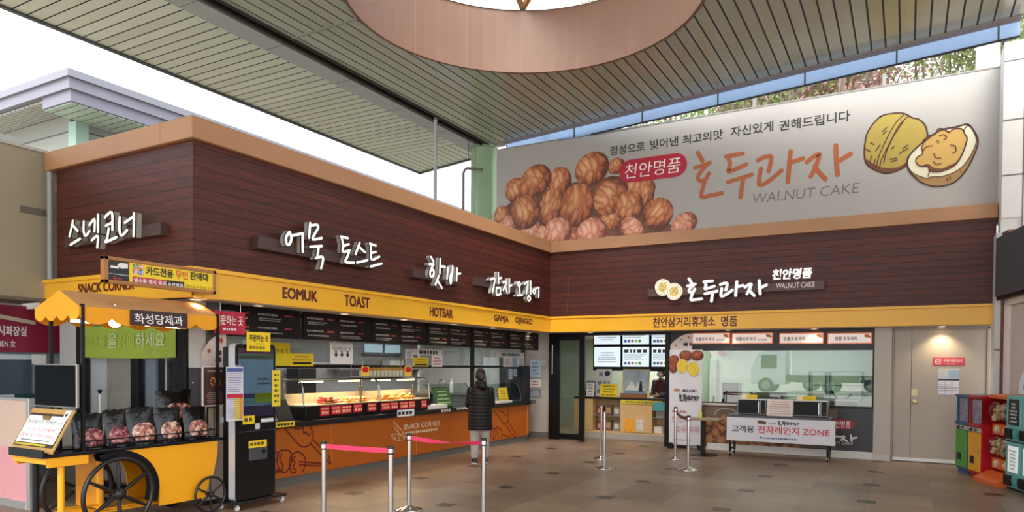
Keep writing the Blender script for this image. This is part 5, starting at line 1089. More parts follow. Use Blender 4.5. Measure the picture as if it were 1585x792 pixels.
# pouches of snacks
m_bag = M('0E0A0B', .2, noise=.2, scale=14, bump=.7)
def meatmat(name, c0, c1, c2, sc):
    q = NT(name); f = q.noise(q.obj, sc*.55, 3, .5); g_ = q.noise(q.obj, sc*1.6, 2)
    f = q.math('ADD', q.math('MULTIPLY', f, .75), q.math('MULTIPLY', g_, .25)); q.bump(f, .6, .02)
    return q.done(q.ramp(f, (.38, c0), (.5, c1), (.62, c2)), .22)
m_meatA = meatmat('pink_snack', '2A0C12', '8E3442', 'D89A90', 42); m_meatB = meatmat('pale_snack', '35191A', 'B46A58', 'EBCDB8', 36)
Fg = FA(-6.80)
def pouch(p0, p1, y0_, y1_, x_, lab, mm, zbase, rz=0.0, cover=.55):
    F = FA(x_); a = rpx(F, p0, p1, y0_, y1_); w = a[1]-a[0]; h = a[3]-zbase; cx_ = (a[0]+a[1])/2
    t = thing('snack_pouch', (x_, cx_, zbase), lab, 'pouch', 'snack pouches on the cart'); g = MB(); nu, nv = 10, 10; vs = []
    for sgn in (1, -1):
        for j in range(nv+1):
            v = j/nv; th = .055*(1-v)**.6*(1 if j < nv else 0)+.004; tw = w*(.5-.03*math.sin(PI*v))
            for i in range(nu+1):
                u = i/nu*2-1; vs.append((x_+sgn*th*(1-u*u)**.5-.05*v, cx_+u*tw, zbase+h*v+.006*math.sin(i*2.1+j)))
    m = (nu+1)*(nv+1); fs = [[o+j*(nu+1)+i, o+j*(nu+1)+i+1, o+(j+1)*(nu+1)+i+1, o+(j+1)*(nu+1)+i] for o in (0, m) for j in range(nv) for i in range(nu)]
    fs += [[i, i+1, m+i+1, m+i] for i in range(nu)]
    g.add(vs, fs); g.build('bag', m_bag, t, smooth='all')
    wv = []; ww = MB(); n1, n2 = 8, 6
    for j in range(n2+1):
        v = .10+.48*j/n2; th = .055*(1-v)**.6+.012
        for i in range(n1+1):
            u = (i/n1*2-1)*.85*math.sqrt(max(0.12, 1-((j/n2-.45)/.62)**2)); wv.append((x_+th*(1-u*u)**.5-.05*v+.003, cx_+u*w*.47+w*.04, zbase+h*v))
    ww.add(wv, [[j*(n1+1)+i, j*(n1+1)+i+1, (j+1)*(n1+1)+i+1, (j+1)*(n1+1)+i] for j in range(n2) for i in range(n1)]); ww.build('window', mm, t, smooth='all')
    Fq_ = Fr((x_+.012, 0, 0), (0, 1, 0), Vector((-.05/h, 0, 1))); b = MB()
    for k in range(4):
        c = (cx_+w*.27-.008*k*0, zbase+h*(.82-.09*k)); b.quad(Fq_, [(c[0]-.009, c[1]-.009), (c[0]+.009, c[1]-.009), (c[0]+.009, c[1]+.009), (c[0]-.009, c[1]+.009)], .012)
    b.build('print', M('D8D2CC', .5), t); return t
lab = ['black snack pouch with pink window, nearest to the tilted board', 'dark red snack pouch squeezed second from the tilted board', 'black snack pouch with pale window in the middle of the front row', 'black snack pouch with peach window, second from the kiosk end', 'black snack pouch with peach window, nearest to the kiosk']
for (p0, p1, y0_, y1_, mm), lb in zip(((112, 163, 640, 690, m_meatA), (162, 200, 634, 688, m_meatA), (196, 242, 630, 685, m_meatB), (242, 282, 630, 681, m_meatB), (285, 322, 629, 678, m_meatB)), lab): pouch(p0, p1, y0_, y1_, -6.80, lb, mm, zD+.001)
rack = thing('display_step', (-7.08, 4.95, zD), 'black step box under the rear snack pouch on the cart', 'stand'); MB().box(-7.2, -6.96, 4.45, 5.2, zD, zD+.17).build('box', m_blk, rack, bevel=.008); MB().box(-7.2, -6.96, 4.45, 5.2, zD+.17, zD+.18).build('top', m_dark, rack)
pouch(244, 300, 603, 632, -7.06, 'black snack pouch lying higher up behind the front row', m_meatB, zD+.181)
# small frame and tray at the kiosk end of the cart
Ff = FA(-6.84); a = rpx(Ff, 321, 336, 629, 660); t = thing('picture_stand', (-6.84, (a[0]+a[1])/2, zD), 'small black standing frame at the kiosk end of the cart deck', 'frame')
b = MB(); a = (a[0], a[1], zD, a[3]); b.fbox(Ff, a[0], a[0]+.012, a[2], a[3], -.015, 0).fbox(Ff, a[1]-.012, a[1], a[2], a[3], -.015, 0).fbox(Ff, a[0], a[1], a[3]-.012, a[3], -.015, 0).fbox(Ff, a[0], a[1], a[2], a[2]+.012, -.015, 0); b.build('border', m_blk, t); MB().fbox(Ff, a[0]+.01, a[1]-.01, a[2]+.01, a[3]-.01, -.012, -.006).build('picture', M('A99C86', .5), t)
MB().box(-6.90, -6.84, (a[0]+a[1])/2-.02, (a[0]+a[1])/2+.02, zD, zD+.008).build('foot', m_blk, t)
# brown poster and price list on slim stands
Fp = FA(-6.72)
def poster(F, x0_, x1_, y0_, y1_, h, border, label, cat='poster', zfoot=None):
    a = rpx(F, x0_, x1_, y0_, y1_); t = thing('poster', tuple(F.P((a[0]+a[1])/2, zfoot if zfoot is not None else a[2], 0)), label, cat); MB().fbox(F, a[0], a[1], a[2], a[3], -.008, 0).build('border', M(border, .5), t); MB().fbox(F, a[0]+.008, a[1]-.008, a[2]+.008, a[3]-.008, 0, .002).build('sheet', M(h, .4), t)
    if zfoot is not None: MB().cyl(F.P((a[0]+a[1])/2, zfoot, -.012), F.P((a[0]+a[1])/2, a[3]-.05, -.012), .006, n=8).cyl(F.P((a[0]+a[1])/2, zfoot, -.012), F.P((a[0]+a[1])/2, zfoot+.008, -.012), .05, n=16).build('stand', m_blk, t)
    return t, a
t, a = poster(Fp, 314, 350.5, 567, 627.5, '43281F', 'D8D0CC', 'dark brown poster with a snack photo left of the kiosk', zfoot=zD)
b = MB(); w = a[1]-a[0]; h = a[3]-a[2]; rnd = random.Random(8)
for k in range(14): b.fblob(Fp, (a[0]+w*(.5+rnd.uniform(-.2, .2)), a[2]+h*(.62+rnd.uniform(-.1, .1))), .014, .009, .003+.0003*k, 10, rnd.uniform(0, 3))
b.build('snack_photo', M('C9764A', .5, noise=.5, scale=60), t); b = MB(); lines(b, Fp, a[0]+.04, a[1]-.04, a[2]+.03, a[2]+h*.36, 6, .004, .35, 4, .7, 'c'); lines(b, Fp, a[0]+.05, a[1]-.05, a[3]-.06, a[3]-.035, 1, .004, .5, 4, .9, 'c'); b.build('print', M('B59A85', .5), t)
Fp2 = FA(-6.475)
a = rpx(Fp2, 350.5, 376.5, 567.5, 651); t = thing('price_list', (-6.475, (a[0]+a[1])/2, a[2]), 'blue and red headed price list hung at the left edge of the kiosk screen', 'price list')
MB().fbox(Fp2, a[0], a[1], a[2], a[3], -.006, 0).build('sheet', M('D9D5E2', .4), t); h = a[3]-a[2]
MB().fbox(Fp2, a[0]+.006, a[1]-.006, a[3]-.09*h, a[3]-.012, 0, .002).build('blue_header', M('55659E', .4), t); MB().fbox(Fp2, a[0]+.006, a[1]-.006, a[2]+.42*h, a[2]+.50*h, 0, .002).build('red_header', M('C62F42', .4), t)
MB().fbox(Fp2, a[0]+(a[1]-a[0])*.48, a[0]+(a[1]-a[0])*.78, a[2]+.02*h, a[2]+.42*h, 0, .002).build('yellow_column', M('E8CE3A', .4), t); MB().fbox(Fp2, a[0]+(a[1]-a[0])*.78, a[1]-.006, a[2]+.02*h, a[2]+.42*h, 0, .002).build('orange_column', M('E09A3A', .4), t)
b = MB(); lines(b, Fp2, a[0]+.015, a[1]-.015, a[2]+.52*h, a[3]-.1*h, 9, .003, .35, 2, .8); lines(b, Fp2, a[0]+.015, a[1]-.015, a[2]+.03*h, a[2]+.42*h, 10, .003, .3, 5, .8); b.build('print', M('7A7A9A', .5), t)
MB().box(-6.50, -6.481, a[1]-.09, a[1]-.02, a[3]-.02, a[3]+.02).build('clip', m_steel, t)
# flowered banner by the door corner
Fw2 = FA(-7.09); a = rpx(Fw2, 313, 350, 514, 640); t = thing('flower_banner', (-7.09, (a[0]+a[1])/2, 0), 'tall pale banner with red flowers and arched top behind the awning post', 'banner')
w = a[1]-a[0]; pts = [(a[0], .05), (a[1], .05), (a[1], a[3])]+[(a[1]-w*(1-math.cos(PI/2*k/8)) if 0 else a[0]+w*math.cos(PI/2*k/8), a[3]-.16*1+.16*math.sin(PI/2*k/8)) for k in range(0)]+[(a[0]+w*.62, a[3]-.03), (a[0]+w*.3, a[3]-.1), (a[0], a[3]-.24)]
MB().prism(Fw2, pts, -.008, 0).build('sheet', M('E6D6CC', .5), t); b = MB()
for cx_, cy_, r in ((.28, -.22, .028), (.78, -.09, .034), (.55, -.33, .014), (.4, -.42, .012)):
    c = (a[0]+w*cx_, a[3]+cy_)
    for k in range(5): b.fblob(Fw2, (c[0]+r*.6*math.cos(k*1.257), c[1]+r*.6*math.sin(k*1.257)), r*.5, r*.3, .002+.0004*k, 10, k*1.257)
b.build('flower_print', M('B0483C', .5), t); b = MB(); lines(b, Fw2, a[0]+w*.55, a[1]-.02, a[3]-.36, a[3]-.2, 2, .002, .7, 2, .95); b.build('print', M('3A2C28', .5), t); b = MB(); lines(b, Fw2, a[0]+w*.55, a[1]-.02, a[3]-.62, a[3]-.40, 3, .002, .5, 4, .8); b.build('red_print', M('C4685A', .5), t)
MB().box(-7.12, -7.06, a[0]+.02, a[1]-.02, 0, .05).build('base', m_dark, t)
# green banner on the glass behind the cart
Fgb = FB(YL-.03); a = rpx(Fgb, 125, 272, 503, 553); t = thing('green_banner', ((a[0]+a[1])/2, YL-.03, a[2]), 'lime green cloth banner with pale lettering hung behind the cart', 'banner')
b = MB(); n = 24; vs = [(a[0]+(a[1]-a[0])*i/n, YL-.03+.008*math.sin(i*.9)-.006*k2, a[2+k]-.012*math.sin(PI*i/n)*(1-k)) for k2 in (0, 1) for k in (0, 1) for i in range(n+1)]; m = n+1
b.add(vs, [[o+i, o+i+1, o+m+i+1, o+m+i] for o in (0, 2*m) for i in range(n)]); b.build('cloth', M('93A83A', .7, noise=.08, scale=5), t, smooth='all')
b = MB(); w = a[1]-a[0]; h = a[3]-a[2]; text(b, Fgb, '하세요', a[0]+w*.62, a[0]+w*.91, a[2]+h*.30, a[2]+h*.75, .020, bold=.0); text(b, Fgb, '을', a[0]+w*.33, a[0]+w*.42, a[2]+h*.30, a[2]+h*.75, .020, bold=.0); b.build('lettering', M('C9D6B0', .5), t)
b = MB(); text(b, Fgb, '신선한 맛', a[0]+w*.04, a[0]+w*.31, a[2]+h*.30, a[2]+h*.72, .020); text(b, Fgb, '선택', a[0]+w*.45, a[0]+w*.6, a[2]+h*.30, a[2]+h*.72, .020); b.build('yellow_lettering', M('A6B84A', .5), t)
MB().cyl((a[0], YL-.03, a[3]+.005), (a[1], YL-.03, a[3]+.005), .008, n=8).build('rod', m_steel, t)
Fv = FB(YL-.05); p, p2 = Fv.px(154.5, 604), Fv.px(154.5, 645)
t = thing('door_pull', (p[0], YL-.05, p2[1]), 'white upright pull bar with black tip on the glass behind the cart', 'handle'); MB().cyl((p[0], YL-.05, p2[1]-.2), (p[0], YL-.05, p[1]-.03), .012, n=10).cyl((p[0], YL-.05, p[1]-.1), (p[0], YL+.01, p[1]-.1), .008, n=8).build('bar', m_white, t); MB().lathe([(.016, -.04), (.028, 0), (.028, .012)], (p[0], YL-.05, p[1]), 14).build('tip', m_blk, t)

# ================================================================ ORDERING KIOSK
XK = -6.50; FKs = FA(XK); k0, k1 = 5.322, 5.885
ks = thing('order_kiosk', (-6.62, (k0+k1)/2, 0), 'tall black self ordering kiosk with silver edge between cart and counter', 'kiosk')
m_kb = M('0D0D0F', .22); zs0 = FKs.px(395, 648)[1]; zt = FKs.px(395, 533)[1]
def rbox(F, u0, u1, v0, v1, r, w0, w1, n=6): return MB().prism(F, rr(F, u0, u1, v0, v1, r, n), w0, w1)
rbox(FKs, k0, k1, .105, zt, .05, -.05, 0).build('front_body', m_kb, ks, bevel=.004)
pr = rr(FKs, k0-.006, k1+.006, .10, zt+.008, .056, 6); n = len(pr); b = MB(); b.add([FKs.P(u, v, w) for w in (-.115, -.006) for u, v in pr], [[i, (i+1) % n, n+(i+1) % n, n+i] for i in range(n)]); b.build('silver_edge', M('D3D5D8', .3, .25), ks, smooth=True)
MB().box(-6.74, XK-.115, k0+.015, k1-.015, .10, zt-.03).build('rear_body', M('101012', .4), ks, bevel=.01)
MB().fbox(FKs, k0+.035, k1-.035, zs0+.03, zt-.045, 0, .003).build('screen', M('4A6478', .15, emit=.12, noise=.12, scale=5), ks)
sc = MB(); zz = zt-.045; H = zt-.045-zs0-.03
def bar(v0, v1, h, nm='screen_area', u0=k0+.035, u1=k1-.035): return MB().fbox(FKs, u0, u1, zz-H*v1, zz-H*v0, .003, .005).build(nm, M(h, .2, emit=.3), ks)
bar(0, .08, '3A2430'); bar(.09, .16, '34402E'); bar(.66, .73, '1A2136'); bar(.73, .83, '2E4A52'); bar(.84, 1.0, '1E1A2E')
b = bar(.66, .80, '7A8A1E', 'yellow_button', k0+.26, k1-.06)
b = MB(); lines(b, FKs, k0+.3, k1-.08, zz-H*.55, zz-H*.42, 2, .006, .4, 3, .8); lines(b, FKs, k0+.06, k1-.1, zz-H*.155, zz-H*.10, 1, .006, .5, 4, .9); b.build('screen_print', M('18242E', .5), ks)
MB().fbox(FKs, k0+.03, k1-.02, zs0-.14, zs0-.132, 0, .002).build('seam', M('3A3A3C', .4), ks)
a = rpx(FKs, 405, 418, 656, 661); a = rpx(FKs, 395, 401, 654.5, 663.5); MB().fbox(FKs, a[0], a[1], a[2], a[3], 0, .012).build('card_reader', M('C9CBD0', .3), ks); a = rpx(FKs, 404, 423, 647, 652.5); MB().fbox(FKs, a[0], a[1], a[2], a[3], 0, .004).build('white_label', M('E3DADA', .5), ks)
a = rpx(FKs, 385, 413, 687, 711); MB().fbox(FKs, a[0], a[1], a[2], a[3], 0, .006).build('receipt_plate', M('57595C', .35, .4), ks); a = rpx(FKs, 405, 410, 695, 701); MB().fbox(FKs, a[0], a[1], a[2], a[3], .006, .009).build('slot', m_blk, ks)
for (x0_, x1_, y0_, y1_, nm) in ((385, 413, 681, 692, 'yellow_label'), (376, 394, 643, 656, 'yellow_label')):
    a = rpx(FKs, x0_, x1_, y0_, y1_, .01); o = MB().fbox(FKs, a[0], a[1], a[2], a[3], .007, .010).build(nm, M('F0CB22', .45), ks); lines(MB(), FKs, a[0]+.02, a[1]-.02, a[2]+.015, a[3]-.01, 1, .012, .6, 3, .9).build('print', M('5A4A10', .5), o)
Fy = FA(XK+.03); a = rpx(Fy, 382.5, 418.5, 514, 543.5); o = MB().fbox(Fy, a[0], a[1], a[2], a[3], -.008, 0).build('top_sign', M('F5D01C', .45), ks)
b = MB(); w = a[1]-a[0]; h = a[3]-a[2]; text(b, Fy, '주문하는 곳', a[0]+.03, a[1]-.03, a[2]+h*.52, a[2]+h*.86, .002, bold=.03); text(b, Fy, '화과자·음료', a[0]+.03, a[1]-.08, a[2]+h*.10, a[2]+h*.28, .002, bold=.02); b.build('lettering', M('231C10', .5), o); lines(MB(), Fy, a[0]+.12, a[1]-.1, a[2]+h*.36, a[2]+h*.44, 1, .002, .6, 2, 1).build('small_print', M('A88A20', .5), o)
a = rpx(FA(XK+.02), 421.5, 434, 573, 628.5); o = MB().fbox(FA(XK+.02), a[0], a[1], a[2], a[3], -.006, 0).build('side_sign', M('EDD03A', .45), ks); lines(MB(), FA(XK+.02), a[0]+.02, a[1]-.02, a[2]+.03, a[3]-.02, 6, .002, .45, 3, .7, 'c').build('print', M('6A5412', .5), o)
MB().box(-6.78, -6.44, k0-.05, k1+.13, .075, .10).build('base_plate', M('141416', .35), ks, bevel=.006)
for x_, y_ in ((-6.74, k0), (-6.48, k0), (-6.74, k1+.08), (-6.48, k1+.08)):
    o = MB().lathe([(.028, -.012), (.034, -.008), (.034, .008), (.028, .012)], (x_, y_, .034), 16, (0, 1, 0)).build('caster', M('C9C9C9', .4), ks, smooth=True); MB().box(x_-.012, x_+.012, y_-.02, y_+.02, .04, .076).build('fork', m_steel, o)
MB().fbox(FB(k0+.0), -6.73, -6.70, .98, 1.04, 0, .02).build('side_button', M('D8DDE4', .3), ks)
# ================================================================ WALNUT CAKE SHOP FRONT
YS = 14.2; FSh = FB(YS)
def R(x0_, x1_, y0_, y1_, w=0.0): return rpx(FSh, x0_, x1_, y0_, y1_, w)
def X(px_, py_=600): return FSh.px(px_, py_)[0]
# glass door leaf
d1 = MB(); xa, xb, xc, xd = X(850), X(866.5), X(897), X(905)
d1.box(xa, xb, YS-.03, YS+.03, 0, 2.36).box(xc, xd, YS-.03, YS+.03, 0, 2.33).box(xb, xc, YS-.025, YS+.025, 2.20, 2.33).box(xb, xc, YS-.025, YS+.025, 0.02, .14)
do = struct('door_1', d1, m_blk, bevel=.004); struct('door_glass', MB().box(xb, xc, YS-.006, YS+.006, .14, 2.2), glass('door_glass_mat', 'E4ECEA', 1.6), do)
struct('door_handle', MB().cyl((X(857), YS-.08, 1.45), (X(857), YS-.08, 2.1), .014, n=10).cyl((X(857), YS-.08, 1.5), (X(857), YS, 1.5), .01, n=8).cyl((X(857), YS-.08, 2.05), (X(857), YS, 2.05), .01, n=8), m_steel, do, smooth=True)
struct('trim_17', MB().box(xa, X(1037), YS-.04, YS+.05, 2.30, 2.36), m_blk); struct('trim_18', MB().box(X(1030), X(1037), YS-.05, YS+.05, 0, 2.3), m_blk, bevel=.004)
# window with sign boxes above
zwt = R(1100, 1340, 542, 560)[3]; zwb = R(1090, 1352, 620, 627)[2]; xw0, xw1 = X(1038), X(1353)
struct('wall_back', MB().box(xw0, xw1, YS-.03, YS+.06, zwt, 2.36), M('232124', .45)); w5 = MB().box(xw1-.03, xw1, YS-.03, YS+.05, zwb, zwt).box(xw0, xw1, YS-.03, YS+.04, zwb-.02, zwb+.02).box(xw0, xw0+.03, YS-.03, YS+.05, zwb, zwt)
w5o = struct('window_5', w5, m_blk); struct('window_pane', MB().box(xw0+.03, xw1-.03, YS-.006, YS+.006, zwb+.02, zwt), glass('shop_glass', 'E2ECE6', 4.2), w5o)
wu_ = struct('wall_back', MB().box(xw0, xw1, YS-.02, YS+.06, .13, zwb-.02), M('3B3638', .45)); struct('baseboard_back', MB().box(xw0, xw1, YS-.035, YS+.06, 0, .13), M('E6E2DC', .5, noise=.03, scale=2))
struct('window_sill', MB().box(xw0, X(1142), YS-.06, YS-.02, zwb-.04, zwb-.0), M('D8CDBE', .5), w5o)
labs = [('first lit menu sign over the walnut cake window, nearest to the flower banner', '명품호두과자', '5,000'), ('second lit menu sign over the walnut cake window from the left', '명품호두과자', '10,000'), ('third lit menu sign over the walnut cake window from the left', '명품호두과자', '3,000'), ('fourth lit menu sign over the walnut cake window, nearest to the pillar', '명품 호두과자', '')]
for (p0, p1), (lb, tx, pr_) in zip(((1071, 1130), (1132.5, 1196.5), (1206, 1275), (1280.5, 1350)), labs):
    F = FB(YS-.07); a = rpx(F, p0, p1, 514.5, 532); t = thing('lit_sign', ((a[0]+a[1])/2, YS-.05, a[2]), lb, 'lit sign', 'lit signs over the walnut cake window')
    MB().fbox(F, a[0], a[1], a[2], a[3], -.038, 0).build('case', M('C8653A', .4, emit=.25), t, bevel=.004); MB().fbox(F, a[0]+.02, a[1]-.02, a[2]+.02, a[3]-.02, 0, .003).build('face', M('E8D6CE', .4, emit=.28), t)
    b = MB(); w = a[1]-a[0]; text(b, F, tx, a[0]+w*(.1 if pr_ else .18), a[0]+w*(.6 if pr_ else .68), a[2]+.06, a[2]+.135, .004, bold=.02)
    if pr_: text(b, F, '￦'+pr_, a[0]+w*.63, a[0]+w*.86, a[2]+.05, a[2]+.10, .004)
    b.build('lettering', M('3A2420', .5), t); b = MB(); b.fblob(F, (a[1]-.09, a[3]-.06), .04, .03, .0045, 16).fblob(F, (a[1]-.05, a[3]-.075), .03, .025, .005, 16); b.build('walnut_print', M('A0622E', .5, emit=.2), t)
# printed panel with cakes under the window, and the white logo
FU = FB(YS-.022); a = (X(1072), X(1296), .15, zwb-.05); pp = MB().fbox(FU, a[0], a[1], a[2], a[3], 0, .003).build('printed_panel', M('6E5648', .5, noise=.3, scale=2), wu_); rnd = random.Random(3); b = MB(); i = 0
for x_, y_ in ((1093, 662), (1100, 680), (1106, 655), (1110, 670), (1119, 662), (1122, 650), (1116, 683), (1098, 652), (1132, 672), (1140, 684), (1152, 682), (1165, 688), (1180, 690), (1200, 692), (1215, 694), (1232, 697), (1130, 655), (1143, 660), (1160, 670), (1180, 675), (1205, 680), (1086, 685)):
    c = FU.px(x_, y_); i += 1; b.fblob(FU, c, .115, .125, .004+.0005*i, 20, rnd.uniform(-.6, .6), True)
b.build('cake_print', cake_mat('printed_cakes_dark', '4E2818', 'A0623A', 'C08856', 'DAB286'), pp)
b = MB(); c = FU.px(1124, 634); b.stroke(FU, [(c[0]+.22*math.cos(t_), c[1]-.1+.13*math.sin(t_)) for t_ in (PI*k/8 for k in range(9))], .012, .016, .016); b.build('plate_print', M('D8CDBE', .5), pp)
FL = FB(YS-.0225); b = MB(); c0_, c1_ = FL.px(1292, 656), FL.px(1316, 657); b.quad(FL, [(c0_[0]-.02+.1*math.cos(q_), c0_[1]+.085*math.sin(q_)) for q_ in (PI/2+PI*k/10 for k in range(11))]+[(c1_[0]-.03+.1*math.cos(q_), c1_[1]+.085*math.sin(q_)) for q_ in (-PI/2+PI*k/10 for k in range(11))], .003); b.build('red_pill', M('B52036', .5), pp)
b = MB(); tpx(b, FL, '천안명품', (1285, 651, 662), (1316, 651, 662), .004, bold=.01); a0 = rpx(FL, 1228, 1326, 668, 683); walnut_word(b, FL, a0[0], a0[1], a0[2], a0[3], .034, .003, .003, slope=0); tpx(b, FL, 'WALNUT CAKE', (1272, 683, 687.5), (1320, 682, 686.5), .004); b.build('lettering', m_white, pp)
# pillar, grey service door
struct('pillar', MB().box(X(1353), X(1380)-.002, YS-.10, YS+.2, 0, 2.36), M('C4B8AB', .5, noise=.03, scale=3)); struct('baseboard_back', MB().box(X(1353)-.004, X(1378)+.004, YS-.108, YS-.10, 0, .11), M('CFC7C0', .5))
struct('wall_back', MB().box(X(1531), 1.215, YS-.03, YS+.1, 0, 2.36), M('C4B8AB', .5)); zdt = 2.34; dd = MB(); x0_, x1_, x2_, x3_ = X(1380), X(1410), X(1528), X(1531); m_dr = M('B7AA9C', .5, noise=.03, scale=2)
dr2 = struct('door_2', MB().box(x0_+.035, x1_-.003, YS-.01, YS+.04, .02, zdt-.03).box(x1_+.003, x2_-.02, YS-.01, YS+.04, .02, zdt-.03), m_dr, bevel=.004)
struct('door_frame', MB().box(x0_, x0_+.03, YS-.04, YS+.06, 0, zdt).box(x2_-.015, x3_, YS-.04, YS+.06, 0, zdt).box(x0_, x3_, YS-.04, YS+.06, zdt-.03, 2.36), M('A89C90', .45), dr2, bevel=.003); struct('door_gap', MB().box(x1_-.003, x1_+.003, YS-.005, YS+.03, .02, zdt-.03), m_dark, dr2)
struct('door_kick', MB().box(x0_+.035, x2_-.02, YS-.02, YS-.01, .02, .075), M('F0EDEA', .4), dr2); h = FSh.px(1415.5, 621); struct('door_handle', MB().lathe([(.035, 0), (.035, .01), (.015, .014), (.015, .05), (.032, .06), (.032, .085), (.02, .095)], (h[0], YS-.01, h[1]), 16, (0, -1, 0)), M('C8B98C', .3, .8), dr2, smooth=True)
a = R(1410.5, 1420, 602, 612); struct('door_label', MB().fbox(FSh, a[0], a[1], a[2], a[3], .01, .013), M('E8DCA8', .5), dr2)
FD = FB(YS-.0105); a = rpx(FD, 1443.5, 1493.5, 553, 565.5); t = thing('door_sign', ((a[0]+a[1])/2, YS-.01, a[2]), 'red oblong sign with white symbol on the grey door', 'sign'); MB().fbox(FD, a[0], a[1], a[2], a[3], 0, .006).build('plate', M('C63A48', .4), t, bevel=.002)
b = MB(); hh = (a[3]-a[2])/2; c = (a[0]+hh*1.2, a[2]+hh); b.stroke(FD, [(c[0]+hh*.62*math.cos(q_), c[1]+hh*.62*math.sin(q_)) for q_ in (.3+5.4*k/14 for k in range(15))], .014, .008, .008, 1); b.stroke(FD, [(c[0]-.02, c[1]), (c[0]+.03, c[1])], .012, .008, .008); text(b, FD, '관계자외출입금지', a[0]+hh*2.3, a[1]-.03, a[2]+hh*.8, a[2]+hh*1.55, .008, bold=.01); lines(b, FD, a[0]+hh*3, a[1]-hh*2, a[2]+hh*.3, a[2]+hh*.55, 1, .008, .5, 3, 1); b.build('lettering', M('F6DDE0', .5), t)
a = rpx(FD, 1451.5, 1485, 571, 611); t = thing('door_notice', ((a[0]+a[1])/2, YS-.01, a[2]), 'white and blue notice with six small panels below the red door sign', 'notice'); MB().fbox(FD, a[0], a[1], a[2], a[3], 0, .004).build('sheet', M('C9C9D2', .5), t); h = a[3]-a[2]; w = a[1]-a[0]
MB().fbox(FD, a[0]+.005, a[1]-.005, a[2]+h*.56, a[2]+h*.62, .004, .006).build('bar', M('2E3148', .5), t); MB().fbox(FD, a[0]+w*.5, a[1]-.01, a[2]+h*.65, a[3]-.02, .004, .005).build('blue_area', M('9FBAC8', .5), t); b = MB()
for i in range(3):
    for j in range(2): b.fbox(FD, a[0]+w*(.04+.32*i), a[0]+w*(.32+.32*i), a[2]+h*(.05+.26*j), a[2]+h*(.27+.26*j), .004, .006)
b.build('panel', M('EDEBF0', .5), t); lines(MB(), FD, a[0]+w*.06, a[1]-w*.06, a[2]+h*.08, a[2]+h*.5, 6, .007, .3, 3, .7).build('print', M('6A6A78', .5), t)
# ---- inside: serving counter seen through the open door
YI = 15.0; FI = FB(YI); xi0, xi1 = -6.75, FI.px(1037, 640)[0]; zc_ = FI.px(970, 615.5)[1]
sc_ = thing('serving_counter', ((xi0+xi1)/2, YI+.3, 0), 'wooden serving counter with glass showcase inside the walnut cake shop', 'counter')
MB().box(xi0, xi1, YI-.02, YI+.55, zc_-.04, zc_).build('worktop', M('231A1C', .3), sc_, bevel=.005)
xq = [FI.px(p_, 640)[0] for p_ in (905, 917.5, 960, 1009, 1030)]
MB().box(xi0, xq[1], YI, YI+.5, .16, zc_-.04).box(xq[2], xq[3], YI, YI+.5, .16, zc_-.04).box(xq[1], xq[2], YI+.35, YI+.5, .16, zc_-.04).box(xq[3], xi1, YI+.35, YI+.5, .16, zc_-.04).box(xi0, xi1, YI, YI+.5, .13, .17).build('cabinet', M('CFA772', .5, noise=.08, scale=3, stretch=(1, 1, 6)), sc_)
MB().box(xi0, xi1, YI-.01, YI+.3, 0, .13).build('kick_plate', M('A59C92', .4), sc_); MB().box(xq[1], xq[2], YI+.005, YI+.012, .17, zc_-.05).build('showcase_glass', glass('clear_glass'), sc_); MB().box(xq[3], xi1, YI+.005, YI+.012, .17, zc_-.05).build('showcase_glass', glass('clear_glass'), sc_); MB().box(xq[1], xq[2], YI+.05, YI+.35, .50, .515).build('shelf', M('8A8078', .4), sc_); MB().box(xq[3], xi1, YI+.05, YI+.35, .5, .515).build('shelf', M('8A8078', .4), sc_)
a = rpx(FI, 962, 1025, 619.5, 625); o = MB().fbox(FI, a[0], a[1], a[2], a[3], .02, .024).build('yellow_strip', M('D9C23A', .5), sc_); lines(MB(), FI, a[0]+.1, a[1]-.1, a[2]+.01, a[3]-.01, 1, .026, .6, 3, .9).build('print', M('6A5412', .5), o)
for (p0, p1, q0, q1, h_) in ((966, 982, 648, 668, 'E59A2C'), (985, 996, 648, 666, 'D2C8BC')):
    a = rpx(FI, p0, p1, q0, q1); o = MB().fbox(FI, a[0], a[1], a[2], a[3], .001, .004).build('sticker', M(h_, .5, noise=.2, scale=20), sc_)
gi = None
for sx_, sz in ((0, .515), (0, .17)):
    for k in range(3):
        px_ = xq[1]+(xq[2]-xq[1])*(.2+.3*k); lab_ = 'gift box stack on the %s showcase shelf, %s' % ('upper' if sz > .3 else 'lower', ('left', 'middle', 'right')[k])
        t = thing('gift_box', (px_, YI+.2, sz), lab_, 'box', 'gift boxes in the showcase'); hh = .2+.03*((k+sx_) % 2); MB().box(px_-.08, px_+.08, YI+.12, YI+.26, sz, sz+hh).build('box', M(('7A3A40', '6E5446', '8E8276')[k], .5), t, bevel=.006); MB().box(px_-.05, px_+.05, YI+.116, YI+.12, sz+.05, sz+hh-.05).build('label', M(('C99A8A', 'B58A62', 'D2C9BC')[k], .5), t)
a = rpx(FI, 1011, 1029, 622, 635); tag(MB().fbox(FI, a[0], a[1], a[2], a[3], .02, .03).build('teal_card', M('4E9A9C', .5)), 'teal card hung at the right end of the serving counter', 'card')
for (p0, p1, z_, h_, c_, lb) in ((1010, 1022, .17, .14, 'E2DCD4', 'white box on the lowest shelf at the right end of the serving counter'), (1013, 1024, .515, .2, 'A9A296', 'grey tin on the upper shelf at the right end of the serving counter')):
    a = rpx(FI, p0, p1, 640, 650); tag(MB().box(a[0], a[1], YI+.1, YI+.28, z_, z_+h_).build('box', M(c_, .5), bevel=.005), lb, 'box')
FI2 = FB(YI+.05)
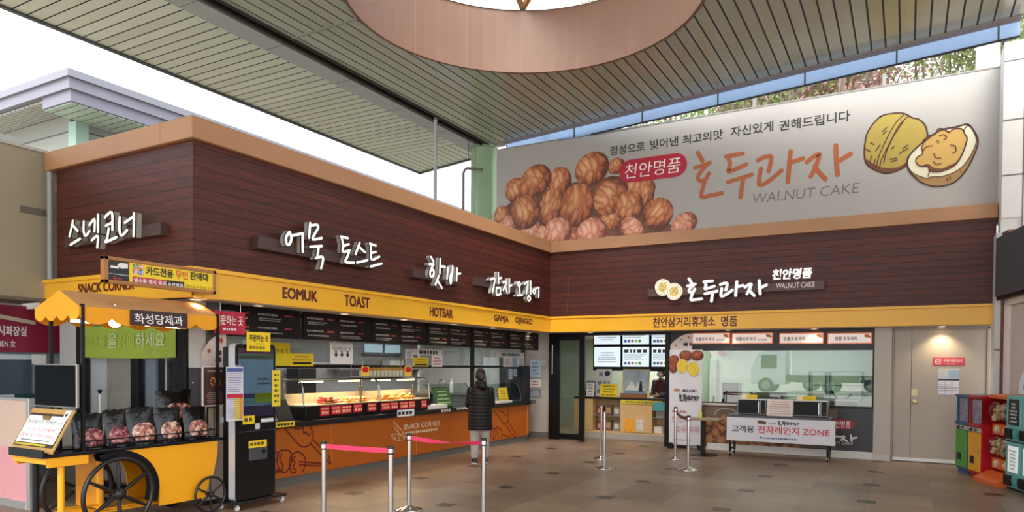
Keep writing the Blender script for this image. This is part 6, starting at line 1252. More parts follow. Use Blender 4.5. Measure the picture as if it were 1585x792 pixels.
def card(F, p0, p1, q0, q1, h, lb, ink='888888', rows=4, lean=.05, name='card', cat='card'):
    a = rpx(F, p0, p1, q0, q1); z0 = zc_+.001; t = thing(name, tuple(F.P((a[0]+a[1])/2, z0, 0)), lb, cat); H_ = a[3]-z0; Ft = Fr(F.P(0, z0, 0), F.u, (F.v*H_-F.n*lean).normalized()); L = math.hypot(H_, lean)
    MB().fbox(Ft, a[0], a[1], 0, L, -.006, 0).build('sheet', M(h, .45), t); MB().fbox(F, a[0]+.01, a[1]-.01, z0, z0+.008, -.09, .0).build('foot', m_dark, t)
    if ink: lines(MB(), Ft, a[0]+.02, a[1]-.02, .02, L-.02, rows, .002, .45, 3, .6, 'c').build('print', M(ink, .5), t)
    return t, Ft, a, L
card(FI2, 907, 919, 592, 613, 'E2DCDA', 'white paper card at the left end of the serving counter'); card(FI2, 928, 955, 594, 615, 'EBCB1C', 'bright yellow card on the serving counter', '6E5C10')
t, Ft, a, L = card(FB(YI+.3), 922, 946, 571, 591, 'E9E6EA', 'tall white card with a dark blue round picture behind the yellow card', '9A9AA8', 3); MB().fblob(Ft, (a[1]-.11, L-.1), .07, .06, .003, 16).build('round_print', M('2E3558', .5), t)
t = thing('register', (FB(YI+.35).px(913, 585)[0], YI+.4, zc_), 'grey cash register behind the white paper card', 'cash register'); p = Vector(t.location); MB().box(p.x-.14, p.x+.14, p.y-.1, p.y+.12, p.z, p.z+.12).build('base', m_dark, t, bevel=.008); MB().fbox(Fr(p+Vector((0, .02, .12)), (1, 0, 0), Vector((0, .25, 1)).normalized()), -.15, .15, .02, .25, -.02, .01).build('screen', M('9A9C9E', .3), t, bevel=.005)
t, Ft, a, L = card(FB(YI+.12), 962, 1004, 571, 606, 'CDBD90', 'wooden photo stand with a bright landscape picture on the serving counter', None, 0, .1, 'photo_stand', 'photo stand')
MB().fbox(Ft, a[0]+.04, a[1]-.04, .04, L-.03, 0, .003).build('picture', M('B9C6D2', .4, noise=.2, scale=5), t); b = MB(); w = a[1]-a[0]; b.quad(Ft, [(a[0]+w*.12, L*.25), (a[0]+w*.35, L*.6), (a[0]+w*.5, L*.35), (a[0]+w*.6, L*.55), (a[0]+w*.85, L*.25)], .005); b.build('white_shape', m_white, t); MB().quad(Ft, [(a[0]+w*.62, L*.22), (a[0]+w*.78, L*.22), (a[0]+w*.72, L*.58), (a[0]+w*.66, L*.58)], .006).build('dark_shape', m_dark, t); MB().quad(Ft, [(a[0]+w*.1, L*.1), (a[0]+w*.9, L*.1), (a[0]+w*.9, L*.26), (a[0]+w*.1, L*.26)], .0055).build('water_shape', M('7E99A8', .4), t)
a = rpx(FI2, 961, 1000, 605, 615); tag(MB().box(a[0], a[1], YI+.0, YI+.1, zc_+.001, zc_+.10).build('wooden_tray', M('8A5A30', .5), bevel=.005), 'brown wooden tray in front of the photo stand', 'tray')
t = thing('drink_bottle', (FI2.px(1002, 600)[0], YI+.12, zc_), 'small yellow bottle right of the photo stand', 'bottle'); p = t.location; MB().lathe([(.04, 0), (.042, .1), (.03, .14), (.015, .17)], p, 14).build('bottle', M('D9CC7A', .3), t, smooth=True); MB().lathe([(.017, .17), (.017, .2)], p, 12).build('cap', M('8A8A3A', .4), t)
# menu screens
FV = FB(15.7); scs = [(919, 961), (963, 1005.5), (1008, 1050)]; rows_ = [(502, 533.5), (536, 568)]
mid = MB(); a = rpx(FV, 917, 1052, 500, 570); mid.fbox(FV, a[0], a[1], a[2]-.06, a[3]+.02, -.10, -.05); tag(mid.build('screen_mount', m_blk), 'black mounting board behind the six menu screens', 'board')
for j, (q0, q1) in enumerate(rows_):
    for i, (p0, p1) in enumerate(scs):
        a = rpx(FV, p0, p1, q0, q1); t = thing('menu_screen', ((a[0]+a[1])/2, 15.7, a[2]), 'bright menu screen in the walnut cake shop, %s row, %s' % (('upper', 'lower')[j], ('left', 'middle', 'right behind the black post')[i]), 'screen', 'menu screens in the walnut cake shop')
        MB().fbox(FV, a[0], a[1], a[2], a[3], -.05, 0).build('frame', m_blk, t); MB().fbox(FV, a[0]+.012, a[1]-.012, a[2]+.012, a[3]-.012, 0, .002).build('display', M('D6E4EC', .2, emit=.65), t); w = a[1]-a[0]; h = a[3]-a[2]; b = MB()
        if i == 0: lines(b, FV, a[0]+w*.15, a[1]-w*.15, a[2]+h*.2, a[2]+h*.75, 5, .003, .4, j+3, .6, 'c')
        else: lines(b, FV, a[0]+w*.07, a[1]-w*.07, a[2]+h*.68, a[2]+h*.88, 1, .003, .8, j+i, .8); lines(b, FV, a[0]+w*.07, a[1]-w*.07, a[2]+h*.34, a[2]+h*.66, 4, .003, .35, j+i*5, .7)
        b.build('print', M('5A6470', .4), t)
        if i:
            for k, h_ in enumerate(('3E6A9C', '5A6AA8', 'B06A90', 'C9CC4A', '4E9A4A')): MB().fbox(FV, a[0]+w*(.08+.13*k), a[0]+w*(.17+.13*k), a[2]+h*.12, a[2]+h*.26, .002, .004).build('colour_tile', M(h_, .4, emit=.3), t)
# kitchen things behind the window
def appliance(name, p0, p1, ytop, y_, h, lb, cat, dep=.4, knobs=True, zb=0.0):
    F = FB(y_); a = rpx(F, p0, p1, ytop, ytop+20); t = thing(name, ((a[0]+a[1])/2, y_+dep/2, zb), lb, cat); MB().box(a[0], a[1], y_, y_+dep, zb+.05, a[3]).build('body', M(h, .35, .3), t, bevel=.01); b = MB()
    for x_ in (a[0]+.05, a[1]-.05): b.box(x_-.02, x_+.02, y_+.04, y_+.08, zb, zb+.05).box(x_-.02, x_+.02, y_+dep-.08, y_+dep-.04, zb, zb+.05)
    b.build('foot', m_dark, t)
    if knobs: MB().fbox(F, a[0]+.03, a[1]-.03, a[3]-.14, a[3]-.03, 0, .006).build('panel', M('5A5E60', .4), t)
    return t, a
appliance('baking_machine', 1117, 1142, 592, 15.4, '3E4244', 'dark baking machine behind the window, left of the first microwave', 'machine'); appliance('cake_oven', 1160, 1215, 606, 15.7, '9DA39E', 'long grey oven behind the window above the paper sign', 'oven'); _t, _a = appliance('work_bench', 1222, 1330, 618, 15.6, 'B9BFB8', 'pale work bench behind the right half of the window', 'bench', .6); ZBENCH = _a[3]; appliance('cooler', 1330, 1350, 586, 16.2, 'C9D2CC', 'tall pale cooler at the right end of the window', 'cooler', .5)
a = rpx(FB(17.55), 1096, 1110, 556, 605); tag(MB().fbox(FB(17.58), a[0], a[1], 0.0, a[3], 0, .05).build('inner_door', M('8E9A8C', .5), bevel=.01), 'grey green inner door at the back of the walnut cake shop', 'door')
for (p0, p1, q0, q1, lb) in ((1253, 1278, 576, 612, 'tall glass cabinet with frame behind the window, left one'), (1284, 1335, 576, 608, 'wide glass cabinet with frame behind the window, right one')):
    F = FB(15.7); a = rpx(F, p0, p1, q0, q1); zt_ = ZBENCH; t = thing('glass_cabinet', ((a[0]+a[1])/2, 15.9, zt_), lb, 'cabinet'); b = MB()
    for x_ in (a[0], a[1]):
        for y_ in (15.72, 16.1): b.box(x_-.015, x_+.015, y_-.015, y_+.015, zt_, a[3])
    for z_ in (zt_, (zt_+a[3])/2, a[3]): b.box(a[0]-.015, a[1]+.015, 15.705, 15.73, z_, z_+.02).box(a[0]-.015, a[1]+.015, 16.09, 16.115, z_, z_+.02)
    b.build('frame', M('9AA3A0', .4), t); MB().box(a[0], a[1], 15.73, 16.09, (zt_+a[3])/2, (zt_+a[3])/2+.01).build('shelf', M('C9D2CE', .4), t)
t = thing('spout_hose', (FB(15.2).px(1300, 610)[0], 15.6, 1.0), 'black curved hose with nozzle behind the right end of the window', 'hose'); b = MB(); b.tube([tuple(onY(x_, y_, 15.75)) for x_, y_ in ((1287, 604), (1291, 612), (1300, 619), (1310, 617), (1318, 610))], .02, 8); b.build('hose', m_blk, t, smooth='all'); MB().cyl(onY(1300, 618, 15.75), (onY(1300, 618, 15.75).x, 15.75, ZBENCH), .012, n=8).build('stem', m_steel, t)
onwall('red_lantern', FB(17.59), 1113, 1121, 543, 549, 'A8323A', 'small red box high behind the window at left', 'box', .1)
# ---- standing banners, bistro table, microwave table
Fx = FB(13.9); a = rpx(Fx, 1036, 1086.5, 541, 688); t = thing('standing_banner', ((a[0]+a[1])/2, 13.9, 0), 'tall white walnut cake banner standing between door and window', 'banner'); w = a[1]-a[0]; h = a[3]-a[2]; b = MB(); n = 12; m = n+1
b.add([(a[0]+w*i/n, 13.9+.012*math.sin(j*1.7+i*.8)-.006*k, a[2]+h*j/10) for k in (0, 1) for j in range(11) for i in range(m)], [[o+j*m+i, o+j*m+i+1, o+(j+1)*m+i+1, o+(j+1)*m+i] for o in (0, 11*m) for j in range(10) for i in range(n)]); b.build('cloth', M('DAD6D8', .6, bump=.2, scale=5), t, smooth='all')
b, b2 = MB(), MB()
for i, (cx_, cy_, rx_) in enumerate(((.14, .90, .17), (.50, .95, .2), (.85, .95, .2), (.12, .82, .12))): b.fblob(Fx, (a[0]+w*cx_, a[2]+h*cy_-.02), w*rx_, h*.055, .022+.0006*i, 18)
for i, (cx_, cy_) in enumerate(((.40, .83), (.74, .80))): b2.fblob(Fx, (a[0]+w*cx_, a[2]+h*cy_), w*.17, h*.075, .026+.0006*i, 18, .1*i)
b.build('cake_print', cake_mat('printed_cakes_red', '4E1A12', '8E3E24', 'AA5E38', 'C98860'), t); b2.build('filling_print', M('E2C33A', .5, noise=.15, scale=25), t); b3 = MB(); b3.fblob(Fx, (a[0]+w*.24, a[2]+h*.575), w*.10, h*.018, .022, 14); b3.build('walnut_print', M('B08A62', .5), t)
b = MB(); walnut_word(b, Fx, a[0]+w*.32, a[0]+w*.92, a[2]+h*.46, a[2]+h*.535, .028, .022, .022); lines(b, Fx, a[0]+w*.42, a[0]+w*.85, a[2]+h*.55, a[2]+h*.59, 1, .022, .6, 2, 1); b.build('lettering', M('4A4448', .5), t); b = MB(); text(b, Fx, '천안의', a[0]+w*.08, a[0]+w*.62, a[2]+h*.235, a[2]+h*.30, .022); text(b, Fx, '호두과자', a[0]+w*.18, a[0]+w*.96, a[2]+h*.13, a[2]+h*.20, .022); lines(b, Fx, a[0]+w*.1, a[0]+w*.55, a[2]+h*.33, a[2]+h*.37, 1, .022, .5, 2, 1); b.build('red_lettering', M('C06068', .5), t)
lines(MB(), Fx, a[0]+w*.15, a[0]+w*.7, a[2]+h*.045, a[2]+h*.06, 1, .022, .5, 8, 1).build('small_print', M('777777', .5), t)
b = MB(); b.tube([(a[0]+.02, 13.93, a[2]+.02), (a[1]-.02, 13.95, a[3]-.02)], .006, 6).tube([(a[1]-.02, 13.93, a[2]+.02), (a[0]+.02, 13.95, a[3]-.02)], .006, 6).tube([((a[0]+a[1])/2, 13.94, a[2]+h/2), ((a[0]+a[1])/2, 14.1, .01)], .007, 6).box(a[0]-.015, a[0]+.08, 13.88, 13.94, 0, a[2]+.03).box(a[1]-.08, a[1]+.0, 13.9, 13.94, 0, a[2]+.02); b.build('stand', m_blk, t)
Fy_ = FB(14.1); a = rpx(Fy_, 1037.5, 1071, 516, 600); t = thing('flower_banner', ((a[0]+a[1])/2, 14.1, 0), 'pale banner with red flowers and rounded top, behind the tall white banner', 'banner'); w = a[1]-a[0]; zt_ = a[3]
MB().prism(Fy_, [(a[0], .05), (a[1], .05), (a[1], zt_)]+[(a[1]-w*k/8, zt_-.22*(k/8)**2.2) for k in range(1, 9)], -.008, 0).build('sheet', M('DFCFC6', .5), t); b = MB()
for cx_, cy_, r in ((.25, -.24, .022), (.5, -.12, .02), (.85, -.08, .028), (.4, -.3, .012)):
    for k in range(5): b.fblob(Fy_, (a[0]+w*cx_+r*.6*math.cos(k*1.257), zt_+cy_+r*.6*math.sin(k*1.257)), r*.5, r*.35, .002+.0003*k, 8)
b.build('flower_print', M('A84A40', .5), t); lines(MB(), Fy_, a[0]+w*.6, a[1]-.01, zt_-.26, zt_-.18, 1, .002, .8, 2, 1).build('print', m_dark, t); MB().box(a[0]+.02, a[1]-.02, 14.08, 14.13, 0, .05).build('base', m_dark, t)
# bistro table
zt_ = .685; t = thing('bistro_table', (-3.31, 13.2, 0), 'small brown topped table on a black pedestal beside the white banner', 'table'); MB().box(-3.6, -2.98, 12.95, 13.42, zt_-.03, zt_).build('top', M('9A7F68', .45, noise=.08, scale=4), t, bevel=.005); MB().box(-3.35, -3.27, 13.16, 13.24, .03, zt_-.03).build('pedestal', m_blk, t); MB().lathe([(.27, 0), (.27, .012), (.06, .03)], (-3.31, 13.2, 0), 28).build('base', m_blk, t, smooth=True)
p = onY(1084, 640, 13.15); t = thing('juice_bottle', (p.x, 13.15, zt_), 'small yellow bottle on the brown bistro table', 'bottle'); q_ = Vector((p.x, 13.15, zt_)); MB().lathe([(.034, 0), (.036, .01), (.036, .1), (.02, .13), (.014, .14)], q_, 16).build('bottle', M('C9C95A', .25), t, smooth=True); MB().lathe([(.016, .14), (.016, .165)], q_, 12).build('cap', M('D8D24A', .4), t)
# microwave table
YT = 13.30; Ft_ = FB(YT); a = rpx(Ft_, 1125, 1293, 649, 691); zt_ = onY(1205, 644, YT)[2]; mt = thing('microwave_table', ((a[0]+a[1])/2, YT+.25, 0), 'grey wheeled table with white banner skirt in front of the walnut cake window', 'table')
MB().box(a[0]-.03, a[1]-.06, YT, YT+.5, zt_-.055, zt_).build('top', M('4A4648', .4), mt, bevel=.008); b = MB()
for x_ in (a[0]+.05, a[1]-.12):
    for y_ in (YT+.06, YT+.44): b.box(x_-.02, x_+.02, y_-.02, y_+.02, .075, zt_-.05)
    b.box(x_-.015, x_+.015, YT+.04, YT+.46, .12, .15)
b.build('leg_frame', m_blk, mt)
for x_ in (a[0]+.05, a[1]-.12):
    for y_ in (YT+.06, YT+.44): o = MB().lathe([(.03, -.012), (.036, -.008), (.036, .008), (.03, .012)], (x_, y_, .037), 14, (1, 0, 0)).build('caster', m_dark, mt, smooth=True); MB().box(x_-.018, x_+.018, y_-.015, y_+.015, .04, .08).build('fork', m_steel, o)
(l0, t0), (l1, b0) = Ft_.px(1125, 648.5), Ft_.px(1125, 686.5); (r0_, t1), (r1_, b1) = Ft_.px(1293, 656), Ft_.px(1293, 692); tl = zt_-.045
hs = (t0+t1)/2-(b0+b1)/2; zb_ = tl-hs; sk = MB().fbox(Ft_, a[0], a[1], zb_, tl, .012, .018).build('banner_skirt', M('E0DCDF', .5), mt); Fk2 = FB(YT-.02); w = a[1]-a[0]
b = MB(); text(b, Fk2, '고객용', a[0]+w*.05, a[0]+w*.265, zb_+hs*.36, zb_+hs*.66, .0, bold=.02); b.build('lettering', M('35313A', .5), sk); b = MB(); text(b, Fk2, '전자레인지 ZONE', a[0]+w*.30, a[0]+w*.95, zb_+hs*.36, zb_+hs*.68, 0, bold=.02); b.build('lettering', M('D03A54', .5), sk)
b = MB(); walnut_word(b, Fk2, a[0]+w*.49, a[0]+w*.68, zb_+hs*.74, zb_+hs*.92, .018, 0, 0); lines(b, Fk2, a[0]+w*.40, a[0]+w*.475, zb_+hs*.78, zb_+hs*.84, 1, 0, .6, 2, 1); b.build('small_lettering', M('5A5450', .5), sk); b = MB(); b.fblob(Fk2, (a[0]+w*.325, zb_+hs*.83), .055, .035, .0, 14).fblob(Fk2, (a[0]+w*.36, zb_+hs*.81), .04, .03, .001, 14); b.build('walnut_print', M('6A3A26', .5), sk); b = MB(); b.fblob(Fk2, (a[0]+w*.33, zb_+hs*.18), .02, .02, 0, 12); lines(b, Fk2, a[0]+w*.35, a[0]+w*.66, zb_+hs*.12, zb_+hs*.22, 1, 0, .6, 9, 1); b.build('blue_print', M('3E5A9A', .5), sk)
def microwave(p0, p1, q0, q1, lb):
    F = FB(YT+.12); a = rpx(F, p0, p1, q0, q1); H_ = a[3]-a[2]; z0 = zt_+.012; w = a[1]-a[0]; t = thing('microwave', ((a[0]+a[1])/2, YT+.25, zt_), lb, 'microwave', 'microwaves on the wheeled table'); z1 = zt_+H_
    MB().box(a[0], a[1], YT+.12, YT+.44, z0, z1).build('case', M('A9A6A4', .3, .6), t, bevel=.006); MB().fbox(F, a[0]+.012, a[0]+w*.80, z0+.012, z1-.012, 0, .012).build('door', M('070708', .25, spec=.2), t, bevel=.003); MB().fbox(F, a[0]+w*.82, a[1]-.012, z0+.012, z1-.012, 0, .01).build('control_panel', M('0A0A0B', .3, spec=.2), t); MB().fbox(F, a[0]+w*.735, a[0]+w*.775, z0+.03, z1-.03, .016, .035).build('handle', M('DCDCDC', .2, .8), t, bevel=.004)
    MB().lathe([(.016, 0), (.014, .012)], F.P(a[1]-w*.09, z0+.06, .01), 14, (0, -1, 0)).build('knob', M('3A3A3C', .3), t); b = MB(); [b.box(x_-.012, x_+.012, y_-.012, y_+.012, zt_, z0) for x_ in (a[0]+.04, a[1]-.04) for y_ in (YT+.16, YT+.40)]; b.build('foot', m_blk, t); return a, z1
m1, z1_ = microwave(1141.5, 1185.5, 618, 642, 'left black microwave, beside the bistro table'); m2, z2_ = microwave(1227, 1281, 621, 646, 'right black microwave, nearer to the grey door')
for (mm, zz_, f0, f1, lb) in ((m1, z1_, .13, .66, 'yellow and cream card on the left microwave'), (m2, z2_, .10, .64, 'yellow and cream card on the right microwave')):
    w = mm[1]-mm[0]; u0_, u1_ = mm[0]+w*f0, mm[0]+w*f1; t = thing('note_card', ((u0_+u1_)/2, YT+.2, zz_), lb, 'card'); F = Fr((0, YT+.2, zz_), (1, 0, 0), Vector((0, .4, 1)).normalized()); MB().fbox(F, u0_, u1_, 0.003, .085, -.004, 0).build('sheet', M('EDD9B0', .5), t); MB().fbox(F, u0_+(u1_-u0_)*.3, u1_, .003, .085, 0, .002).build('yellow_part', M('F0C81E', .5), t); lines(MB(), F, u0_+(u1_-u0_)*.34, u1_-.01, .02, .07, 2, .003, .4, 2, .9).build('print', M('9A7410', .5), t); MB().box(u0_, u1_, YT+.19, YT+.25, zz_, zz_+.004).build('foot', M('EDD9B0', .5), t)
Fc = FB(YT+.1); a = rpx(Fc, 1187, 1227, 619, 645); t = thing('paper_sign', ((a[0]+a[1])/2, YT+.12, zt_), 'cream paper notice standing between the two microwaves', 'notice'); F = Fr((0, YT+.08, zt_+.003), (1, 0, 0), Vector((0, .2, 1)).normalized()); MB().fbox(F, a[0], a[1], 0, a[3]-a[2], -.006, 0).build('sheet', M('E8D6CC', .5), t); lines(MB(), F, a[0]+.03, a[1]-.03, .02, a[3]-a[2]-.03, 6, .002, .35, 3, .75, 'c').build('print', M('B0705A', .5), t); MB().box(a[0]+.02, a[1]-.02, YT+.08, YT+.2, zt_, zt_+.006).build('foot', M('E8D6CC', .5), t)
# ================================================================ QUEUE POSTS
def post(x_, y_, h, lb, grp, head=True, base_r=.16):
    t = thing('queue_post', (x_, y_, 0), lb, 'queue post', grp); c = (x_, y_, 0)
    MB().lathe([(base_r, 0), (base_r, .008), (base_r*.9, .016), (.05, .04), (.032, .055)], c, 36).build('base', m_chrome, t, smooth='all')
    MB().cyl((x_, y_, .03), (x_, y_, h-.075 if head else h), .025 if head else .022, n=20).build('pole', m_chrome, t, smooth=True)
    if head:
        MB().lathe([(.026, h-.085), (.033, h-.08), (.033, h-.012), (.026, h-.002), (.01, h)], c, 24).build('head', M('1A181A', .35), t, smooth=True); MB().lathe([(.0335, h-.07), (.0335, h-.03)], c, 24).build('collar', m_chrome, t, smooth=True)
    else: MB().lathe([(.022, h), (.018, h+.012), (.006, h+.016)], c, 16).build('cap', m_chrome, t, smooth=True)
    return t
def belt(t, a, b, z, col, sag=.0, twist=0.0, wd=.048):
    a = Vector(a); b = Vector(b); n = 18; vs = []
    for i in range(n+1):
        s = i/n; p = a.lerp(b, s); zz = z-sag*4*s*(1-s); an = twist*s*s*(3-2*s); d = (b-a).normalized(); nn = Vector((-d.y, d.x, 0)); up = Vector((0, 0, 1))*math.cos(an)+nn*math.sin(an); fl = nn*math.cos(an)-Vector((0, 0, 1))*math.sin(an)
        vs += [Vector((p.x, p.y, zz))+up*wd/2*q+fl*.0012*r for q, r in ((-1, 1), (1, 1), (1, -1), (-1, -1))]
    MB().add(vs, [[4*i+k, 4*i+(k+1) % 4, 4*i+4+(k+1) % 4, 4*i+4+k] for i in range(n) for k in range(4)]+[[0, 1, 2, 3], [4*n+3, 4*n+2, 4*n+1, 4*n]]).build('belt', col, t)
m_pink = M('EE3A68', .5); m_maroon = M('5A1420', .5); H1 = .875; zb_ = H1-.05
g1 = 'queue posts with pink belts in the foreground'
P1, P2, P3, P4 = (-5.09, 5.23), (-4.282, 5.283), (-4.90, 6.37), (-3.914, 6.374)
t1 = post(*P1, H1, 'foreground queue post at the left end of the straight pink belt', g1); post(*P2, H1, 'foreground queue post at the right end of the straight pink belt', g1)
t3 = post(*P3, H1, 'queue post at the left end of the twisted pink belt', g1); post(*P4, H1, 'queue post at the right end of the twisted pink belt', g1)
belt(t1, P1+(0,), P2+(0,), zb_, m_pink, .004); belt(t3, P3+(0,), P4+(0,), zb_, m_pink, .03, math.radians(150))
g2 = 'queue posts in front of the walnut cake shop'
post(-4.221, 10.557, .90, 'nearer of two beltless queue posts in front of the serving counter', g2, False); post(-4.711, 11.625, .92, 'farther of two beltless queue posts in front of the serving counter', g2, False)
t6 = post(-3.586, 12.34, .93, 'farther queue post with a maroon belt before the white banner', g2); post(-3.027, 11.142, .87, 'nearer queue post with a maroon belt before the white banner', g2); belt(t6, (-3.586, 12.34, 0), (-3.027, 11.142, 0), .845, m_maroon, .05)

# ================================================================ CAPSULE MACHINES
d_ = Vector((1.354-.832, 11.336-12.929, 0)).normalized()
Fg_ = Fr((.832, 12.929, 0), d_)       # face line, u grows towards us
if Fg_.n.x > 0: Fg_ = Fr((.832, 12.929, 0), -d_)
def U(px_, py_=680): return Fg_.px(px_, py_)[0]
zt_ = Fg_.px(1509, 612)[1]
def column(u0, u1, colr, front, lb, side=None):
    t = thing('capsule_machine', tuple(Fg_.P((u0+u1)/2, 0, -.2)), lb, 'capsule machine', 'capsule toy machines by the right wall'); m = M(colr, .35); H = zt_
    MB().fbox(Fg_, u0, u1, .06, H*.62, -.55, 0).build('body', m, t, bevel=.008); MB().fbox(Fg_, u0+.012, u1-.012, .1, H*.55, 0, .012).build('front_panel', M(front, .35), t, bevel=.004)
    MB().fbox(Fg_, u0, u1, H*.62, H*.66, -.55, .02).fbox(Fg_, u0, u1, H*.97, H, -.55, .02).fbox(Fg_, u0, u0+.02, H*.66, H*.97, -.42, .0).fbox(Fg_, u1-.02, u1, H*.66, H*.97, -.42, 0).fbox(Fg_, u0, u1, H*.66, H*.97, -.55, -.38).fbox(Fg_, u1-.008, u1, H*.66, H*.97, -.4, 0).build('head_frame', m, t)
    MB().fbox(Fg_, u0+.02, u1-.02, H*.66, H*.97, -.03, -.02).build('clear_front', glass('clear_glass'), t); MB().fbox(Fg_, u0+.022, u1-.022, H*.66, H*.95, -.06, -.035).build('toy_picture', M('8E8CA4', .5, noise=.5, scale=14), t)
    MB().fbox(Fg_, u0+.015, u1-.015, H*.56, H*.61, 0, .02).build('coin_panel', M('B9B4AA', .4), t); b = MB(); b.lathe([(.025, 0), (.02, .03)], Fg_.P(u0+(u1-u0)*.35, H*.585, .02), 12, Fg_.n).lathe([(.018, 0), (.018, .02)], Fg_.P(u0+(u1-u0)*.7, H*.585, .02), 12, Fg_.n); b.build('knob', m_dark, t); MB().fbox(Fg_, u0+(u1-u0)*.2, u0+(u1-u0)*.5, H*.17, H*.26, .012, .02).build('outlet', m_dark, t, bevel=.004); MB().fbox(Fg_, u1-.06, u1-.045, H*.3, H*.36, .012, .02).build('lock', m_steel, t)
    MB().fbox(Fg_, u0+.02, u1-.02, 0, .06, -.4, -.03).build('plinth', M(side or colr, .4), t)
column(U(1480), U(1498.5), '3A5A86', '4FA03E', 'blue capsule machine with green front, beside the grey door'); column(U(1499.5), U(1519, 690), 'B31220', 'F0A81E', 'red capsule machine with yellow front')
# orange double-deck capsule dispenser
def dispenser(u0, u1):
    Fd = Fr(Fg_.P(0, 0, -.08), Fg_.u)
    t = thing('capsule_machine', tuple(Fd.P((u0+u1)/2, 0, -.2)), 'orange capsule machine with two decks of round clear globes', 'capsule machine', 'capsule toy machines by the right wall'); m = M('E2672C', .35); H = zt_; w = u1-u0
    MB().fbox(Fd, u0, u0+.025, 0, H*1.0, -.35, -.26).fbox(Fd, u1-.025, u1, 0, H*1.0, -.35, -.26).fbox(Fd, u0, u1, 0.0, H*.98, -.35, -.33).build('frame', M('C02A22', .35), t, bevel=.004); MB().prism(Fr(Fd.P(u0, 0, 0), Fd.n, (0, 0, 1)), [(-.35, 0), (.19, 0), (.19, .05), (-.02, .16), (-.35, .16)], -w, 0).build('outlet_ramp', m, t)
    MB().fbox(Fd, u0, u1, H*.98, H*1.03, -.35, .0).build('top', m, t, bevel=.01)
    for dz in (H*.16, H*.56):
        MB().fbox(Fd, u0+.03, u1-.03, dz, dz+.15, -.32, -.04).build('deck', m, t); nn = MB(); 
        for k in range(2):
            c = Fd.P(u0+w*(.29+.42*k), dz+.15+.19, -.07)
            MB().ball(c, (.145, .145, .16), 20, 12).build('globe', glass('globe_glass', 'F2ECE6', 1.4), t, smooth='all'); rn = random.Random(k+int(dz*100)); cb = MB()
            for q in range(26): cb.ball(c+Vector((rn.uniform(-.085, .085), rn.uniform(-.085, .085), rn.uniform(-.115, .08))), .036, 8, 6)
            cb.build('capsules', M(('C9B08A', 'B4A08E')[k], .4, noise=.6, scale=25), t, smooth='all', kind='stuff')
            c2 = Fd.P(u0+w*(.29+.42*k), dz+.075, -.04); b = MB(); b.lathe([(.06, 0), (.06, .03), (.03, .05)], c2, 16, Fd.n); b.build('dial', M('D8C49A', .35, noise=.3, scale=20), t, smooth=True); MB().fbox(Fd, u0+w*(.29+.42*k)-.012, u0+w*(.29+.42*k)+.012, dz+.03, dz+.12, -.012, .006).build('dial_bar', M('6E5A48', .4), t)
dispenser(U(1519.5, 690)+.01, U(1556.5, 690)-.02)
def teal(u0, u1, lb, pic):
    t = thing('capsule_machine', tuple(Fg_.P((u0+u1)/2, 0, -.1)), lb, 'capsule machine', 'capsule toy machines by the right wall'); m = M('6FB0AE', .35); H = zt_*1.03; w = u1-u0
    for k in (0, 1):
        z0 = .03+k*H*.5; z1 = z0+H*.485; MB().fbox(Fg_, u0, u1, z0, z1, -.40, 0.0).build('cabinet', m, t, bevel=.012); MB().fbox(Fg_, u0+w*.2, u1-w*.12, z0+H*.17, z1-.05, 0, .006).build('picture', M('E6ECEE' if (k == 0) else pic, .3, emit=.25 if k == 0 else 0), t); lines(MB(), Fg_, u0+w*.28, u1-w*.2, z0+H*.19, z1-.09, 6, .008, .5, k+2, .5, 'c').build('picture_print', M('A9A294' if k == 0 else 'D8D8DA', .4), t)
        MB().lathe([(.07, 0), (.07, .02), (.03, .03)], Fg_.P(u1-w*.3, z0+H*.085, 0), 18, Fg_.n).build('dial', M('4E9896', .35), t, smooth=True); MB().fbox(Fg_, u0+.01, u0+w*.5, z0+.03, z0+H*.13, 0, .03).build('outlet', m_blk, t, bevel=.004)
    MB().fbox(Fg_, u0+.02, u1-.02, 0, .03, -.36, -.02).build('plinth', m_dark, t)
u4, u5, u6 = U(1556.5, 690), U(1579.5, 690), U(1606, 690); teal(u4, u5-.005, 'teal two-deck capsule machine with a dark picture', '1E2226'); teal(u5, u6, 'teal two-deck capsule machine cut by the right edge of the photo', 'C8B8C0')
zt2 = zt_*1.03+.03; t = thing('header_card', tuple(Fg_.P(u5, zt2, -.1)), 'white rounded header board on top of the teal capsule machines', 'board'); pts = [(u4+.06, zt2)]+[(u4+.06+(u6-u4-.1)*.5*(1-math.cos(PI*k/10))*1.0, zt2+.38*math.sin(PI*k/10)**.7) for k in range(1, 10)]+[(u6-.04, zt2)]; MB().prism(Fg_, pts, -.14, -.12).build('board', M('E3DFE8', .45), t); b = MB(); b.fblob(Fg_, (u4+.22, zt2+.1), .03, .05, -.118, 12); b.build('dark_mark', m_dark, t); b = MB(); b.fblob(Fg_, (u4+.30, zt2+.2), .04, .03, -.118, 12).fblob(Fg_, (u4+.36, zt2+.13), .03, .03, -.117, 12); b.build('colour_mark', M('C9C45A', .4), t)

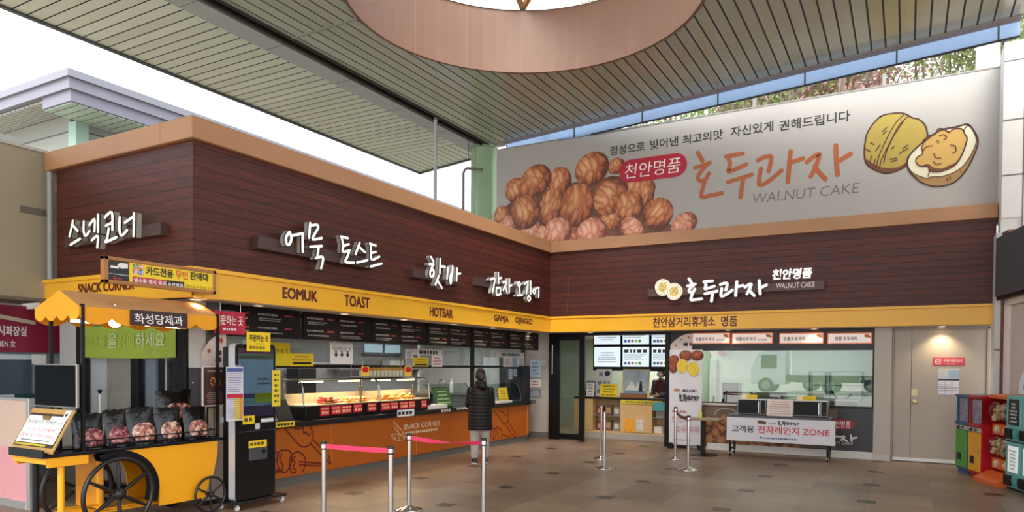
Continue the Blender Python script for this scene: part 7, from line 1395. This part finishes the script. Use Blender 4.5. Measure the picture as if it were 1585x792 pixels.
# ================================================================ PEOPLE
def solid(parts, vox, name, mat, parent=None, smooth_it=6):
    """overlapping tapered limbs fused into one continuous surface"""
    mb = MB()
    for p in parts:
        if p[0] == 'c':
            _, a, ra, b, rb = p; a = Vector(a); b = Vector(b); mb.cyl(a, b, ra, rb, 14); mb.ball(a, ra, 12, 8); mb.ball(b, rb, 12, 8)
        elif p[0] == 'e': mb.ball(p[1], p[2], 18, 12)
        elif p[0] == 'l':           # loft of ellipses: (centre, rx, ry)
            n = 26; vs = []; R_ = p[1]; ax = p[2] if len(p) > 2 else Vector((1, 0, 0)); ay = Vector((-ax.y, ax.x, 0))
            for c, rx, ry in R_: vs += [Vector(c)+ax*rx*math.cos(2*PI*k/n)+ay*ry*math.sin(2*PI*k/n) for k in range(n)]
            m = len(R_); mb.add(vs, [[i*n+k, i*n+(k+1) % n, (i+1)*n+(k+1) % n, (i+1)*n+k] for i in range(m-1) for k in range(n)]+[list(range(n))[::-1], [(m-1)*n+k for k in range(n)]])
    o = mb.build(name, mat, None); md = o.modifiers.new('r', 'REMESH'); md.mode = 'VOXEL'; md.voxel_size = vox; md.use_smooth_shade = True
    if smooth_it: sm = o.modifiers.new('s', 'SMOOTH'); sm.iterations = smooth_it; sm.factor = .5
    dg = bpy.context.evaluated_depsgraph_get(); me = bpy.data.meshes.new_from_object(o.evaluated_get(dg)); me.materials.clear(); me.materials.append(mat); bpy.data.objects.remove(o)
    for p in me.polygons: p.use_smooth = True
    return put(name, me, parent)
m_skin = M('C79A80', .55)
def frame_of(base, face):
    f = Vector(face).normalized(); r = Vector((f.y, -f.x, 0)); b = Vector(base); return lambda x, y, z: b+r*x+f*y+Vector((0, 0, z)), r, f
def head_parts(Q, z, r):   # centre of the skull at height z; faces +y of Q
    return [('e', Q(0, 0, z), (.074, .084, .105)), ('e', Q(0, .02, z-.055), (.058, .066, .07)), ('c', Q(0, .082, z+.0), .010, Q(0, .098, z-.030), .013), ('e', Q(.075, -.005, z-.02), (.014, .02, .03)), ('e', Q(-.075, -.005, z-.02), (.014, .02, .03)), ('e', Q(0, .083, z-.062), (.022, .010, .008)), ('e', Q(0, .07, z-.10), (.026, .02, .018))]
def hand(Q, wrist, dirn, side, curl):
    w = Vector(wrist); d = Vector(dirn).normalized(); s = Vector(side).normalized(); nrm = d.cross(s); out = [('c', w, .024, w+d*.05, .030), ('c', w+d*.05+s*.018, .022, w+d*.08+s*.018, .016), ('c', w+d*.05-s*.018, .022, w+d*.08-s*.018, .016)]
    for k, L in enumerate((.064, .075, .07, .054)):
        p = w+d*.085+s*(.032-.021*k); a = d
        for q, f in enumerate((.45, .32, .23)):
            a = (a+nrm*curl*(.5+.3*q)).normalized(); p2 = p+a*L*f; out.append(('c', p, .0095-.001*q, p2, .0088-.001*q)); p = p2
    p = w+d*.03+s*.03; a = (d*.7+s*.7).normalized(); p2 = p+a*.04; p3 = p2+(a+nrm*curl+d*.3).normalized()*.03; out += [('c', p, .012, p2, .0105), ('c', p2, .0105, p3, .009)]
    return out
# customer in a long dark padded coat, seen from behind
base = Vector((-6.24, 10.04, 0)); Q, rx_, fx_ = frame_of(base, (-.62, .78, 0))
pw = thing('person', tuple(base), 'person in long black padded coat and grey trousers ordering at the counter', 'person')
HT = 1.50
Ls, Rs = Q(-.09, -.02, 0), Q(.09, .05, 0)
arm = lambda s: [('c', Q(s*.145, -.01, 1.215), .046, Q(s*.200, .02, .99), .038), ('c', Q(s*.200, .02, .99), .036, Q(s*.12, .22, .96), .028)]
body = [('l', [(Q(0, 0, .74), .155, .12), (Q(0, 0, .86), .16, .125), (Q(0, 0, 1.0), .135, .105), (Q(0, -.005, 1.15), .14, .105), (Q(0, -.01, 1.24), .12, .085), (Q(0, -.01, 1.30), .08, .07)], rx_), ('c', Q(0, -.01, 1.26), .05, Q(0, .0, 1.38), .048)]+head_parts(Q, 1.475, 0)
for s, yo in ((-1, -.02), (1, .05)): body += [('c', Q(s*.085, 0, .78), .085, Q(s*.085, yo*.5+.01, .44), .055), ('c', Q(s*.085, yo*.5+.01, .44), .052, Q(s*.088, yo, .10), .036), ('c', Q(s*.088, yo-.03, .05), .036, Q(s*.095, yo+.13, .035), .030)]
for s in (-1, 1): body += arm(s)+hand(Q, Q(s*.115, .225, .96), Q(-s*.35, .9, .05)-Q(0, 0, 0), Vector((0, 0, 1)), .25)
solid(body, .0065, 'body', m_skin, pw, 4)
tro = []
for s, yo in ((-1, -.02), (1, .05)): tro += [('c', Q(s*.082, -.005, .80), .105, Q(s*.088, yo*.5+.005, .44), .078), ('c', Q(s*.088, yo*.5+.005, .44), .078, Q(s*.09, yo, .12), .066)]
solid(tro, .012, 'trousers', M('A9A29E', .8, bump=.4, scale=9, noise=.06), pw, 3)
for s, yo in ((-1, -.02), (1, .05)):
    solid([('l', [(Q(s*.092, yo+.045, .0), .048, .135), (Q(s*.092, yo+.045, .03), .050, .138), (Q(s*.092, yo+.035, .055), .046, .115), (Q(s*.092, yo-.005, .095), .042, .065)], rx_)], .008, 'shoe', M('2A2224', .5), pw, 3)
    solid([('l', [(Q(s*.092, yo+.045, .0), .052, .140), (Q(s*.092, yo+.045, .022), .052, .140)], rx_)], .008, 'shoe_sole', M('DAD6D2', .5), pw, 1)
rings = []; z0, z1 = .56, 1.31; NR = 13
for k in range(NR*4+1):
    t_ = k/(NR*4); z_ = z0+(z1-z0)*t_; puff = .007*abs(math.sin(PI*NR*t_)); sh = 1 if t_ < .80 else 1-(t_-.80)*2.6
    wx = (.207-.018*math.sin(PI*min(t_/.9, 1)*1.0)*.6+(.0 if t_ < .8 else 0))*max(sh, .42); wy = (.165)*max(sh, .46); rings.append((Q(0, .005, z_), wx+puff, wy+puff))
coat = [('l', rings, rx_)]
m_coat = M('120D0B', .5, noise=.2, scale=8, spec=.3)
co = solid(coat, .009, 'coat', m_coat, pw, 1)
for s in (-1, 1):
    sl = []; pA, pB, pC = Q(s*.165, -.01, 1.225), Q(s*.205, .02, .985), Q(s*.12, .195, .955)
    for i in range(6):
        a0, a1 = pA.lerp(pB, i/6), pA.lerp(pB, (i+1)/6); sl += [('c', a0, .064-.002*i, a1, .062-.002*i), ('e', a0.lerp(a1, .5), (.067-.0025*i,)*3)]
    for i in range(4): a0, a1 = pB.lerp(pC, i/4), pB.lerp(pC, (i+1)/4); sl += [('c', a0, .052-.003*i, a1, .05-.003*i), ('e', a0.lerp(a1, .5), (.059-.003*i,)*3)]
    solid(sl, .009, 'sleeve', m_coat, co, 1)
solid([('l', [(Q(0, -.01, 1.27), .115, .10), (Q(0, -.02, 1.33), .10, .09), (Q(0, -.02, 1.38), .085, .08)], rx_), ('e', Q(0, -.09, 1.29), (.10, .06, .06))], .009, 'hood', m_coat, co, 2)
solid([('e', Q(0, -.018, 1.492), (.084, .090, .102)), ('e', Q(0, -.05, 1.44), (.072, .055, .075)), ('e', Q(0, -.075, 1.555), (.042, .042, .036)), ('e', Q(.055, .0, 1.46), (.025, .045, .06)), ('e', Q(-.055, .0, 1.46), (.025, .045, .06))], .007, 'hair', M('2A1C18', .45, noise=.25, scale=30, stretch=(1, 1, .2)), pw, 2)
for s in (-1, 1): MB().ball(Q(s*.03, .078, 1.48), (.011, .011, .008), 10, 8).build('eye', M('F0ECE8', .3), pw, smooth='all')
solid([('l', [(Q(0, .062, 1.372), .05, .03), (Q(0, .072, 1.41), .062, .040), (Q(0, .074, 1.445), .056, .03)], rx_)], .006, 'face_mask', M('E2E4E8', .7), pw, 2)
# shop assistant behind the serving counter
bp = onY(1023, 600, 15.85); base = Vector((bp.x, 15.85, 0)); Q, rx_, fx_ = frame_of(base, (-.35, -.94, 0))
ps = thing('person', tuple(base), 'person with dark hair and white mask in dark red vest behind the serving counter', 'person')
body = [('l', [(Q(0, 0, .78), .15, .11), (Q(0, 0, .9), .15, .115), (Q(0, 0, 1.05), .13, .10), (Q(0, 0, 1.2), .16, .11), (Q(0, 0, 1.30), .165, .09), (Q(0, 0, 1.35), .08, .065)], rx_), ('c', Q(0, 0, 1.3), .048, Q(0, .01, 1.43), .046)]+head_parts(Q, 1.525, 0)
for s in (-1, 1): body += [('c', Q(s*.08, 0, .82), .085, Q(s*.085, .0, .46), .055), ('c', Q(s*.085, 0, .46), .052, Q(s*.088, -.01, .1), .036), ('c', Q(s*.088, -.03, .05), .036, Q(s*.095, .12, .035), .03), ('c', Q(s*.18, 0, 1.28), .05, Q(s*.215, .02, 1.03), .04), ('c', Q(s*.215, .02, 1.03), .038, Q(s*.13, .24, .99), .028)]+hand(Q, Q(s*.125, .25, .99), Q(-s*.25, .95, -.1)-Q(0, 0, 0), Vector((0, 0, 1)), .25)
solid(body, .0065, 'body', m_skin, ps, 4)
sl = []
for s in (-1, 1): sl += [('c', Q(s*.175, 0, 1.285), .062, Q(s*.215, .02, 1.03), .052), ('c', Q(s*.215, .02, 1.03), .05, Q(s*.14, .22, .995), .040)]
solid(sl+[('l', [(Q(0, 0, .84), .165, .13), (Q(0, 0, 1.05), .15, .12), (Q(0, 0, 1.22), .175, .125), (Q(0, 0, 1.32), .165, .10), (Q(0, 0, 1.37), .075, .07)], rx_)], .010, 'shirt', M('5A5658', .7), ps, 3)
solid([('l', [(Q(0, 0, .72), .185, .145), (Q(0, 0, .9), .178, .14), (Q(0, 0, 1.05), .163, .133), (Q(0, 0, 1.22), .182, .138), (Q(0, 0, 1.32), .14, .112), (Q(0, 0, 1.35), .09, .085)], rx_)], .010, 'vest', M('4E1218', .6), ps, 3)
tro = []
for s in (-1, 1): tro += [('c', Q(s*.08, 0, .8), .1, Q(s*.086, 0, .46), .072), ('c', Q(s*.086, 0, .46), .072, Q(s*.088, -.01, .08), .058)]
solid(tro, .012, 'trousers', m_dark, ps, 2)
for s in (-1, 1): solid([('l', [(Q(s*.092, .035, 0), .048, .135), (Q(s*.092, .035, .03), .05, .138), (Q(s*.092, .0, .09), .042, .065)], rx_)], .009, 'shoe', m_blk, ps, 2)
solid([('e', Q(0, -.02, 1.545), (.084, .090, .098)), ('e', Q(0, -.055, 1.48), (.078, .05, .085)), ('e', Q(0, .055, 1.60), (.06, .03, .03)), ('e', Q(.068, .0, 1.52), (.016, .04, .06)), ('e', Q(-.068, .0, 1.52), (.016, .04, .06))], .007, 'hair', M('17110F', .4), ps, 2)
for s in (-1, 1): o = MB().ball(Q(s*.03, .078, 1.53), (.011, .011, .008), 10, 8).build('eye', M('F0ECE8', .3), ps, smooth='all'); MB().ball(Q(s*.03, .087, 1.53), (.005, .004, .005), 8, 6).build('iris', M('2A1A12', .3), o)
solid([('l', [(Q(0, .066, 1.415), .05, .03), (Q(0, .076, 1.46), .062, .040), (Q(0, .078, 1.495), .056, .03)], rx_)], .006, 'face_mask', M('E6E6EA', .7), ps, 2)

# ================================================================ BEYOND THE COURT
# neighbouring building with a deep eave
XN = -16.0; FN = FA(XN); c0_ = onX(105, 104, XN); c1_ = onX(106, 116, XN); c2_ = onX(109, 134, XN); c3_ = onX(110, 152.6, XN); yn = c0_.y; yfar = 34
nb_ = thing('neighbour_building', (XN-2, yn+2, 0), 'pale neighbouring building with grey lilac eave beyond the left stall', 'building'); m_lil = M('75737E', .5, noise=.05, scale=1); m_lil2 = M('7A7A82', .5)
MB().box(XN-14, XN, yn, yfar, c1_.z, c0_.z).build('roof_edge', m_lil2, nb_); MB().box(XN-14, XN-.06, yn+.06, yfar, c2_.z, c1_.z).build('fascia', m_lil, nb_); MB().box(XN-1.25, XN-.12, yn+.12, yfar, c3_.z, c2_.z).build('eave_beam', M('716E7A', .5), nb_)
q_ = FB(yn+.85); a_ = q_.px(105.5, 200)[0]; b_ = q_.px(117.5, 200)[0]; yp_ = yn+.85; zs2 = c3_.z
MB().box(XN-1.25, XN-.17, yn+.17, yfar, zs2-.03, zs2-.002).build('soffit', slats('eave_boards', 1, .22, '9DB5A6', 'AEC2B4', .5, .09), nb_)
MB().box(XN-14, XN-1.3, yn+.2, yp_+.3, c2_.z-.06, c2_.z-.01).build('soffit', slats('eave_boards_front', 0, .2, '9EA199', 'AAADA5', .5, .1), nb_)
def siding(name, c0, c1, p):
    q = NT(name); X_ = q.xyz(); f = q.math('FRACT', q.math('DIVIDE', X_[2], p)); return q.done(q.mix(q.math('LESS_THAN', f, .09), q.ramp(f, (0, c0), (1, c1)), '3E423E'), .5)
m_sid = siding('pale_siding', '7C7F74', '87897E', .42)
MB().box(XN-14, a_, yp_+.05, yp_+.15, 0, c2_.z-.06).build('front_wall', m_sid, nb_); MB().box(b_-.15, b_-.05, yp_+.15, yfar, 0, zs2-.03).build('side_wall', m_sid, nb_)
MB().box(a_, b_, yp_, yp_+.3, 0, zs2-.03).build('corner_post', M('8FAA9C', .4), nb_)
# poles and pipes on the stall roof
p0 = onY(673.5, 308, 12.0); t = thing('grey_pole', (p0.x, 12.0, 4.0), 'slim grey pole between stall roof and canopy, left of the green column', 'pole'); MB().cyl((p0.x, 12, 4.0), (p0.x, 12, ZC+.05), .036, n=14).build('shaft', M('A9B0AE', .4), t, smooth=True); MB().lathe([(.05, 0), (.05, .04)], (p0.x, 12, ZC-.05), 14).lathe([(.05, 0), (.05, .03)], (p0.x, 12, 4.9), 14).build('collar', M('8E9694', .4), t)
yq = 13.4; pa, pb, pc = onY(717, 318, yq), onY(717, 262, yq), onY(733, 258, yq); t = thing('bent_pipe', (pa.x, yq, 4.0), 'bent grey pipe hooked from the stall roof to the green column', 'pipe')
MB().tube([(pa.x, yq, 4.0), (pa.x, yq, pb.z-.1), (pa.x+.03, yq, pb.z-.02), (pa.x+.1, yq, pb.z+.01), (pc.x+.05, yq+.3, pc.z)], .03, 10).build('pipe', M('6E6A68', .4), t, smooth=True); ph = onY(708.5, 257, yq); MB().cyl((pa.x+.12, yq+.02, pb.z), (pa.x+.12, yq+.02, ZC), .006, n=6).build('hanger', m_dark, t)
ps_ = onY(592.5, 274, 38.0); pt_ = onY(583, 252.5, 38.0); t = thing('street_lamp', (ps_.x, 38, 0), 'distant curved street lamp above the stall roof', 'street lamp'); MB().tube([(ps_.x, 38, 0), (ps_.x, 38, pt_.z-.5), (ps_.x-.05, 38, pt_.z-.2), (ps_.x-.2, 38, pt_.z), (pt_.x+.05, 38, pt_.z+.05)], .06, 8).build('pole', M('B9BABC', .5), t, smooth=True); MB().box(pt_.x-.25, pt_.x+.12, 37.9, 38.1, pt_.z, pt_.z+.09).build('lamp_head', M('A8A9AC', .5), t, bevel=.02)
# trees behind the billboard
def tree(x_, y_, h, cr, leaf, lb, seed, dens=900, bare=False):
    r = random.Random(seed); t = thing('tree', (x_, y_, 0), lb, 'tree', None); dens *= 9; wb = MB(); lf = MB(); tips = []
    def br(p, d, L, rad, k):
        q = p+d*L; wb.tube([p, p.lerp(q, .5)+Vector((r.uniform(-.1, .1), r.uniform(-.1, .1), 0))*L*.4, q], [rad*.6, rad*.5, rad*.4], 6)
        if k == 0: tips.append(q); return
        for i in range(3 if k > 1 else 4):
            dd = (d+Vector((r.uniform(-1, 1), r.uniform(-1, 1), r.uniform(-.15, .7)))*.75).normalized(); br(q, dd, L*r.uniform(.58, .8), rad*.6, k-1)
        tips.append(q)
    br(Vector((x_, y_, 0)), Vector((r.uniform(-.05, .05), 0, 1)).normalized(), h*.45, h*.018, 4)
    wb.build('branches', M('8E8078', .8), t); c = 0
    for p in tips*120:
        if c > dens: break
        q = p+Vector((r.gauss(0, cr), r.gauss(0, cr), r.gauss(0, cr*.8))); s = r.uniform(.06, .12); a = Vector((r.gauss(0, 1), r.gauss(0, 1), r.gauss(0, 1))).normalized(); b_ = a.orthogonal().normalized(); c += 1
        lf.add([q-a*s, q+b_*s*.5, q+a*s, q-b_*s*.5], [[0, 1, 2, 3]])
    lf.build('leaves', translucent('leaf_'+leaf, leaf, .5), t)
for i, (px_, y_, h, leaf, lb, dn) in enumerate(((1010, 26, 11.5, 'C4B0A2', 'thin pale blossoming tree behind the billboard, nearest to the green column', 700), (1105, 25, 11.5, '9DB56E', 'light green tree behind the billboard above the word 최고의맛', 1500), (1185, 27, 13, 'A6B872', 'light green tree behind the billboard above the words 자신있게', 1500), (1265, 25, 12.5, 'CBA398', 'pinkish blossoming tree behind the billboard', 1300), (1350, 29, 12.5, 'D8CCC4', 'sparse whitish tree behind the billboard', 700), (1420, 26, 11.5, 'C09A92', 'dense pinkish tree behind the billboard above the walnut drawing', 1700), (1485, 24.5, 10.8, '94A568', 'green tree behind the billboard nearest to the tiled column', 1700))):
    p = onY(px_, 200, y_); tree(p.x, y_, h, .65, leaf, lb, i+5, dn)
p = onY(1529, 90, 18.0); t = thing('white_trunk', (p.x, 18, 0), 'white streaked post beside the tiled column, beyond the billboard', 'post'); MB().cyl((p.x, 18, 0), (p.x, 18, 9.2), .22, n=18).build('post', M('E6E8EC', .6, noise=.12, scale=6, stretch=(3, 3, .3)), t, smooth=True); MB().tube([(p.x+.28, 17.9, 5.5), (p.x+.3, 17.9, 8.2), (p.x+.27, 17.9, 8.5)], .03, 8).build('cable', m_dark, t, smooth=True)
# parked lorries across the lot, mirrored in the shop window
def lorry(x_, y_, colr, lb):
    t = thing('lorry', (x_, y_, 0), lb, 'lorry', 'lorries parked across the lot'); F = Fr((x_, y_, 0), (-1, 0, 0)); w = M(colr, .4)
    MB().box(x_-9.6, x_-1.0, y_-2.5, y_, 1.15, 3.7).build('cargo_box', w, t, bevel=.03); MB().prism(Fr((x_, y_, 0), (1, 0, 0)), [(-.6, .55), (1.45, .55), (1.5, 1.5), (1.05, 2.5), (.7, 2.65), (-.6, 2.65)], 0, 2.4).build('cab', w, t, bevel=.04); MB().prism(Fr((x_, y_+.001, 0), (1, 0, 0)), [(-.6, 2.66), (.7, 2.66), (-.6, 3.6)], .2, 2.2).build('wind_deflector', w, t, bevel=.04)
    MB().box(x_-.1, x_+.85, y_+.0, y_+.012, 1.55, 2.4).box(x_-.1, x_+.85, y_-2.412, y_-2.4, 1.55, 2.4).build('side_window', M('2A3238', .15), t); MB().box(x_-9.4, x_+1.2, y_-2.0, y_-.4, .7, 1.15).build('chassis', m_dark, t); MB().box(x_-.5, x_+1.4, y_, y_+.015, .75, .95).build('stripe', M('5A6A9A', .4), t)
    for wx in (.55, -3.2, -7.4, -8.5):
        for yy in (y_-.15, y_-2.3): o = MB().lathe([(.3, -.13), (.48, -.11), (.48, .11), (.3, .13)], (x_+wx, yy, .48), 24, (0, 1, 0)).build('wheel', m_blk, t, smooth=True); MB().lathe([(.26, -.14), (.26, .14)], (x_+wx, yy, .48), 18, (0, 1, 0)).build('hub', m_steel, o)
for px_, yy, c_, lb in ((1172, -21, 'FBFBFF', 'white lorry across the lot, mirrored in the left of the shop window'), (1238, -26, 'F6F4FF', 'white lorry across the lot, mirrored in the middle of the shop window')):
    r = ray(px_, 600); yv = 2*YS-yy; xx_ = r.x*yv/r.y
    t_ = lorry(0, 0, c_, lb); 
    for o in list(COL.objects):
        if o.get('label') == lb: o.location = (xx_+1.5, yy, 0); o.rotation_euler = (0, 0, PI)
